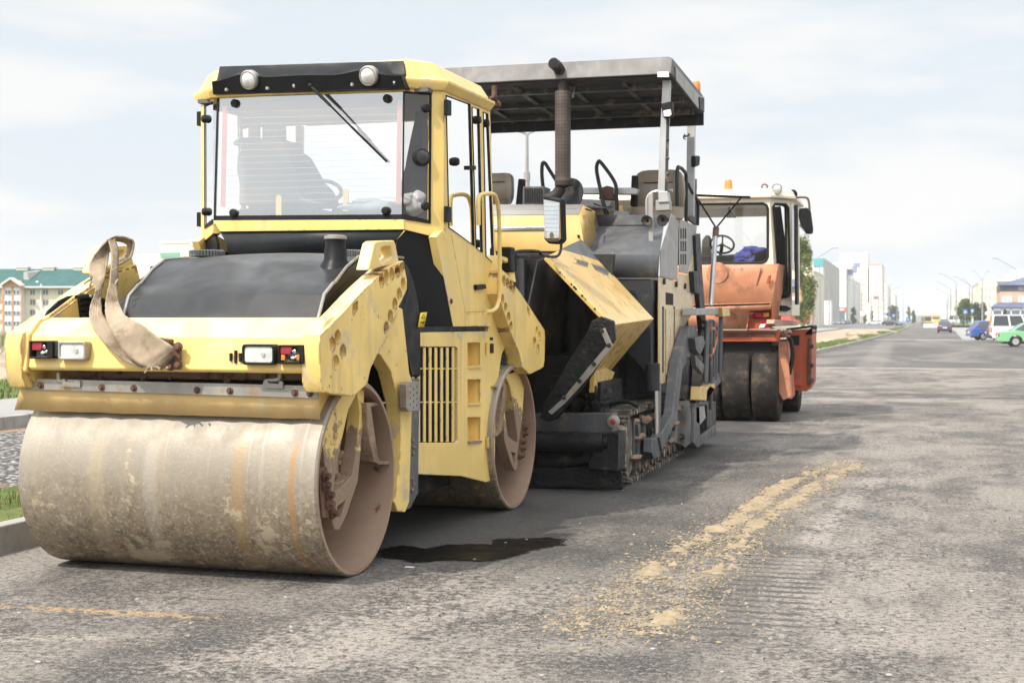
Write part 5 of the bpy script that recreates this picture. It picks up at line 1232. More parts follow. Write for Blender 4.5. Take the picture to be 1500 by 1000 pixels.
rc = text_('lamp_recess', TY(yb+.10, (1094,482),(1131,480),(1133,454),(1098,455)), (0,.04,0), m_or2)
text_('recess_floor', [T.u(1094,482,y=yb), T.u(1131,480,y=yb), T.u(1131,480,y=yb)+V(0,.4,0), T.u(1094,482,y=yb)+V(0,.4,0)], (0,0,-.02), m_or)
tlm = text_('tail_lamp', TY(yb+.05, (1103,466),(1128,465),(1128,456),(1104,457)), (0,.06,0), m_rub, rc)
text_('red_lens', TY(yb+.042, (1105,465),(1117,464.5),(1117,457.5),(1105,458)), (0,.01,0), m_red, tlm, .003)
text_('amber_lens', TY(yb+.042, (1118,464.5),(1126.5,464),(1126.5,457.5),(1118,458)), (0,.01,0), m_amber, tlm, .003)
wp = text_('warning_plate', TY(yb+.03, (1109,480),(1127,479),(1127,469),(1117,470)), (0,.01,0), m_red, rc, .002)
mb = MB(); mb.ext(TY(yb+.027, (1111,480),(1119,479.5),(1122,474),(1114,474.5)), (0,.004,0)); mb.build('white_stripe', flat('white_stripe', (.75,.73,.7)), wp)
mb = MB(); c = T.u(1061,476,y=yb-.035); mb.lathe([(.03,0),(.03,-.02),(.001,-.02)], c, (0,-1,0), 16); mb.build('round_hole', m_dark, ec)
text_('frame_beam', TY(yb+.08, (985,500),(1140,500),(1143,484),(985,484)), (0,.3,0), m_or2)
text_('frame_beam_face', TY(yb+.07, (1058,494),(1136,493),(1136,487),(1058,488)), (0,.02,0), m_rusty)
text_('chassis', [V(-1.2,yb+.2,.95), V(1.0,yb+.2,.95), V(1.0,yb+.2,1.25), V(-1.2,yb+.2,1.25)], (0,3.8,0), m_dark)
fk = text_('wheel_fork', TY(yb+.28, (1140,500),(1153,500),(1159,581),(1147,586),(1141,575)), (0,.2,0), m_or)
text_('fork_side', TX(T.u(1153,520,y=yb+.28).x, (1153,500),(1158,500),(1164,578),(1159,584),(1153,583)), (.01,0,0), m_or2, fk)
mb = MB(); mb.tube(spline(TY(yb+.35, (1150,490),(1158,498),(1161,520),(1156,548)), 5), .035, 8); mb.tube(spline(TY(yb+.3, (1146,486),(1154,490),(1160,504),(1160,530)), 5), .022, 8); mb.build('hose', m_rub, to, split=True)
mb = MB()
for k in range(7): mb.ball(T.u(1142+2.4*k, 487+2*(k % 3), y=yb+.2), .045, 9, 6, jit=.6)
mb.build('hose_fitting', m_rusty, to)
# side ballast box
YBx = 1.6
bx = text_('ballast_box', TY(YBx, (1152,571),(1182,573),(1189,562),(1190,482),(1152,484)), (0,1.0,0), m_or2, bevel=.012)
text_('box_door', TY(YBx-.03, (1159,565),(1174,565),(1174,507),(1159,507)), (0,.04,0), m_or2, bx, .01)
text_('box_opening', TY(YBx-.01, (1157,505),(1171,505),(1171,491),(1157,491)), (0,.02,0), m_dark, bx, 0)
text_('rubber_flap', TY(YBx-.04, (1180,489),(1190,489),(1189,479),(1152,484),(1152,481),(1189,476),(1192,478)), (0,.9,0), m_rub, bx, .004)
text_('box_rail', TY(YBx-.05, (1183,563),(1188,563),(1188,495),(1184,495)), (0,.05,0), m_rusty, bx)
mb = MB()
for y in (507, 535, 557): mb.bolt(T.u(1188,y,y=YBx-.02), (0,-1,0), .03, .04)
mb.build('bolt', m_dsteel, bx, split=True)
# side step below the door
text_('side_step', TX(T.u(1134,472,y=yb).x+.06, (1134,474),(1135,468),(1168,470),(1169,477),(1136,478)), (-.12,0,0), M('faded_pink_orange', (.40,.22,.15), .6, var=.15, dirt=((.3,.15,.1), .55, .75, 5)))
# cab
yc_ = .0
def cq(*p): return TY(yc_, *p)
fo = [(p.x, p.z) for p in cq((985,290),(1128,290),(1134,392),(985,392))]
fg = [(p.x, p.z) for p in cq((990,300),(1118,298.5),(1123,301),(1125,306),(1125,376),(1122,382),(1117,385),(990,386))]
mb = MB(); mb.plate(fo, [fg], .06, .01, lambda u, v, w: (u, yc_+w, v)); tc_ = mb.build('cab_front', m_cream, to)
mb = MB(); mb.face([V(u, yc_, v) for u, v in fg]); mb.build('windscreen', m_glass, tc_)
mb = MB(); o2 = fg; cx_ = sum(p[0] for p in fg)/len(fg); cz_ = sum(p[1] for p in fg)/len(fg); mb.tube([V(u, yc_-.03, v) for u, v in fg], .022, 6, closed=True); mb.build('screen_seal', m_rub, tc_)
A0 = T.u(1128,340,y=yc_); XR_ = A0.x+.30; YR_ = yc_+.38
nn = V(A0.x, yc_, 0); nv = V(YR_-yc_, -(XR_-A0.x), 0).normalized()
CT = lambda *p: [T.pl(nn, nv, a, b) for a, b in p]
e1 = (V(XR_, YR_, 0)-V(A0.x, yc_, 0)).normalized()
to2 = lambda p: ((p-nn).dot(e1), p.z)
fr3 = lambda u, v, w: nn + e1*u + V(0,0,v) - nv*w
ol = [to2(p) for p in CT((1127,288),(1158,291),(1158,462),(1139,462),(1136,440),(1132,390))]
ig = [to2(p) for p in CT((1131,303),(1134,299),(1149,300),(1152.5,304),(1155,428),(1152,434),(1143,436),(1141,432),(1138,392))]
mb = MB(); mb.plate(ol, [ig], .012, .003, lambda u, v, w: fr3(u, v, w)); mb.build('cab_corner', m_cream, to)
mb = MB(); mb.face([fr3(u, v, 0) for u, v in ig]); mb.build('corner_glass', m_glass, tc_)
mb = MB(); mb.tube([fr3(u, v, -.03) for u, v in ig], .022, 6, closed=True); mb.build('corner_seal', m_rub, tc_)
XD = CT((1159,400))[0].x
sd2 = TX(XD, (1159,292),(1169,297),(1170,462),(1159,462)); dd = [(p.y, p.z) for p in sd2]; y1d = yc_+2.0
dd = [(dd[0][0], dd[0][1]), (y1d, dd[0][1]+.03), (y1d, dd[3][1]), (dd[0][0], dd[3][1])]
dh = [(dd[0][0]+.12, dd[0][1]-.12), (y1d-.5, dd[0][1]-.1), (y1d-.5, dd[0][1]-1.0), (dd[0][0]+.12, dd[0][1]-1.0)]
dh2 = [(dd[0][0]+.12, dd[0][1]-1.12), (y1d-.5, dd[0][1]-1.12), (y1d-.5, dd[2][1]+.25), (dd[0][0]+.12, dd[2][1]+.25)]
for x in (XD, -XD-1.2):
    mb = MB(); mb.plate(dd, [dh, dh2], .012, .003, lambda u, v, w: (x+w, u, v)); ds = mb.build('cab_side', m_cream, to)
    for h in (dh, dh2): mb = MB(); mb.face([V(x, u, v) for u, v in h]); mb.build('side_glass', m_glass, ds)
    if x == XD:
        mb = MB(); q = [V(x+.04, u, v) for u, v in ((dd[0][0]+.05, dd[0][1]-.15), (dd[0][0]+.11, dd[0][1]-.15), (dd[0][0]+.11, dd[0][1]-1.0), (dd[0][0]+.05, dd[0][1]-1.0))]; mb.ext(q, (.02,0,0)); mb.build('door_edge', m_rub, ds)
mb = MB(); mb.ext(CT((1141,447),(1150,448),(1157,452),(1150,456),(1141,455)), (.04,-.05,0)); mb.build('door_lock', m_rub, to, bevel=.01)
q = TX(XD+.12, (1166.5,300),(1169,300),(1170.5,446),(1168,446)); text_('open_door_edge', q, (-.04,0,0), m_rub)
bw = [(-XD-1.2+.03, dd[2][1]), (XD-.03, dd[2][1]), (XD-.03, dd[0][1]), (-XD-1.2+.03, dd[0][1])]
mb = MB(); mb.plate(bw, [[(bw[0][0]+.15, bw[0][1]+.7), (bw[1][0]-.15, bw[0][1]+.7), (bw[1][0]-.15, bw[2][1]-.15), (bw[0][0]+.15, bw[2][1]-.15)]], .05, .006, lambda u, v, w: (u, y1d+w, v)); mb.build('cab_back', m_cream, to)
text_('cab_floor', [V(-XD-1.1,yc_+.1,dd[2][1]+.1), V(XD-.1,yc_+.3,dd[2][1]+.1), V(XD-.1,y1d-.1,dd[2][1]+.1), V(-XD-1.1,y1d-.1,dd[2][1]+.1)], (0,0,.4), m_dark)
# roof
r0 = TY(yc_-.06, (985,291),(1127,289)); r1 = TX(XD+.06, (1161,294)); zr = r0[1].z; 
def rf(o, z): return [V(-XD-1.2-o, yc_-.05-o, z), V(A0.x+.02, yc_-.05-o, z), V(XD+.02+o, YR_-.02-o*.5, z), V(XD+.02+o, y1d+o, z), V(-XD-1.2-o, y1d+o, z)]
ztt = T.u(1119,276,y=yc_).z
mb = MB(); mb.loft([rf(-.02, zr-.02), rf(.05, zr), rf(.05, zr+.04), rf(.03, zr+.05), rf(0, ztt-.02), rf(-.05, ztt)]); rfo = mb.build('cab_roof', m_cream, to, bevel=.008)
mb = MB(); c = T.u(1067,278,y=yc_+.3); mb.lathe([(.075,0),(.075,.02),(.065,.03),(.058,.14),(.045,.16),(.001,.165)], c, (0,0,1), 24); mb.build('beacon', m_amber, rfo)
mb = MB(); c = T.u(1120,277,y=yc_+.1); mb.tube([c+V(.045*math.cos(a), 0, .035+.04*math.sin(a)) for a in [2*PI*i/16 for i in range(16)]], .012, 6, closed=True); mb.build('lifting_eye', m_rusty, rfo)
mb = MB(); c = T.u(1138,277,y=yc_+.0); mb.lathe([(.03,-.1),(.07,-.05),(.085,.0),(.08,.02)], c, V(.1,-1,-.1).normalized(), 24); lm = mb.build('roof_lamp', m_steel, rfo)
mb = MB(); mb.lathe([(.075,.006),(.05,.02),(.001,.026)], c, V(.1,-1,-.1).normalized(), 24); mb.build('lens', m_lens, lm)
mb = MB(); c = T.u(1161,285,y=YR_+.2); mb.lathe([(.03,-.1),(.07,-.04),(.08,.02),(.001,.03)], c, V(.6,-.8,0).normalized(), 20); mb.build('side_lamp', m_rub, rfo)
ym = YR_+.1
mb = MB(); mb.tube(spline(TY(ym, (1162,290),(1172,289),(1182,290),(1185,297),(1186,308)), 5), .018, 8); am = mb.build('mirror_arm', m_rusty, to)
mb = MB(); q = TY(ym, (1170,305),(1182,304),(1186,309),(1189.5,335),(1189,342),(1181,343),(1173,335),(1169,316)); mb.ext(q, (.02,.09,0)); mr_ = mb.build('mirror_housing', m_rub, am, bevel=.02)
mb = MB(); mb.ext(TY(ym-.004, (1171,328),(1180,341),(1176,339),(1171,331)), (0,.002,0)); mb.build('mirror_edge', m_chrome, mr_)
# inside the cab
mb = MB(); mb.ext(TY(yc_+.25, (1020,386),(1024,376),(1080,372),(1100,364),(1128,366),(1128,386)), (0,.3,0)); mb.build('dashboard', m_dark, to, bevel=.02)
mb = MB(); c = T.u(1058,358,y=yc_+.6); ax = V(.2,-.75,.6).normalized(); mb.tube(mb.ring(c, ax, .19, 28), .018, 8, closed=True)
for k in range(3): mb.tube([c, mb.ring(c, ax, .19, 3, .4)[k]], .014, 6)
mb.tube([c, c-ax*.3], .03, 8); mb.build('steering_wheel', m_rub, to)
mb = MB(); mb.ext(TY(yc_+1.0, (1026,388),(1028,352),(1034,343),(1040,346),(1042,388)), (0,.15,0)); mb.build('driver_seat', m_seat, to, bevel=.05, seg=3)
mb = MB(); mb.ext(TY(yc_+.3, (1064,319),(1078,319),(1073,309),(1066,309)), (0,.03,0)); mb.cyl(T.u(1068,309,y=yc_+.3), T.u(1068,303,y=yc_+.3), .02, n=8); mb.build('rear_mirror', m_rub, to, bevel=.01)
m_blue = M('blue_work_cloth', (.035,.05,.24), .85, var=.25, vs=8, bump=.5, bs=30)
mb = MB()
for (px, py, r, sq) in ((1092,374,.12,(1,.7,.9)),(1086,380,.10,(1,.7,.6)),(1102,366,.12,(1.5,.7,.45)),(1097,380,.09,(1,.7,1)),(1082,377,.08,(.9,.7,.8)),(1108,366,.07,(1.3,.6,.5))): mb.ball(T.u(px, py, y=yc_+.17), r, 22, 14, sq=sq, jit=.7)
o = mb.build('work_jacket', m_blue, None, ang=60); o.location = (T.ox, T.oy, 0); tag(o, 'crumpled blue work jacket thrown on the dashboard of the orange tyre roller', 'jacket')
# ================================================================ BACKGROUND
def wp(px, d):           # ground position seen at column px, at depth d
    r = (px-CX)/FL*d; return V(r*math.cos(TH)-d*math.sin(TH), r*math.sin(TH)+d*math.cos(TH), 0)
def hz(py, d): return CAMH+(HY-py)*d/FL
m_wall = {}
def wallm(name, col, **k): return M(name, col, .85, var=.05, vs=.15, bump=.1, bs=5, **k)
m_white = wallm('white_render', (.74,.73,.69)); m_crm = wallm('cream_render', (.72,.65,.52)); m_pink = wallm('pinkish_render', (.70,.60,.54)); m_greyw = wallm('grey_panel_wall', (.42,.40,.37)); m_pblue = wallm('pale_blue_panel', (.52,.60,.66))
m_win = NT('window_pane'); m_win.bsdf((.12,.15,.18), .08, 0); m_win = m_win.mat
m_wfr = flat('white_window_frame', (.75,.75,.74)); m_teal = flat('teal_panel', (.05,.33,.36)); m_bluep = flat('blue_panel', (.17,.20,.50)); m_orp = M('orange_panel', (.72,.33,.06), .7, dirt=((.5,.2,.05), .5, .6, .4)); m_redp = flat('red_sign_panel', (.55,.06,.04))
m_brick = M('terracotta_brick', (.50,.29,.20), .85, var=.15, vs=.5, bump=.2, bs=6)
def windows(root, origin, ux, rows, cols, w, h, dx, dz, nrm, skip=None, pane=m_win, frame=True):
    """a grid of windows, each an object of its own (frame with a pane)"""
    ux = V(*ux); nrm = V(*nrm)
    fm = MB(); pm = MB(); f0 = p0_ = None
    for r in range(rows):
        for c in range(cols):
            if skip and skip(r, c): continue
            o = V(*origin)+ux*(c*dx)+V(0,0,r*dz)
            if f0 is None:
                q = [V(0,0,0), ux*w, ux*w+V(0,0,h), V(0,0,h)]
                fm.ext([p-nrm*.05 for p in q], nrm*.10); f0 = fm.build('window', m_wfr, root); f0.location = o
                for k in range(2):
                    s = w*.06; a0 = w*(.5*k)+s; a1 = w*(.5*k+.5)-s; pm.ext([p+nrm*.04 for p in (ux*a0+V(0,0,s), ux*a1+V(0,0,s), ux*a1+V(0,0,h-s), ux*a0+V(0,0,h-s))], nrm*.03)
                p0_ = pm.build('pane', pane, f0)
            else:
                n_ = f0.copy(); C.objects.link(n_); n_.location = o; m_ = p0_.copy(); C.objects.link(m_); m_.parent = n_
def block(name, label, x0, x1, y0, y1, z, mat, group=None, cat='building', roof=None, top=None, par=.8):
    t = thing(name, label, cat, (x0, y0, 0), 0, group); w, l = x1-x0, y1-y0
    mb = MB(); mb.box(0, w, 0, l, -.2, z); mb.build('wall', mat, t)
    mb = MB(); mb.box(-.15, w+.15, -.15, l+.15, z, z+par*.5); mb.build('roof', top or mat, t)
    return t, w, l
def at(px, d): p = wp(px, d); return p.x, p.y
# far left: apartment house with a green roof
D = 150; p = wp(62, D)
gt = thing('apartment_building', 'cream four storey apartment house under a long dark green roof at the far left', 'building', (p.x, p.y, 0), TH)
s = D/FL
ex_, ez_ = lambda px: (px-62)*s, lambda py: CAMH+(HY-py)*s
mb = MB(); mb.box(ex_(-160), ex_(150), 0, 12, -.2, ez_(421)); mb.build('wall', m_crm, gt)
m_groof = M('green_tin_roof', (.008,.075,.064), .6, var=.12, vs=.6, bump=.15, bs=3)
mb = MB(); e = [V(ex_(-165),-.6,ez_(420.5)), V(ex_(155),-.6,ez_(420.5)), V(ex_(155),6,ez_(391)), V(ex_(-165),6,ez_(391)), V(ex_(-165),12.6,ez_(420.5)), V(ex_(155),12.6,ez_(420.5))]
mb.add(e, [(0,1,2,3),(3,2,5,4),(0,3,4),(1,5,2),(0,4,5,1)]); rf_ = mb.build('roof', m_groof, gt)
mb = MB(); mb.box(ex_(-165), ex_(155), -.75, -.6, ez_(421.5), ez_(419.5)); mb.build('gutter', m_wfr, gt)
for px in (5, 45, 92, 140):
    mb = MB(); mb.box(ex_(px-8), ex_(px+9), 5.5, 6.5, ez_(396), ez_(389)); mb.box(ex_(px-9), ex_(px+10), 5.4, 6.6, ez_(389.3), ez_(388)); mb.build('roof_vent', m_crm, rf_)
mb = MB(); mb.hexa([V(ex_(25),2,ez_(409)), V(ex_(33),2,ez_(409)), V(ex_(37),5,ez_(395)), V(ex_(25),5,ez_(395)), V(ex_(25),2,ez_(398)), V(ex_(30),2,ez_(398)), V(ex_(37),5,ez_(394)), V(ex_(30),5,ez_(394))]); mb.build('chimney', m_greyw, rf_)
for px, py in ((3,414), (49,413.5)): mb = MB(); mb.ball((ex_(px),1.2,ez_(py)), .18, 10, 6); mb.build('roof_light', m_wfr, rf_)
for px in (22.5, -120):
    mb = MB(); a, b, c = V(ex_(px-14),-1.1,ez_(420)), V(ex_(px+14.5),-1.1,ez_(420)), V(ex_(px),-1.1,ez_(410)); mb.ext([a, b, c], (0,3,0)); g = mb.build('gable', m_brick, gt)
    mb = MB(); mb.bar(a+V(-.1,0,.1), c+V(0,0,.15), 1.0, .18); mb.bar(b+V(.1,0,.1), c+V(0,0,.15), 1.0, .18); mb.build('gable_trim', m_crm, g, split=True)
    mb = MB(); mb.box(ex_(px-13.5), ex_(px+14), -.9, .1, -.2, ez_(420)); bay = mb.build('balcony_stack', m_white, gt)
    mb = MB()
    for q in (px-13.5, px, px+13): mb.box(ex_(q)-.06, ex_(q)+.10, -1.0, -.9, -.2, ez_(420))
    mb.build('balcony_post', m_brick, bay, split=True)
    windows(gt, (ex_(px-11), -.93, ez_(431)-.0-3*(ez_(428)-ez_(443))), (1,0,0), 4, 2, 9.3*s, 6*s, 12.3*s, (ez_(428)-ez_(443)), (0,-1,0))
for c0, n_ in ((44, 2), (85, 3), (-12, 1), (-98, 5)):
    windows(gt, (ex_(c0), -.0, ez_(432)-3*(ez_(428)-ez_(443))), (1,0,0), 4, n_, 8*s, 8*s, 19*s, (ez_(428)-ez_(443)), (0,-1,0))
mb = MB()
for k in range(3):
    for c0 in (-4, 44, 63, 85): mb.box(ex_(c0), ex_(c0+8), -.05, .0, ez_(444+15*k), ez_(438+15*k))
mb.build('brick_band', m_brick, gt, split=True)
mb = MB(); mb.cyl((ex_(61),-.2,0), (ex_(61),-.2,ez_(416)), .08, n=8); mb.build('rain_pipe', m_wfr, gt)
# cream block beyond the hood
d = 260; x, y = at(236, d); t_, w, l = block('apartment_building', 'cream flat roofed block with a green panel showing above the roller hood', x, x+17, y, y+14, hz(357,d), m_crm)
mb = MB(); mb.box(-.1, 1.9*2, -.15, 0, hz(377,d), hz(370,d)); mb.build('green_panel', flat('pale_green_panel', (.16,.36,.27)), t_)
mb = MB(); mb.box(6.0, 17, -.2, 0, hz(360,d), hz(352,d)); mb.build('upper_storey', m_white, t_)
mb = MB(); mb.box(-5,0,0,10,-.2,hz(372,d)); mb.build('brick_wing', m_pink, t_)
windows(t_, (1,-.02,3), (1,0,0), 3, 6, 1.4, 1.5, 2.6, 3, (0,-1,0))
# ---- the row on the left of the road
d = 330; x1, y = at(1191.5, d); t_, w, l = block('shop_building', 'building faced in orange panels behind the birch tree', x1-30, x1, y, y+40, hz(398,d), m_crm)
mb = MB(); mb.box(10, 30.03, -.25, .2, hz(452,d), hz(404,d)); mb.build('orange_cladding', m_orp, t_)
mb = MB(); mb.box(12, 30.1, -.35, .1, hz(473,d), hz(455,d)); mb.build('shop_front', m_redp, t_)
mb = MB(); mb.box(22, 30, -.2, .2, hz(398,d), hz(382,d)); mb.build('roof_house', m_crm, t_)
windows(t_, (2,-.06,5), (1,0,0), 3, 3, 2, 1.8, 2.7, 4, (0,-1,0))
d = 460; x1, y = at(1205.5, d); t_, w, l = block('office_building', 'pale blue and grey office block with a teal cap', x1-16, x1, y, y+95, hz(379,d), m_pblue)
mb = MB(); mb.box(8, w+.1, -.3, .1, hz(390,d), hz(378,d)); mb.build('teal_cap', m_teal, t_)
mb = MB(); mb.box(-1, 5.5, -.3, .1, hz(441,d), hz(436,d)); mb.build('teal_band', m_teal, t_)
mb = MB(); mb.box(w-.1, w+.4, .5, 94, .5, hz(381,d)); mb.build('side_wall', m_greyw, t_)
mb = MB(); mb.box(-4, w+3, -9, -.2, -.2, hz(441,d)); sh_ = mb.build('shop_hall', m_white, t_)
mb = MB(); mb.box(-2, w-4, -9.2, -9, .2, hz(459,d)); mb.build('shop_glazing', m_win, sh_)
windows(t_, (.8,-.02,10), (1,0,0), 4, 6, 1.5, 1.4, 2.5, 2.8, (0,-1,0))
d = 610; x1, y = at(1239.5, d); x0 = at(1218, d)[0]
t_, w, l = block('shopping_centre', 'large blank white block with blue corner caps and a red shop sign', x0, x1, y, y+150, hz(394,d), m_white)
mb = MB(); mb.box(.3, w*.55, 1, 30, hz(394,d), hz(385,d)); mb.box(w*.3, w+2, 6, 40, hz(394,d), hz(388,d)); mb.build('upper_block', m_crm, t_, split=True)
for k, (a, c) in enumerate(((1239,1244),(1248,1252),(1244,1249))):
    dd_ = 610+k*32; xx = x1-x0; mb = MB(); mb.box(xx, xx+2.2, 8+k*38, 14+k*38, .2, hz((397,391,386)[k], 620+k*36)); tw = mb.build('stair_tower', m_white, t_)
    mb = MB(); mb.box(xx-.6, xx+2.4, 7.7+k*38, 14.2+k*38, hz((403,399,391)[k], 620+k*36), hz((396,390,385)[k], 620+k*36)); mb.build('blue_cap', m_bluep, tw)
mb = MB(); mb.box(w, w+.3, 2, 149, .2, hz(396,d)); mb.build('side_wall', m_greyw, t_)
mb = MB(); mb.box(w+.3, w+1.3, 60, 66, .2, hz(442,690)); mb.build('teal_fin', m_teal, t_)
mb = MB(); mb.box(1.0, w, -2.5, -.1, -.2, hz(449,d)); pch = mb.build('entrance_hall', m_white, t_)
mb = MB(); mb.box(1.5, w-.5, -2.8, -2.5, .3, hz(456.5,d)); mb.build('entrance_glazing', m_win, pch)
mb = MB(); mb.box(1.2, w+.3, -3.0, -2.5, hz(456,d), hz(450,d)); sg = mb.build('shop_sign', m_redp, pch)
mb = MB()
for k in range(6): mb.box(2.2+k*.55, 2.55+k*.55, -3.1, -3.0, hz(455,d), hz(452.2-.5*(k % 2),d))
mb.build('sign_lettering', m_wfr, sg)
d = 800; x1, y = at(1271, d); t_, w, l = block('apartment_building', 'tall white tower block with balconies above the shopping centre', x1-15, x1, y, y+30, hz(371,d), m_white)
windows(t_, (7.5,-.02,6), (1,0,0), 9, 3, 1.5, 1.6, 2.3, 2.9, (0,-1,0), pane=flat('tan_blind', (.45,.36,.22)))
d = 785; x1, y = at(1292, d); x0 = at(1273, d)[0]; t_, w, l = block('apartment_building', 'pale pink end wall with a faded mural and red roof edge', x0, x1, y, y+60, hz(388,d), m_pink, top=flat('red_roof_edge', (.5,.2,.13)))
mb = MB(); q = lambda a, b, c, e_: mb.box(w*a, w*b, -.12, 0, hz(c,d), hz(e_,d))
q(.08,.25,420,416); q(.55,.62,440,412); q(.45,.52,446,424); q(.3,.75,438,434); q(.35,.42,446,428); q(.66,.7,446,430); q(.05,.12,444,436)
mb.build('faded_mural', flat('mural_grey_rose', (.50,.40,.40)), t_)
mb = MB(); mb.box(-.6, w+.6, -6, -.2, -.2, hz(444,d)); mb.build('ground_floor', m_crm, t_)
windows(t_, (1.2,-6.02,hz(452,d)), (1,0,0), 1, 2, 1.4, 1.4, 4.6, 3, (0,-1,0), pane=flat('tan_blind2', (.4,.3,.16)))
# receding rows
rowlab = ['white and beige block just beyond the mural wall', 'pale long block behind the dark green trees', 'grey roofed pale block farther up the street', 'last pale block where the left row meets the sky']
for k, (pa, pb2, d, top) in enumerate(((1292,1299.5,1000,418),(1301,1311,1250,431),(1311.5,1322,1700,438),(1322,1336,2500,444))):
    x1, y = at(pb2, d); x0 = at(pa, d)[0]; t_, w, l = block('apartment_building', rowlab[k], x0, x1, y, y+160, hz(top,d), (m_white, m_crm, m_pblue, m_white)[k])
    windows(t_, (w*.12,-.05,5), (1,0,0), 6, 3, w*.16, 1.6, w*.28, 3.2, (0,-1,0))
    mb = MB(); mb.box(w*.3, w*.6, 4, 12, hz(top,d), hz(top-2.5,d)); mb.build('roof_house', m_crm, t_)
# far end of the street and right row
for k, (pa, pb2, d, top, lab) in enumerate(((1338,1372,3000,459,'low pale sheds at the far end of the road'),(1374,1397,2200,454,'distant pale block behind the first right lamp posts'),(1399,1434,900,434,'long cream block behind the round green trees'),(1434,1466,520,415,'plain cream block left of the blue roofed house'))):
    x0, y = at(pa, d); x1 = at(pb2, d)[0]; t_, w, l = block('apartment_building' if k > 1 else 'warehouse', lab, x0, x1, y, y+60, hz(top,d), (m_greyw, m_white, m_crm, m_crm)[k])
    windows(t_, (w*.06,-.05,3), (1,0,0), 4 if k > 1 else 1, 5, w*.09, 1.7, w*.19, 3, (0,-1,0), pane=flat('pale_pane', (.35,.34,.31)))
d = 420; x0, y = at(1462, d); t_ = thing('apartment_building', 'ornate cream block with a stepped gable rising behind the blue roofed house', 'building', (x0, y, 0))
for k, (pa, pb2, top) in enumerate(((1462,1540,409),(1476,1540,401),(1486,1540,395))):
    a, b = at(pa,d)[0]-x0, at(pb2,d)[0]-x0; mb = MB(); mb.box(a, b, .3*k, 20, hz((480,409,401)[k],d)+(0 if k == 0 else .0), hz(top,d)); mb.build('wall' if k == 0 else 'gable_step', m_crm, t_)
windows(t_, (1.5,-.02,hz(420,d)), (1,0,0), 1, 5, 1.2, 1.5, 2.8, 3, (0,-1,0))
# blue roofed house
d = 230; x0, y = at(1465.5, d); s = d/FL
bh = thing('cafe_building', 'two storey tan house with blue metal roof and glazed ground floor, right edge', 'building', (x0, y, 0))
X_ = lambda px: (px-1465.5)*s*1.04
m_broof = M('blue_metal_roof', (.075,.09,.17), .45, var=.1, bump=.2, bs=2); m_tanb = M('tan_brick', (.50,.35,.24), .85, var=.1, vs=1, bump=.2, bs=8)
mb = MB(); mb.box(0, X_(1560), 0, 12, 0, hz(426,d)); mb.build('wall', m_tanb, bh)
mb = MB(); mb.box(-.05, X_(1560), -.06, 11, hz(426.5,d), hz(417,d))
mb.build('louvre_band', M('grey_louvre', (.10,.10,.11), .6, var=.3, vs=6), bh)
mb = MB()
for k in range(40): mb.box(.1+k*.24, .2+k*.24, -.12, -.06, hz(426,d), hz(418,d))
mb.build('louvre_slats', flat('grey_slat', (.17,.17,.19)), bh)
mb = MB(); mb.add([V(-.4,-.7,hz(418,d)), V(X_(1560),-.7,hz(418,d)), V(X_(1560),5,hz(398,d)), V(X_(1498),5,hz(406,d)), V(X_(1480),3,hz(412,d)), V(-.4,3,hz(412,d))], [(0,1,2,3),(0,3,4,5)]); mb.build('roof', m_broof, bh, solid=.15)
mb = MB(); mb.add([V(X_(1451),-4.5,hz(450.5,d)), V(X_(1560),-4.5,hz(450.5,d)), V(X_(1560),0,hz(444,d)), V(X_(1462),0,hz(444,d))], [(0,1,2,3)]); mb.build('lower_roof', m_broof, bh, solid=.2)
mb = MB(); mb.box(X_(1453), X_(1560), -4.1, 0, 0, hz(451,d)); gf = mb.build('glazed_floor', m_win, bh)
mb = MB()
for k in range(9): mb.box(X_(1453+12*k), X_(1454.3+12*k), -4.2, -4.1, 0, hz(451,d))
mb.box(X_(1453), X_(1560), -4.2, -4.1, hz(455,d), hz(450.8,d)); mb.build('mullion', m_wfr, gf, split=True)
windows(bh, (X_(1468),-.04,hz(443,d)), (1,0,0), 1, 2, 13*s, 9*s, 22*s, 3, (0,-1,0), pane=flat('pale_curtain', (.42,.47,.52)))
windows(bh, (X_(1489.5),-.14,hz(425,d)), (1,0,0), 1, 1, 7*s, 5*s, 10*s, 3, (0,-1,0))
# ---- lamp posts
m_pole = M('weathered_concrete_pole', (.27,.26,.245), .8, var=.12); m_lampm = flat('grey_lamp_head', (.32,.33,.34), .4, .3)
def lamp(px, ytop, d, arms, label, thick=.11, rise=1.2, zb=0):
    p = wp(px, d); zt_ = hz(ytop, d); t = thing('street_lamp', label, 'street lamp', (p.x, p.y, zb), TH, 'street lamps along the road')
    zt_ -= zb; mb = MB(); mb.cyl((0,0,0), (0,0,zt_*.82), thick*1.5, thick*1.1, n=10); mb.cyl((0,0,zt_*.82), (0,0,zt_), thick*.7, thick*.55, n=8); mb.cyl((0,0,zt_*.79), (0,0,zt_*.83), thick*1.3, n=10); mb.build('pole', m_pole, t)
    for a, ln in arms:
        c = V(math.cos(a)*ln, math.sin(a)*ln, 0); mb = MB(); e_ = V(c.x, c.y, zt_+rise); mb.tube(spline([V(0,0,zt_-.1), V(c.x*.06, c.y*.06, zt_+.12*rise), V(c.x*.5, c.y*.5, zt_+.56*rise), e_], 4), .06 if d < 120 else .05, 6); am_ = mb.build('arm', m_lampm, t)
        mb = MB(); mb.loft([[e_+c.normalized()*u+V(-c.normalized().y*w_*sg, c.normalized().x*w_*sg, h_) for sg, h_ in ((-1,0),(1,0),(1,.1),(-1,.1))] for u, w_ in ((-.1,.06),(.2,.14),(.75,.10))]); mb.build('lamp_head', m_lampm, am_)
lamp(772, 197, 62, ((PI,1.6),(0,1.25)), 'nearest twin armed street lamp, seen between roller cab and exhaust under the canopy', .11, .46)
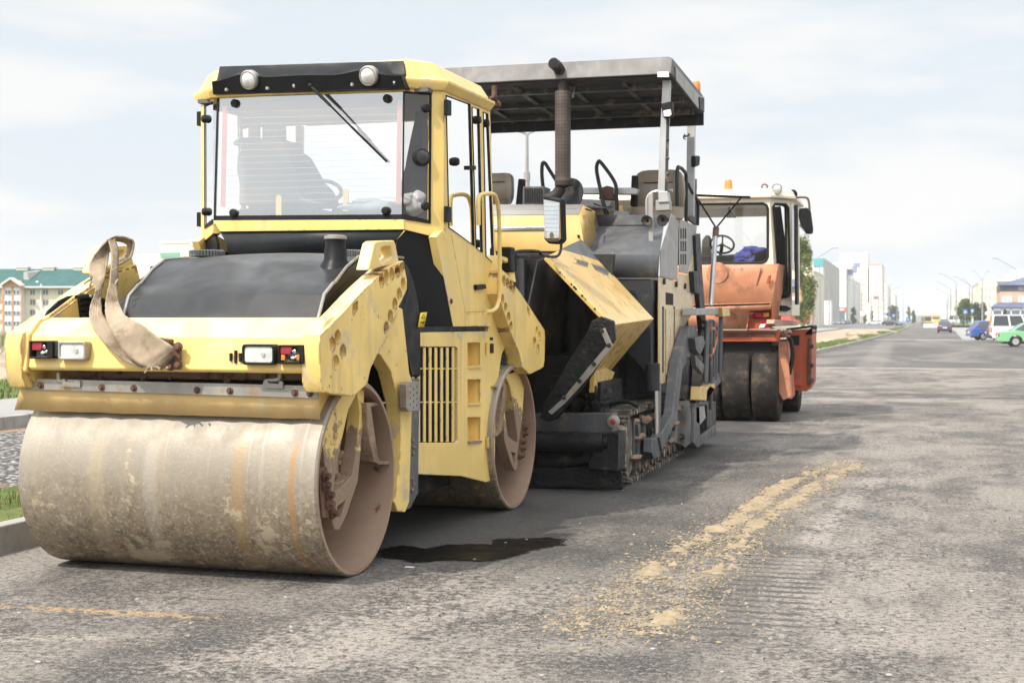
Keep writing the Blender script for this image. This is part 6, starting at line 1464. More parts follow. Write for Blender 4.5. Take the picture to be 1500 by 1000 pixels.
R_ = [(1489,396,243,((PI,3.4),),'right hand lamp in front of the blue roofed house'),(1439,411,300,((PI*.8,1.6),(.2*PI,1.6)),'right hand lamp with two raised arms in a V'),(1424,421,345,((0,2.2),(PI,2.)),'thin lamp right of the paired poles by the blue signs'),(1420,418,340,((PI,3.2),),'lamp left of the paired poles by the blue signs'),(1400.7,414,324,((PI,3.2),),'lamp with one long left arm beside the grass verge'),(1392.7,424,390,((PI,3.4),),'second lamp up the road from the long armed one'),(1388.5,432,470,((PI,3.6),),'third lamp up the road from the long armed one'),(1386.5,440,600,((PI,3.6),),'farthest lamp of the row on the right kerb')]
for px, yt, d, ar, lb in R_: lamp(px, yt, d, ar, lb, .12, 2.0, .0 if d < 302 else .42)
L_ = [(1200.5,393,233,((PI,3.0),),'lamp standing before the pale blue office block'),(1214.5,416,330,((PI,2.8),),'lamp between the office block and the shopping centre'),(1262,418,380,((PI,4),),'lamp at the right end of the shopping centre'),(1276,424,430,((PI,4),),'lamp before the mural wall'),(1287,425,480,((0,4),),'lamp at the right edge of the mural wall'),(1302.5,428,520,((0,3),),'lamp left of the dark green trees'),(1314,436,600,((0,3),),'lamp right of the dark green trees'),(1189,385,180,((0,2.6),),'lamp with its arm in front of the birch crown')]
for px, yt, d, ar, lb in L_: lamp(px, yt, d, ar, lb, .12, 1.8)
# ---- trees
m_bark = M('tree_bark', (.07,.055,.045), .9, var=.3, vs=3); m_birch = M('birch_bark', (.34,.32,.29), .8, var=.2, vs=3, dirt=((.04,.035,.03), .56, .62, 6))
def leafmat(name, a, b):
    t = NT(name); g = t.noise(.9, 3, .6); c = t.mix(t.ramp(g, .3, .7), a, b)
    d = t.n('ShaderNodeBsdfDiffuse'); tl_ = t.n('ShaderNodeBsdfTranslucent'); mxs = t.n('ShaderNodeMixShader'); mxs.inputs[0].default_value = .35
    t.L.new(c, d.inputs[0]); t.L.new(c, tl_.inputs[0]); t.L.new(d.outputs[0], mxs.inputs[1]); t.L.new(tl_.outputs[0], mxs.inputs[2]); t.L.new(mxs.outputs[0], t.out.inputs['Surface']); return t.mat
m_lf1 = leafmat('birch_leaves', (.085,.125,.025), (.20,.22,.06)); m_lf2 = leafmat('lime_green_leaves', (.06,.10,.018), (.17,.20,.05)); m_lf3 = leafmat('dark_green_leaves', (.02,.045,.018), (.05,.085,.03))
def tree(label, px, d, ytop, wpx, mat, n, leaf, bark=None, weep=0, base=.25, zb=0, name='tree', shape=1.0, group=None):
    p = wp(px, d); H = hz(ytop, d)-zb; Wd = wpx*d/FL; t = thing(name, label, 'tree', (p.x, p.y, zb), random.random()*6, group)
    mb = MB(); r0 = .018*H+.05; mb.tube([V(0,0,-.2), V(.02*H*.3,0,H*.3), V(-.01*H,.01*H,H*.6), V(0,0,H*.92)], [r0, r0*.8, r0*.5, r0*.12], 8)
    clumps = []
    for k in range(22):
        z = H*(base+(.97-base)*((k+.5)/22)); f = (z/H-base)/(1-base); rad = Wd*.5*(math.sin(PI*min(1, f*.82+.18))**.7)*shape*random.uniform(.45, 1.0); a = random.random()*2*PI
        c = V(math.cos(a)*rad*.75, math.sin(a)*rad*.75, z); clumps.append((c, Wd*random.uniform(.13,.24)))
        mb.tube([V(0,0,max(H*.12, z-H*.12)), c*.5+V(0,0,(z-H*.05)*.5), c], [r0*.3, r0*.2, r0*.06], 5)
    mb.build('trunk', bark or m_bark, t)
    lf = MB()
    for k in range(n):
        c, r = random.choice(clumps); v = V(random.gauss(0,1), random.gauss(0,1), random.gauss(0,1)).normalized()*r*random.random()**.4
        q = c+v
        if weep: q.z -= random.random()**2*H*.13*weep
        s_ = leaf*random.uniform(.6,1.3); a = V(random.gauss(0,1), random.gauss(0,1), random.gauss(0,.6)).normalized(); b = a.orthogonal().normalized(); e_ = 1.7 if weep else 1.1
        lf.add([q-a*s_, q+b*s_*.5, q+a*s_*e_, q-b*s_*.5], [(0,1,2,3)])
    lf.build('crown', mat, t, weld=False, flip=False)
tree('tall weeping birch beside the orange tyre roller', 1176, 150, 345, 50, m_lf1, 5200, .15, m_birch, 1.0, .22, name='birch_tree')
tree('tree with a broad lime green crown behind the blue crossing sign', 1413, 330, 439, 26, m_lf2, 2600, .28, base=.12, zb=.3)
tree('darker round tree right of the lime green one', 1429, 345, 446, 24, m_lf3, 2200, .28, base=.1, zb=.3)
tree('yellowish low tree under the V armed lamp', 1440, 350, 443, 14, m_lf2, 1200, .26, base=.1, zb=.3)
tree('small dark bush in front of the cafe glass', 1472, 215, 452, 7, m_lf3, 500, .14, base=.05)
tree('small shrub beside the teal fin of the shopping centre', 1250, 480, 450, 10, m_lf3, 700, .32, base=.1)
tree('dark conifer before the mural wall', 1277, 600, 455, 6, m_lf3, 500, .4, base=.05, shape=.8)
for k, (px, yt) in enumerate(((1303,449),(1308,447.5),(1313,449))): tree(('left','middle','right')[k]+'most of three dark green trees up the left pavement', px, 620, yt, 8, m_lf3, 900, .5, base=.1, group='dark street trees on the left')
tree('rounded green tree near the end of the left row', 1331, 700, 449, 8, m_lf2, 700, .5, base=.08)
tree('dark bushy tree last on the left of the road', 1338, 620, 455, 7, m_lf3, 700, .45, base=.05)
tree('small street tree before the white ground floor on the left', 1267, 560, 460, 6, m_lf2, 400, .4, base=.1)
# far wood on the horizon
mb = MB()
for k in range(5200):
    x = random.uniform(-900, 900); y = 2600+random.uniform(0, 60); h_ = 7+3*noise.noise((x*.01, 0, 0))+2*noise.noise((x*.05,2,0)); q = V(x, y, random.random()*h_); s_ = 2.4*random.uniform(.6,1.3); a = V(random.gauss(0,1), random.gauss(0,.4), random.gauss(0,1)).normalized(); b = a.orthogonal().normalized(); mb.add([q-a*s_, q+b*s_, q+a*s_, q-b*s_], [(0,1,2,3)])
tag(mb.build('distant_wood', m_lf3, None, weld=False, flip=False), kind='stuff')
# ---- signs
m_bsign = flat('blue_sign_face', (.05,.22,.62), .4); m_wsign = flat('white_sign_face', (.78,.78,.78), .4); m_post = flat('grey_sign_post', (.42,.42,.42), .5, .3)
def sign(name, label, px, py, d, size, kind, zb=0, cat='road sign'):
    p = wp(px, d); z = hz(py, d)-zb; t = thing(name, label, cat, (p.x, p.y, zb), TH)
    mb = MB(); mb.cyl((0,.05,-.1), (0,.05,z+size*.3), .04, n=8); mb.build('post', m_post, t)
    mb = MB(); h = size/2
    if kind == 'round': mb.cyl((0,0,z), (0,-.04,z), h, n=24)
    else: mb.box(-h, h, -.04, 0, z-h, z+h)
    f = mb.build('sign_plate', m_bsign if kind != 'white' else m_wsign, t, bevel=.01); mb = MB()
    if kind == 'cross':
        mb.ext([V(-h*.72,-.05,z-h*.6), V(h*.72,-.05,z-h*.6), V(0,-.05,z+h*.72)], (0,.01,0)); mb.build('white_triangle', m_wsign, f)
        mb = MB(); mb.ball((.02*h,-.06,z+h*.28), h*.1, 8, 6); mb.tube([V(0,-.06,z+h*.18), V(0,-.06,z-h*.12)], h*.07, 6); mb.tube([V(0,-.06,z-h*.1), V(-h*.25,-.06,z-h*.5)], h*.06, 6); mb.tube([V(0,-.06,z-h*.1), V(h*.22,-.06,z-h*.5)], h*.06, 6); mb.build('walking_figure', m_rub, f)
    elif kind == 'bus': mb.box(-h*.55, h*.55, -.05, -.04, z-h*.6, z+h*.6); mb.build('white_panel', m_wsign, f)
    elif kind == 'round':
        mb.ext([V(-h*.1,-.05,z+h*.5), V(h*.1,-.05,z+h*.5), V(h*.45,-.05,z-h*.45), V(h*.2,-.05,z-h*.5)], (0,.005,0)); mb.build('white_arrow', m_wsign, f)
    return t
sign('crossing_sign', 'blue square pedestrian crossing sign on the right verge', 1414, 456.5, 290, .85, 'cross', .0)
sign('bus_stop_sign', 'blue sign with a white panel beside the crossing sign', 1424, 455, 330, .9, 'bus', .42)
sign('direction_sign', 'round blue keep right sign at the tip of the left median', 1329.5, 467.5, 270, .75, 'round', .1)
sign('crossing_sign', 'blue square sign before the dark green trees on the left', 1309, 462, 480, .9, 'cross')
sign('crossing_sign', 'faint blue square sign left of the dark green trees', 1297, 460, 520, .9, 'cross')
sign('notice_board', 'white notice board on a tall pole left of the white cars', 1263.5, 459, 330, 1.1, 'white')
sign('traffic_sign', 'small pale round sign near the cafe corner', 1445, 459, 300, .6, 'white')
d = 330; p = wp(1420, d); t = thing('poster_kiosk', 'white bus stop shelter with a yellow poster on the right verge', 'bus shelter', (p.x, p.y, .42), TH); s = d/FL
mb = MB(); mb.box(-5*s, 6*s, 0, 1.4, 0, 1.9); mb.build('wall', m_wsign, t); mb = MB(); mb.box(-3*s, 3.5*s, -.06, 0, 1.0, 1.6); mb.build('poster', m_warn, t); mb = MB(); mb.box(-5.5*s, 6.5*s, -.3, 1.5, 1.9, 2.0); mb.build('roof', m_post, t)
for k, (px, py) in enumerate(((1420,451),(1420.2,457))): 
    p = wp(px, 338); t = thing('round_sign', ('upper','lower')[k]+' white sign on the paired lamp pole', 'road sign', (p.x, p.y, hz(py,338)), TH); mb = MB(); mb.cyl((0,-.3,0), (0,-.36,0), .42, n=20); mb.build('sign_plate', m_wsign, t); mb = MB(); mb.box(-.05,.05,-.3,0,-.05,.05); mb.build('bracket', m_post, t)
# railing on the verge
p = wp(1402, 315); t = thing('pedestrian_railing', 'low pale green railing along the right verge', 'railing', (p.x, p.y, .3))
mb = MB()
for k in range(26): mb.bar(V(k*.9,0,0), V(k*.9,0,1.0), .06, .06)
mb.build('railing_post', flat('pale_green_paint', (.25,.42,.38)), t); mb = MB(); mb.bar(V(0,0,1.0), V(22.5,0,1.0), .06, .06); mb.bar(V(0,0,.5), V(22.5,0,.5), .04, .04); mb.build('rail', flat('pale_green_paint2', (.25,.42,.38)), t, split=True)
# concrete blocks closing the lane
for k, (px, py, d) in enumerate(((1366,476,285),(1377,473.5,300))):
    p = wp(px, d); t = thing('concrete_barrier', ('long pale concrete block across the lane behind the dark car', 'shorter pale concrete block by the black car on the verge')[k], 'barrier', (p.x, p.y, 0), 0)
    mb = MB(); w = (1.7, .9)[k]; mb.loft([[V(-w,-.3,0), V(w,-.3,0), V(w,.3,0), V(-w,.3,0)], [V(-w,-.28,.25), V(w,-.28,.25), V(w,.28,.25), V(-w,.28,.25)], [V(-w,-.12,.55), V(w,-.12,.55), V(w,.12,.55), V(-w,.12,.55)], [V(-w,-.1,.75), V(w,-.1,.75), V(w,.1,.75), V(-w,.1,.75)]]); mb.build('block_body', m_white, t, bevel=.03); mb = MB(); mb.tube([V(-.2,0,.74), V(-.15,0,.86), V(.15,0,.86), V(.2,0,.74)], .02, 6); mb.build('lifting_loop', m_rusty, t)
# ================================================================ VEHICLES
m_car = {}
def carpaint(name, col, metal=.25): 
    t = NT(name); t.bsdf(t.mix(t.ramp(t.noise(3,4), .3, .7), [k*.95 for k in col], col), .22, metal, spec=.5, coat=.6); return t.mat
m_cglass = NT('car_glass'); m_cglass.bsdf((.035,.045,.05), .05, 0, spec=.7); m_cglass = m_cglass.mat
m_ctyre = flat('car_tyre', (.02,.02,.02), .8); m_alloy = flat('alloy_rim', (.55,.55,.55), .3, .6); m_plate = flat('number_plate', (.75,.75,.75), .4)
m_trim = flat('car_black_trim', (.025,.025,.027), .5)
def car(label, x, y, rz, col, style='sedan', name='car', cat='car', group=None, detail=True, L=4.5, Wd=1.72, H=1.42, paint=None):
    """car pointing along +x in its own frame"""
    t = thing(name, label, cat, (x, y, 0), rz, group); pm = paint or carpaint(name+'_paint', col)
    wr = .31; wb = L*.29; hy = Wd/2
    sill, belt = .30, H*.62
    arch = lambda cx: [(cx+(wr+.07)*math.cos(a), wr+(wr+.07)*math.sin(a)) for a in [PI-PI*k/12 for k in range(13)]]
    f = L/2
    if style == 'van': top = [(f,.5),(f-.05,.75),(f-.25,1.0),(f-.75,1.12),(-f+.02,1.12),(-f,.5)]; gh = [(f-.75,1.12),(f-1.35,H),(-f+.12,H),(-f+.02,1.12)]; gr = .10
    elif style == 'wagon': top = [(f,.45),(f-.02,.62),(f-.2,.78),(f-1.15,.93),(-f+.08,.95),(-f,.72),(-f,.45)]; gh = [(f-1.15,.93),(f-1.95,H-.03),(-f+1.2,H),(-f+.62,H-.04),(-f+.16,.95)]; gr = .20
    elif style == 'hatch': top = [(f,.45),(f-.02,.62),(f-.2,.76),(f-1.0,.92),(-f+.10,.95),(-f,.72),(-f,.45)]; gh = [(f-1.0,.92),(f-1.7,H-.03),(-f+1.1,H),(-f+.55,H-.10),(-f+.14,.95)]; gr = .2
    else: top = [(f,.45),(f-.03,.62),(f-.25,.74),(f-1.25,.88),(-f+.85,.93),(-f+.08,.90),(-f,.72),(-f,.45)]; gh = [(f-1.25,.88),(f-1.95,H-.03),(-f+1.75,H),(-f+1.35,H-.06),(-f+.62,.93)]; gr = .22
    bot = [(-f+.06,sill)] + arch(-wb) + arch(wb) + [(f-.08,sill)]
    out = top[::-1]
    outline = [(-f, .5)] + bot + top if False else bot + [(f-.01,.38)] + top
    mb = MB(); n = len(outline)
    def sec(yy, k): return [V(px_*(1-.02*k) , yy, z if z < .5 else z-(z-.5)*.06*k) for px_, z in outline]
    mb.loft([sec(-hy, 1), sec(-hy+.08, 0), sec(hy-.08, 0), sec(hy, 1)]); body = mb.build('body', pm, t, bevel=.025, seg=2, ang=40)
    mb = MB(); low = [V(a, s*(hy-.05), z) for s in (-1,) for a, z in gh]; N = len(gh); gb = []
    def gsec(s): return [V(a, s*(hy-.06-(gr*.9 if z > gh[0][1]+.1 else 0)), z) for a, z in gh]
    mb.loft([gsec(-1), gsec(1)]); cabn = mb.build('greenhouse', pm, t, bevel=.03, seg=2, ang=40)
    # side windows and screens
    def inset(q, k): c = sum(q, V(0,0,0))/len(q); return [c+(p-c)*k for p in q]
    for s in (-1, 1):
        g = gsec(s); base = [g[0], g[-1]]; roof = g[1:-1]
        xa, xb = g[0].x, g[-1].x
        poly = [g[0]]+roof+[g[-1]]
        cuts = (.52,) if style != 'van' else (.42, .70)
        zs = [p.z for p in poly]; zlo, zhi = min(zs)+.04, max(zs)-.06
        def xlim(z, front):
            a, b = (g[0], g[1]) if front else (g[-1], g[-2])
            tt = (z-a.z)/(b.z-a.z) if b.z != a.z else 0; return a.x+(b.x-a.x)*max(0,min(1,tt))
        def yl(z): return s*(hy-.06-gr*.9*max(0,min(1,(z-gh[0][1])/(H-gh[0][1])))+.006)
        seg = [0]+list(cuts)+[1]
        for i in range(len(seg)-1):
            def X(z, u): a, b = xlim(z, True)-.10, xlim(z, False)+.12; return a+(b-a)*u
            u0, u1 = seg[i]+(.015 if i else 0), seg[i+1]-(.015 if i < len(seg)-2 else 0)
            q = [V(X(zlo,u0), yl(zlo), zlo), V(X(zlo,u1), yl(zlo), zlo), V(X(zhi,u1), yl(zhi), zhi), V(X(zhi,u0), yl(zhi), zhi)]
            m_ = MB(); m_.ext(q, (0,.006*s,0)); m_.build('side_window', m_cglass, cabn)
    gl_, gr_ = gsec(-1), gsec(1)
    for nm, i, j in (('windscreen',0,1), ('rear_window',-1,-2)):
        q = inset([gl_[i], gr_[i], gr_[j], gl_[j]], .86); nrm = (q[1]-q[0]).cross(q[2]-q[0]).normalized(); nrm = nrm if (nrm.x > 0) == (i == 0) else -nrm
        m_ = MB(); m_.ext([p+nrm*.002 for p in q], nrm*.012); m_.build(nm, m_cglass, cabn)
    for cx_ in (wb, -wb):
        for s in (-1, 1):
            m_ = MB(); m_.lathe([(wr*.6,-.1),(wr*.95,-.1),(wr,-.07),(wr,.07),(wr*.95,.1),(wr*.6,.1)], (cx_, s*(hy-.12), wr), (0,1,0), 24); w_ = m_.build('wheel', m_ctyre, t)
            m_ = MB(); m_.lathe([(wr*.66,.085),(wr*.60,.10),(wr*.2,.085),(.001,.09)], (cx_, s*(hy-.12), wr), (0,s,0), 20)
            for k in range(7): a = 2*PI*k/7; m_.bar(V(cx_, s*(hy-.015), wr), V(cx_+wr*.6*math.cos(a), s*(hy-.015), wr+wr*.6*math.sin(a)), .045, .02, up=(0,1,0))
            m_.build('rim', m_alloy, w_)
    for s in (-1, 1):
        zt_ = .70 if style != 'van' else .72
        m_ = MB(); m_.box(-f-.015, -f+.22, s*hy-(.40 if s > 0 else -.015), s*hy+(.015 if s > 0 else .40), zt_-.10, zt_+(.10 if style != 'van' else .25)); 
        if style == 'van': m_ = MB(); m_.box(-f-.015, -f+.12, s*hy-(.16 if s > 0 else -.012), s*hy+(.012 if s > 0 else .16), .70, 1.05)
        m_.build('tail_lamp', m_red, body, bevel=.02)
        m_ = MB(); m_.box(f-.22, f+.0, s*(hy-.30)-.16, s*(hy-.30)+.16, .58, .70); m_.build('headlight', m_lens, body, bevel=.02)
        m_ = MB(); m_.box(gh[0][0]-.35, gh[0][0]-.15, s*(hy+.08)-.09, s*(hy+.08)+.09, gh[0][1]+.02, gh[0][1]+.16); m_.build('door_mirror', pm, body, bevel=.03)
    m_ = MB(); m_.box(-f-.05, -f+.16, -hy+.02, hy-.02, .30, .50); m_.build('rear_bumper', m_trim if style in ('van','suv') else pm, body, bevel=.04)
    m_ = MB(); m_.box(f-.16, f+.04, -hy+.02, hy-.02, .28, .48); m_.build('front_bumper', m_trim if style == 'van' else pm, body, bevel=.04)
    m_ = MB(); m_.box(-f-.02, -f-.005, -.26, .26, .56 if style != 'van' else .56, .67); m_.build('number_plate', m_plate, body)
    m_ = MB(); m_.box(-f+.3, f-.3, -hy+.12, hy-.12, .18, .34); m_.build('underbody', m_trim, t)
    return t
px_at = lambda px, d: wp(px, d)
p = wp(1461.5, 84); L_ = 4.5; car('light green sedan parked at the right edge of the picture', p.x+L_/2, p.y+.8, .06, (.16,.47,.20), 'sedan', paint=carpaint('light_green_paint', (.20,.50,.24), .1))
p = wp(1450.5, 100); car('white van with dark lower bumper parked between the blue and the green car', p.x+2.4, p.y+.9, .05, (.75,.75,.72), 'van', name='van', cat='van', L=4.8, Wd=1.84, H=1.94, paint=carpaint('white_van_paint', (.76,.75,.72), 0))
p = wp(1419.3, 111); car('blue estate car parked left of the white van', p.x+2.1, p.y+.9, .22, (.06,.13,.45), 'wagon', L=4.3, Wd=1.74, H=1.52, paint=carpaint('blue_car_paint', (.07,.15,.46), .3))
p = wp(1444.5, 107); car('dark grey car half hidden between the blue estate and the white van', p.x+2.1, p.y+.9, .10, (.05,.05,.06), 'hatch', L=4.2, Wd=1.72, H=1.5, paint=carpaint('dark_grey_car_paint', (.05,.05,.06), .3))
p = wp(1383.5, 176); car('dark blue saloon seen from behind on the fresh asphalt', p.x, p.y, PI/2, (.06,.07,.10), 'sedan', L=4.5, Wd=1.72, H=1.45, paint=carpaint('slate_car_paint', (.07,.08,.11), .3))
p = wp(1382.8, 330); car('black car standing just beyond the concrete blocks', p.x, p.y, PI/2, (.02,.02,.02), 'wagon', L=4.6, Wd=1.8, H=1.7, paint=carpaint('black_car_paint', (.02,.02,.022), .2))
wc = carpaint('white_car_paint', (.72,.72,.70), 0)
for px, d, lb, pt, st in ((1280,420,'white saloon on the left carriageway, left one of the pair',wc,'sedan'),(1288,425,'white saloon on the left carriageway, right one of the pair',wc,'sedan'),(1311,380,'blue hatchback driving on the left carriageway',carpaint('royal_blue_paint',(.05,.08,.32),.2),'hatch'),(1305,372,'dark car just left of the blue hatchback',carpaint('dark_car_paint',(.05,.05,.07),.2),'hatch')):
    p = wp(px, d); car(lb, p.x, p.y, .12 if px < 1300 else -.35, (.5,.5,.5), st, paint=pt)
p = wp(1301, 560); car('white minibus in front of the dark green trees', p.x, p.y, -PI/2+.2, (.7,.7,.7), 'van', name='minibus', cat='minibus', L=5, Wd=2, H=2.5, paint=wc)
rw = ['leftmost white car', 'second pale car', 'silver car', 'dark blue car']
for k, (px, pt) in enumerate(((1217,wc),(1224,wc),(1231,carpaint('silver_car_paint',(.4,.42,.45),.4)),(1238,carpaint('navy_car_paint',(.04,.05,.12),.2)))):
    p = wp(px, 470); car(rw[k]+' in the row parked before the shopping centre', p.x, p.y, PI/2+.5, (.5,.5,.5), 'hatch', paint=pt, group='cars parked before the shopping centre')
p = wp(1196, 400); car('brown car parked before the dark shop glazing', p.x, p.y, .2, (.2,.1,.05), 'hatch', paint=carpaint('brown_car_paint', (.16,.10,.06), .2))
p = wp(1405, 360); car('white panel van parked on the right verge behind the sign pole', p.x, p.y, -.1, (.7,.7,.7), 'van', name='van', cat='van', L=5, Wd=1.9, H=2.3, paint=wc).location.z = .42
# buses
m_busy = carpaint('bus_yellow_paint', (.62,.46,.12), 0); m_buso = carpaint('bus_orange_paint', (.60,.22,.05), 0); m_busg = flat('bus_green_panel', (.12,.30,.06))
def bus(label, px, d, rz, front):
    p = wp(px, d); t = thing('bus', label, 'bus', (p.x, p.y, 0), rz, 'yellow town buses'); L, Wd, H = 11.5, 2.5, 3.0
    mb = MB(); mb.box(-L/2, L/2, -Wd/2, Wd/2, .35, H); b = mb.build('body', m_busy, t, bevel=.14, seg=3)
    for sx in (-1, 1):
        mb = MB(); x = sx*(L/2+.01)
        if front: mb.ext([V(x,-Wd/2+.12,1.15), V(x,Wd/2-.12,1.15), V(x,Wd/2-.2,2.45), V(x,-Wd/2+.2,2.45)], (.02*sx,0,0))
        else: mb.ext([V(x,-Wd/2+.25,1.75), V(x,Wd/2-.25,1.75), V(x,Wd/2-.3,2.35), V(x,-Wd/2+.3,2.35)], (.02*sx,0,0))
        mb.build('windscreen' if front else 'rear_window', m_cglass, b)
        mb = MB(); mb.box(x-.02, x+.03*1, -Wd/2+.15, Wd/2-.15, 2.55, 2.85); mb.build('destination_panel', m_buso, b)
        for s in (-1, 1): mb = MB(); mb.box(x-.03, x+.03, s*.95-.15, s*.95+.15, .8, 1.0); mb.build('lamp', m_red if not front else m_lens, b)
        mb = MB(); mb.box(x-.02, x+.03, .5, 1.2, 1.1, 1.7) if not front else mb.box(x-.02,x+.03,-1.1,1.1,.5,.65); mb.build('white_panel' if not front else 'bumper', m_wsign if not front else m_trim, b)
    for s in (-1, 1):
        for k in range(6): mb = MB(); a = -L/2+.5+k*1.78; mb.ext([V(a,s*(Wd/2+.01),1.3), V(a+1.6,s*(Wd/2+.01),1.3), V(a+1.6,s*(Wd/2+.01),2.4), V(a,s*(Wd/2+.01),2.4)], (0,.02*s,0)); mb.build('side_window', m_cglass, b)
        mb = MB(); mb.box(-L/2+.1, L/2-.1, s*(Wd/2+.005)-.012, s*(Wd/2+.005)+.012, .5, .95); mb.build('orange_band', m_buso, b)
        for cx_ in (-L*.28, L*.3): mb = MB(); mb.cyl((cx_,s*(Wd/2-.25),.48), (cx_,s*(Wd/2+.02),.48), .48, n=20); mb.build('wheel', m_ctyre, t)
    mb = MB(); mb.box(L/2-.0, L/2+.03, -Wd/2+.0, -Wd/2+.25, .6, 2.9); mb.build('green_stripe', m_busg, b)
bus('yellow bus facing the camera with a dark windscreen, left of the two', 1357.5, 462, -PI/2+.10, True)
bus('yellow and orange bus seen from behind with a small rear window', 1371.5, 440, PI/2-.04, False)
# pedestrian
def person(label, px, d, zb):
    p = wp(px, d); H = 1.75
    me = bpy.data.meshes.new('person'); bm = bmesh.new(); lay = bm.verts.layers.skin.verify()
    J = dict(pel=(0,0,.95,.15), bel=(0,0,1.12,.14), chest=(0,0,1.34,.17), neck=(0,0,1.50,.06), head=(0,-.01,1.60,.095), top=(0,-.01,1.72,.07), hl=(-.10,0,.88,.10), kl=(-.11,-.05,.48,.065), al=(-.11,.04,.09,.045), fl=(-.11,-.10,.04,.04), hr=(.10,0,.88,.10), kr=(.11,.04,.48,.065), ar=(.11,.16,.10,.045), fr=(.11,.04,.04,.04), sl=(-.19,0,1.42,.07), el=(-.25,.06,1.14,.045), wl=(-.25,-.04,.90,.035), pl=(-.25,-.08,.80,.03), sr=(.19,0,1.42,.07), er=(.25,-.04,1.14,.045), wr=(.25,-.16,.93,.035), pr=(.25,-.21,.84,.03))
    vs = {}
    for k, q in J.items(): v = bm.verts.new(q[:3]); v[lay].radius = (q[3], q[3]); vs[k] = v
    vs['pel'][lay].use_root = True
    for a in ('pel bel','bel chest','chest neck','neck head','head top','pel hl','hl kl','kl al','al fl','pel hr','hr kr','kr ar','ar fr','chest sl','sl el','el wl','wl pl','chest sr','sr er','er wr','wr pr'): a, b = a.split(); bm.edges.new((vs[a], vs[b]))
    bm.to_mesh(me); bm.free(); o = bpy.data.objects.new('person', me); C.objects.link(o); o.location = (p.x, p.y, zb); o.rotation_euler = (0,0,TH+.6)
    o.modifiers.new('k', 'SKIN').use_smooth_shade = True; sd = o.modifiers.new('d', 'SUBSURF'); sd.levels = sd.render_levels = 1
    t = NT('clothed_figure'); z = t.sep()[2]; c = t.mix(t.ramp(z, .93, .95), (.03,.035,.05), (.74,.74,.73)); c = t.mix(t.ramp(z, 1.47, 1.49), c, (.45,.28,.2)); c = t.mix(t.ramp(z, 1.66, 1.68), c, (.05,.035,.025)); t.bsdf(c, .8); me.materials.append(t.mat)
    tag(o, label, 'person')
person('person in white shirt and dark trousers walking beside the bus shelter', 1431, 420, .42)
# ================================================================ light, air, camera
CLOUD, SKYS, SUNE, EXPO = (5.75,5.75,5.7), .11, 3.2, .62
SUN_EL, SUN_AZ = math.radians(50), math.radians(209)      # azimuth measured clockwise from +Y; the sun stands behind-left
w = bpy.data.worlds.new('World'); sc.world = w; w.use_nodes = True
nt = w.node_tree; nt.nodes.clear()
out = nt.nodes.new('ShaderNodeOutputWorld'); bg = nt.nodes.new('ShaderNodeBackground'); sky = nt.nodes.new('ShaderNodeTexSky')
sky.sky_type = 'NISHITA'; sky.sun_disc = False; sky.sun_elevation = SUN_EL; sky.sun_rotation = SUN_AZ
sky.air_density = 1.0; sky.dust_density = 4.0; sky.ozone_density = 1.0; sky.altitude = 100
tc = nt.nodes.new('ShaderNodeTexCoord'); mp = nt.nodes.new('ShaderNodeMapping'); mp.inputs['Scale'].default_value = (1.2, 1.2, 5.0)
nz = nt.nodes.new('ShaderNodeTexNoise'); nz.inputs['Scale'].default_value = 3.0; nz.inputs['Detail'].default_value = 8; nz.inputs['Roughness'].default_value = .55
mr = nt.nodes.new('ShaderNodeMapRange'); mr.interpolation_type = 'SMOOTHSTEP'
for i, v in ((1, .42), (2, .60), (3, .0), (4, 1.0)): mr.inputs[i].default_value = v
mx = nt.nodes.new('ShaderNodeMix'); mx.data_type = 'RGBA'; mx.inputs[7].default_value = (*CLOUD, 1)
L = nt.links.new
L(tc.outputs['Generated'], mp.inputs[0]); L(mp.outputs[0], nz.inputs[0]); L(nz.outputs['Fac'], mr.inputs[0]); mx.inputs[0].default_value = .93
# out-of-view sky brightened overhead and sunward, added to fill shade and reflections
sp = nt.nodes.new('ShaderNodeSeparateXYZ'); hi = nt.nodes.new('ShaderNodeMapRange'); hi.interpolation_type = 'SMOOTHSTEP'
for i, v in ((1, .22), (2, .65), (3, 1.0), (4, 1.8)): hi.inputs[i].default_value = v
vm = nt.nodes.new('ShaderNodeVectorMath'); vm.operation = 'SCALE'; cm = nt.nodes.new('ShaderNodeMix'); cm.data_type = 'RGBA'; cm.inputs[6].default_value = (4.75, 5.15, 5.55, 1); cm.inputs[7].default_value = (*CLOUD, 1); L(mr.outputs[0], cm.inputs[0]); L(cm.outputs[2], vm.inputs[0])
L(tc.outputs['Generated'], sp.inputs[0]); L(sp.outputs[2], hi.inputs[0]); dt = nt.nodes.new('ShaderNodeVectorMath'); dt.operation = 'DOT_PRODUCT'; nv_ = nt.nodes.new('ShaderNodeVectorMath'); nv_.operation = 'NORMALIZE'; L(tc.outputs['Generated'], nv_.inputs[0]); L(nv_.outputs[0], dt.inputs[0])
dt.inputs[1].default_value = (math.sin(SUN_AZ)*math.cos(SUN_EL), math.cos(SUN_AZ)*math.cos(SUN_EL), math.sin(SUN_EL)); gl = nt.nodes.new('ShaderNodeMapRange'); gl.interpolation_type = 'SMOOTHSTEP'
for i, v in ((1, .25), (2, .95), (3, 1.0), (4, 1.8)): gl.inputs[i].default_value = v
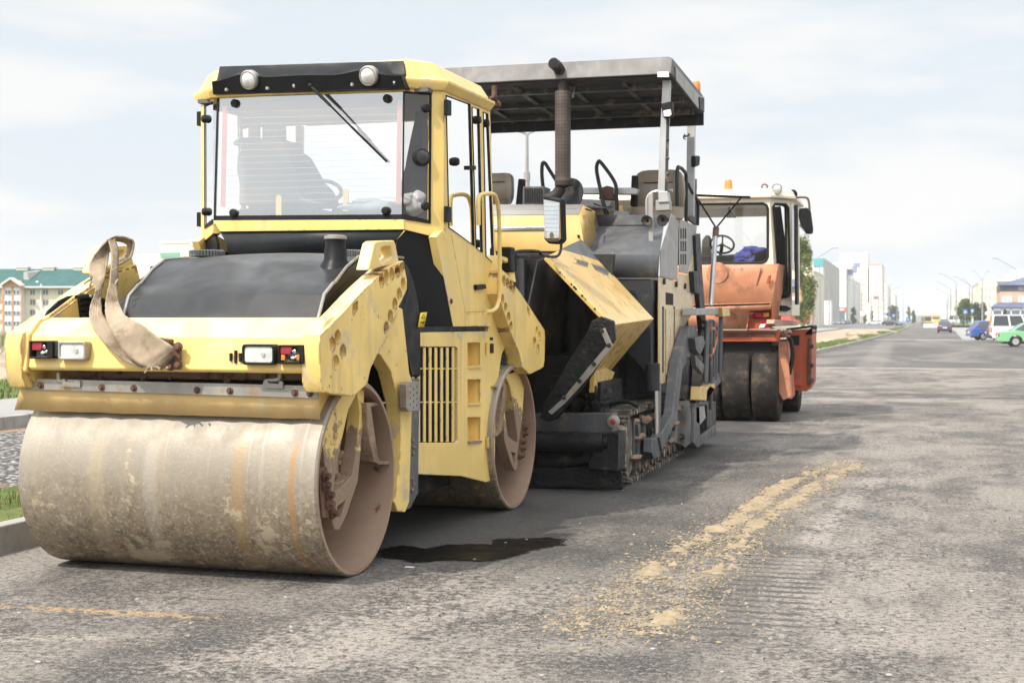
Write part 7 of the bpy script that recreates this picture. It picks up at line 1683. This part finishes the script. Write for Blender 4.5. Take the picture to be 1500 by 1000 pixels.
ml = nt.nodes.new('ShaderNodeMath'); ml.operation = 'MULTIPLY'; L(dt.outputs['Value'], gl.inputs[0]); L(gl.outputs[0], ml.inputs[0]); L(hi.outputs[0], ml.inputs[1]); L(ml.outputs[0], vm.inputs['Scale']); L(vm.outputs[0], mx.inputs[7])
L(sky.outputs[0], mx.inputs[6]); L(mx.outputs[2], bg.inputs[0]); bg.inputs[1].default_value = SKYS; L(bg.outputs[0], out.inputs[0])
ld = bpy.data.lights.new('sun', 'SUN'); ld.energy = SUNE; ld.angle = math.radians(1.0); ld.color = (1, .93, .82)
so_ = bpy.data.objects.new('sun', ld); C.objects.link(so_)
sd = Vector((math.sin(SUN_AZ)*math.cos(SUN_EL), math.cos(SUN_AZ)*math.cos(SUN_EL), math.sin(SUN_EL)))
so_.rotation_euler = (-sd).to_track_quat('-Z', 'Y').to_euler(); so_.location = sd*50
cd = bpy.data.cameras.new('camera'); cam = bpy.data.objects.new('camera', cd); C.objects.link(cam); sc.camera = cam
cd.lens = FL/1500*36; cd.sensor_width = 36; cd.clip_end = 6000; cd.clip_start = .1
cam.location = (0, 0, CAMH); cam.rotation_euler = (PI/2, 0, TH); cd.shift_y = -(500-HY)/1500
cd.dof.use_dof = True; cd.dof.focus_distance = 9.6; cd.dof.aperture_fstop = 5.0
sc.view_settings.view_transform = 'Standard'; sc.view_settings.look = 'None'; sc.view_settings.gamma = 1; sc.view_settings.exposure = EXPO
sc.render.engine = 'CYCLES'; sc.cycles.max_bounces = 8; sc.cycles.transparent_max_bounces = 16
sc.cycles.use_denoising = True

HAZE = .00034
mb = MB(); mb.box(-1500, 1500, -60, 3300, -1.7, 48); hz_ = mb.build('haze', [], None); hm = bpy.data.materials.new('haze_air'); hm.use_nodes = True; hm.node_tree.nodes.clear()
ho = hm.node_tree.nodes.new('ShaderNodeOutputMaterial'); hv = hm.node_tree.nodes.new('ShaderNodeVolumePrincipled'); hv.inputs['Color'].default_value = (1,1,1,1); hv.inputs['Density'].default_value = HAZE
hm.node_tree.links.new(hv.outputs[0], ho.inputs['Volume']); hz_.data.materials.append(hm); tag(hz_, kind='stuff')
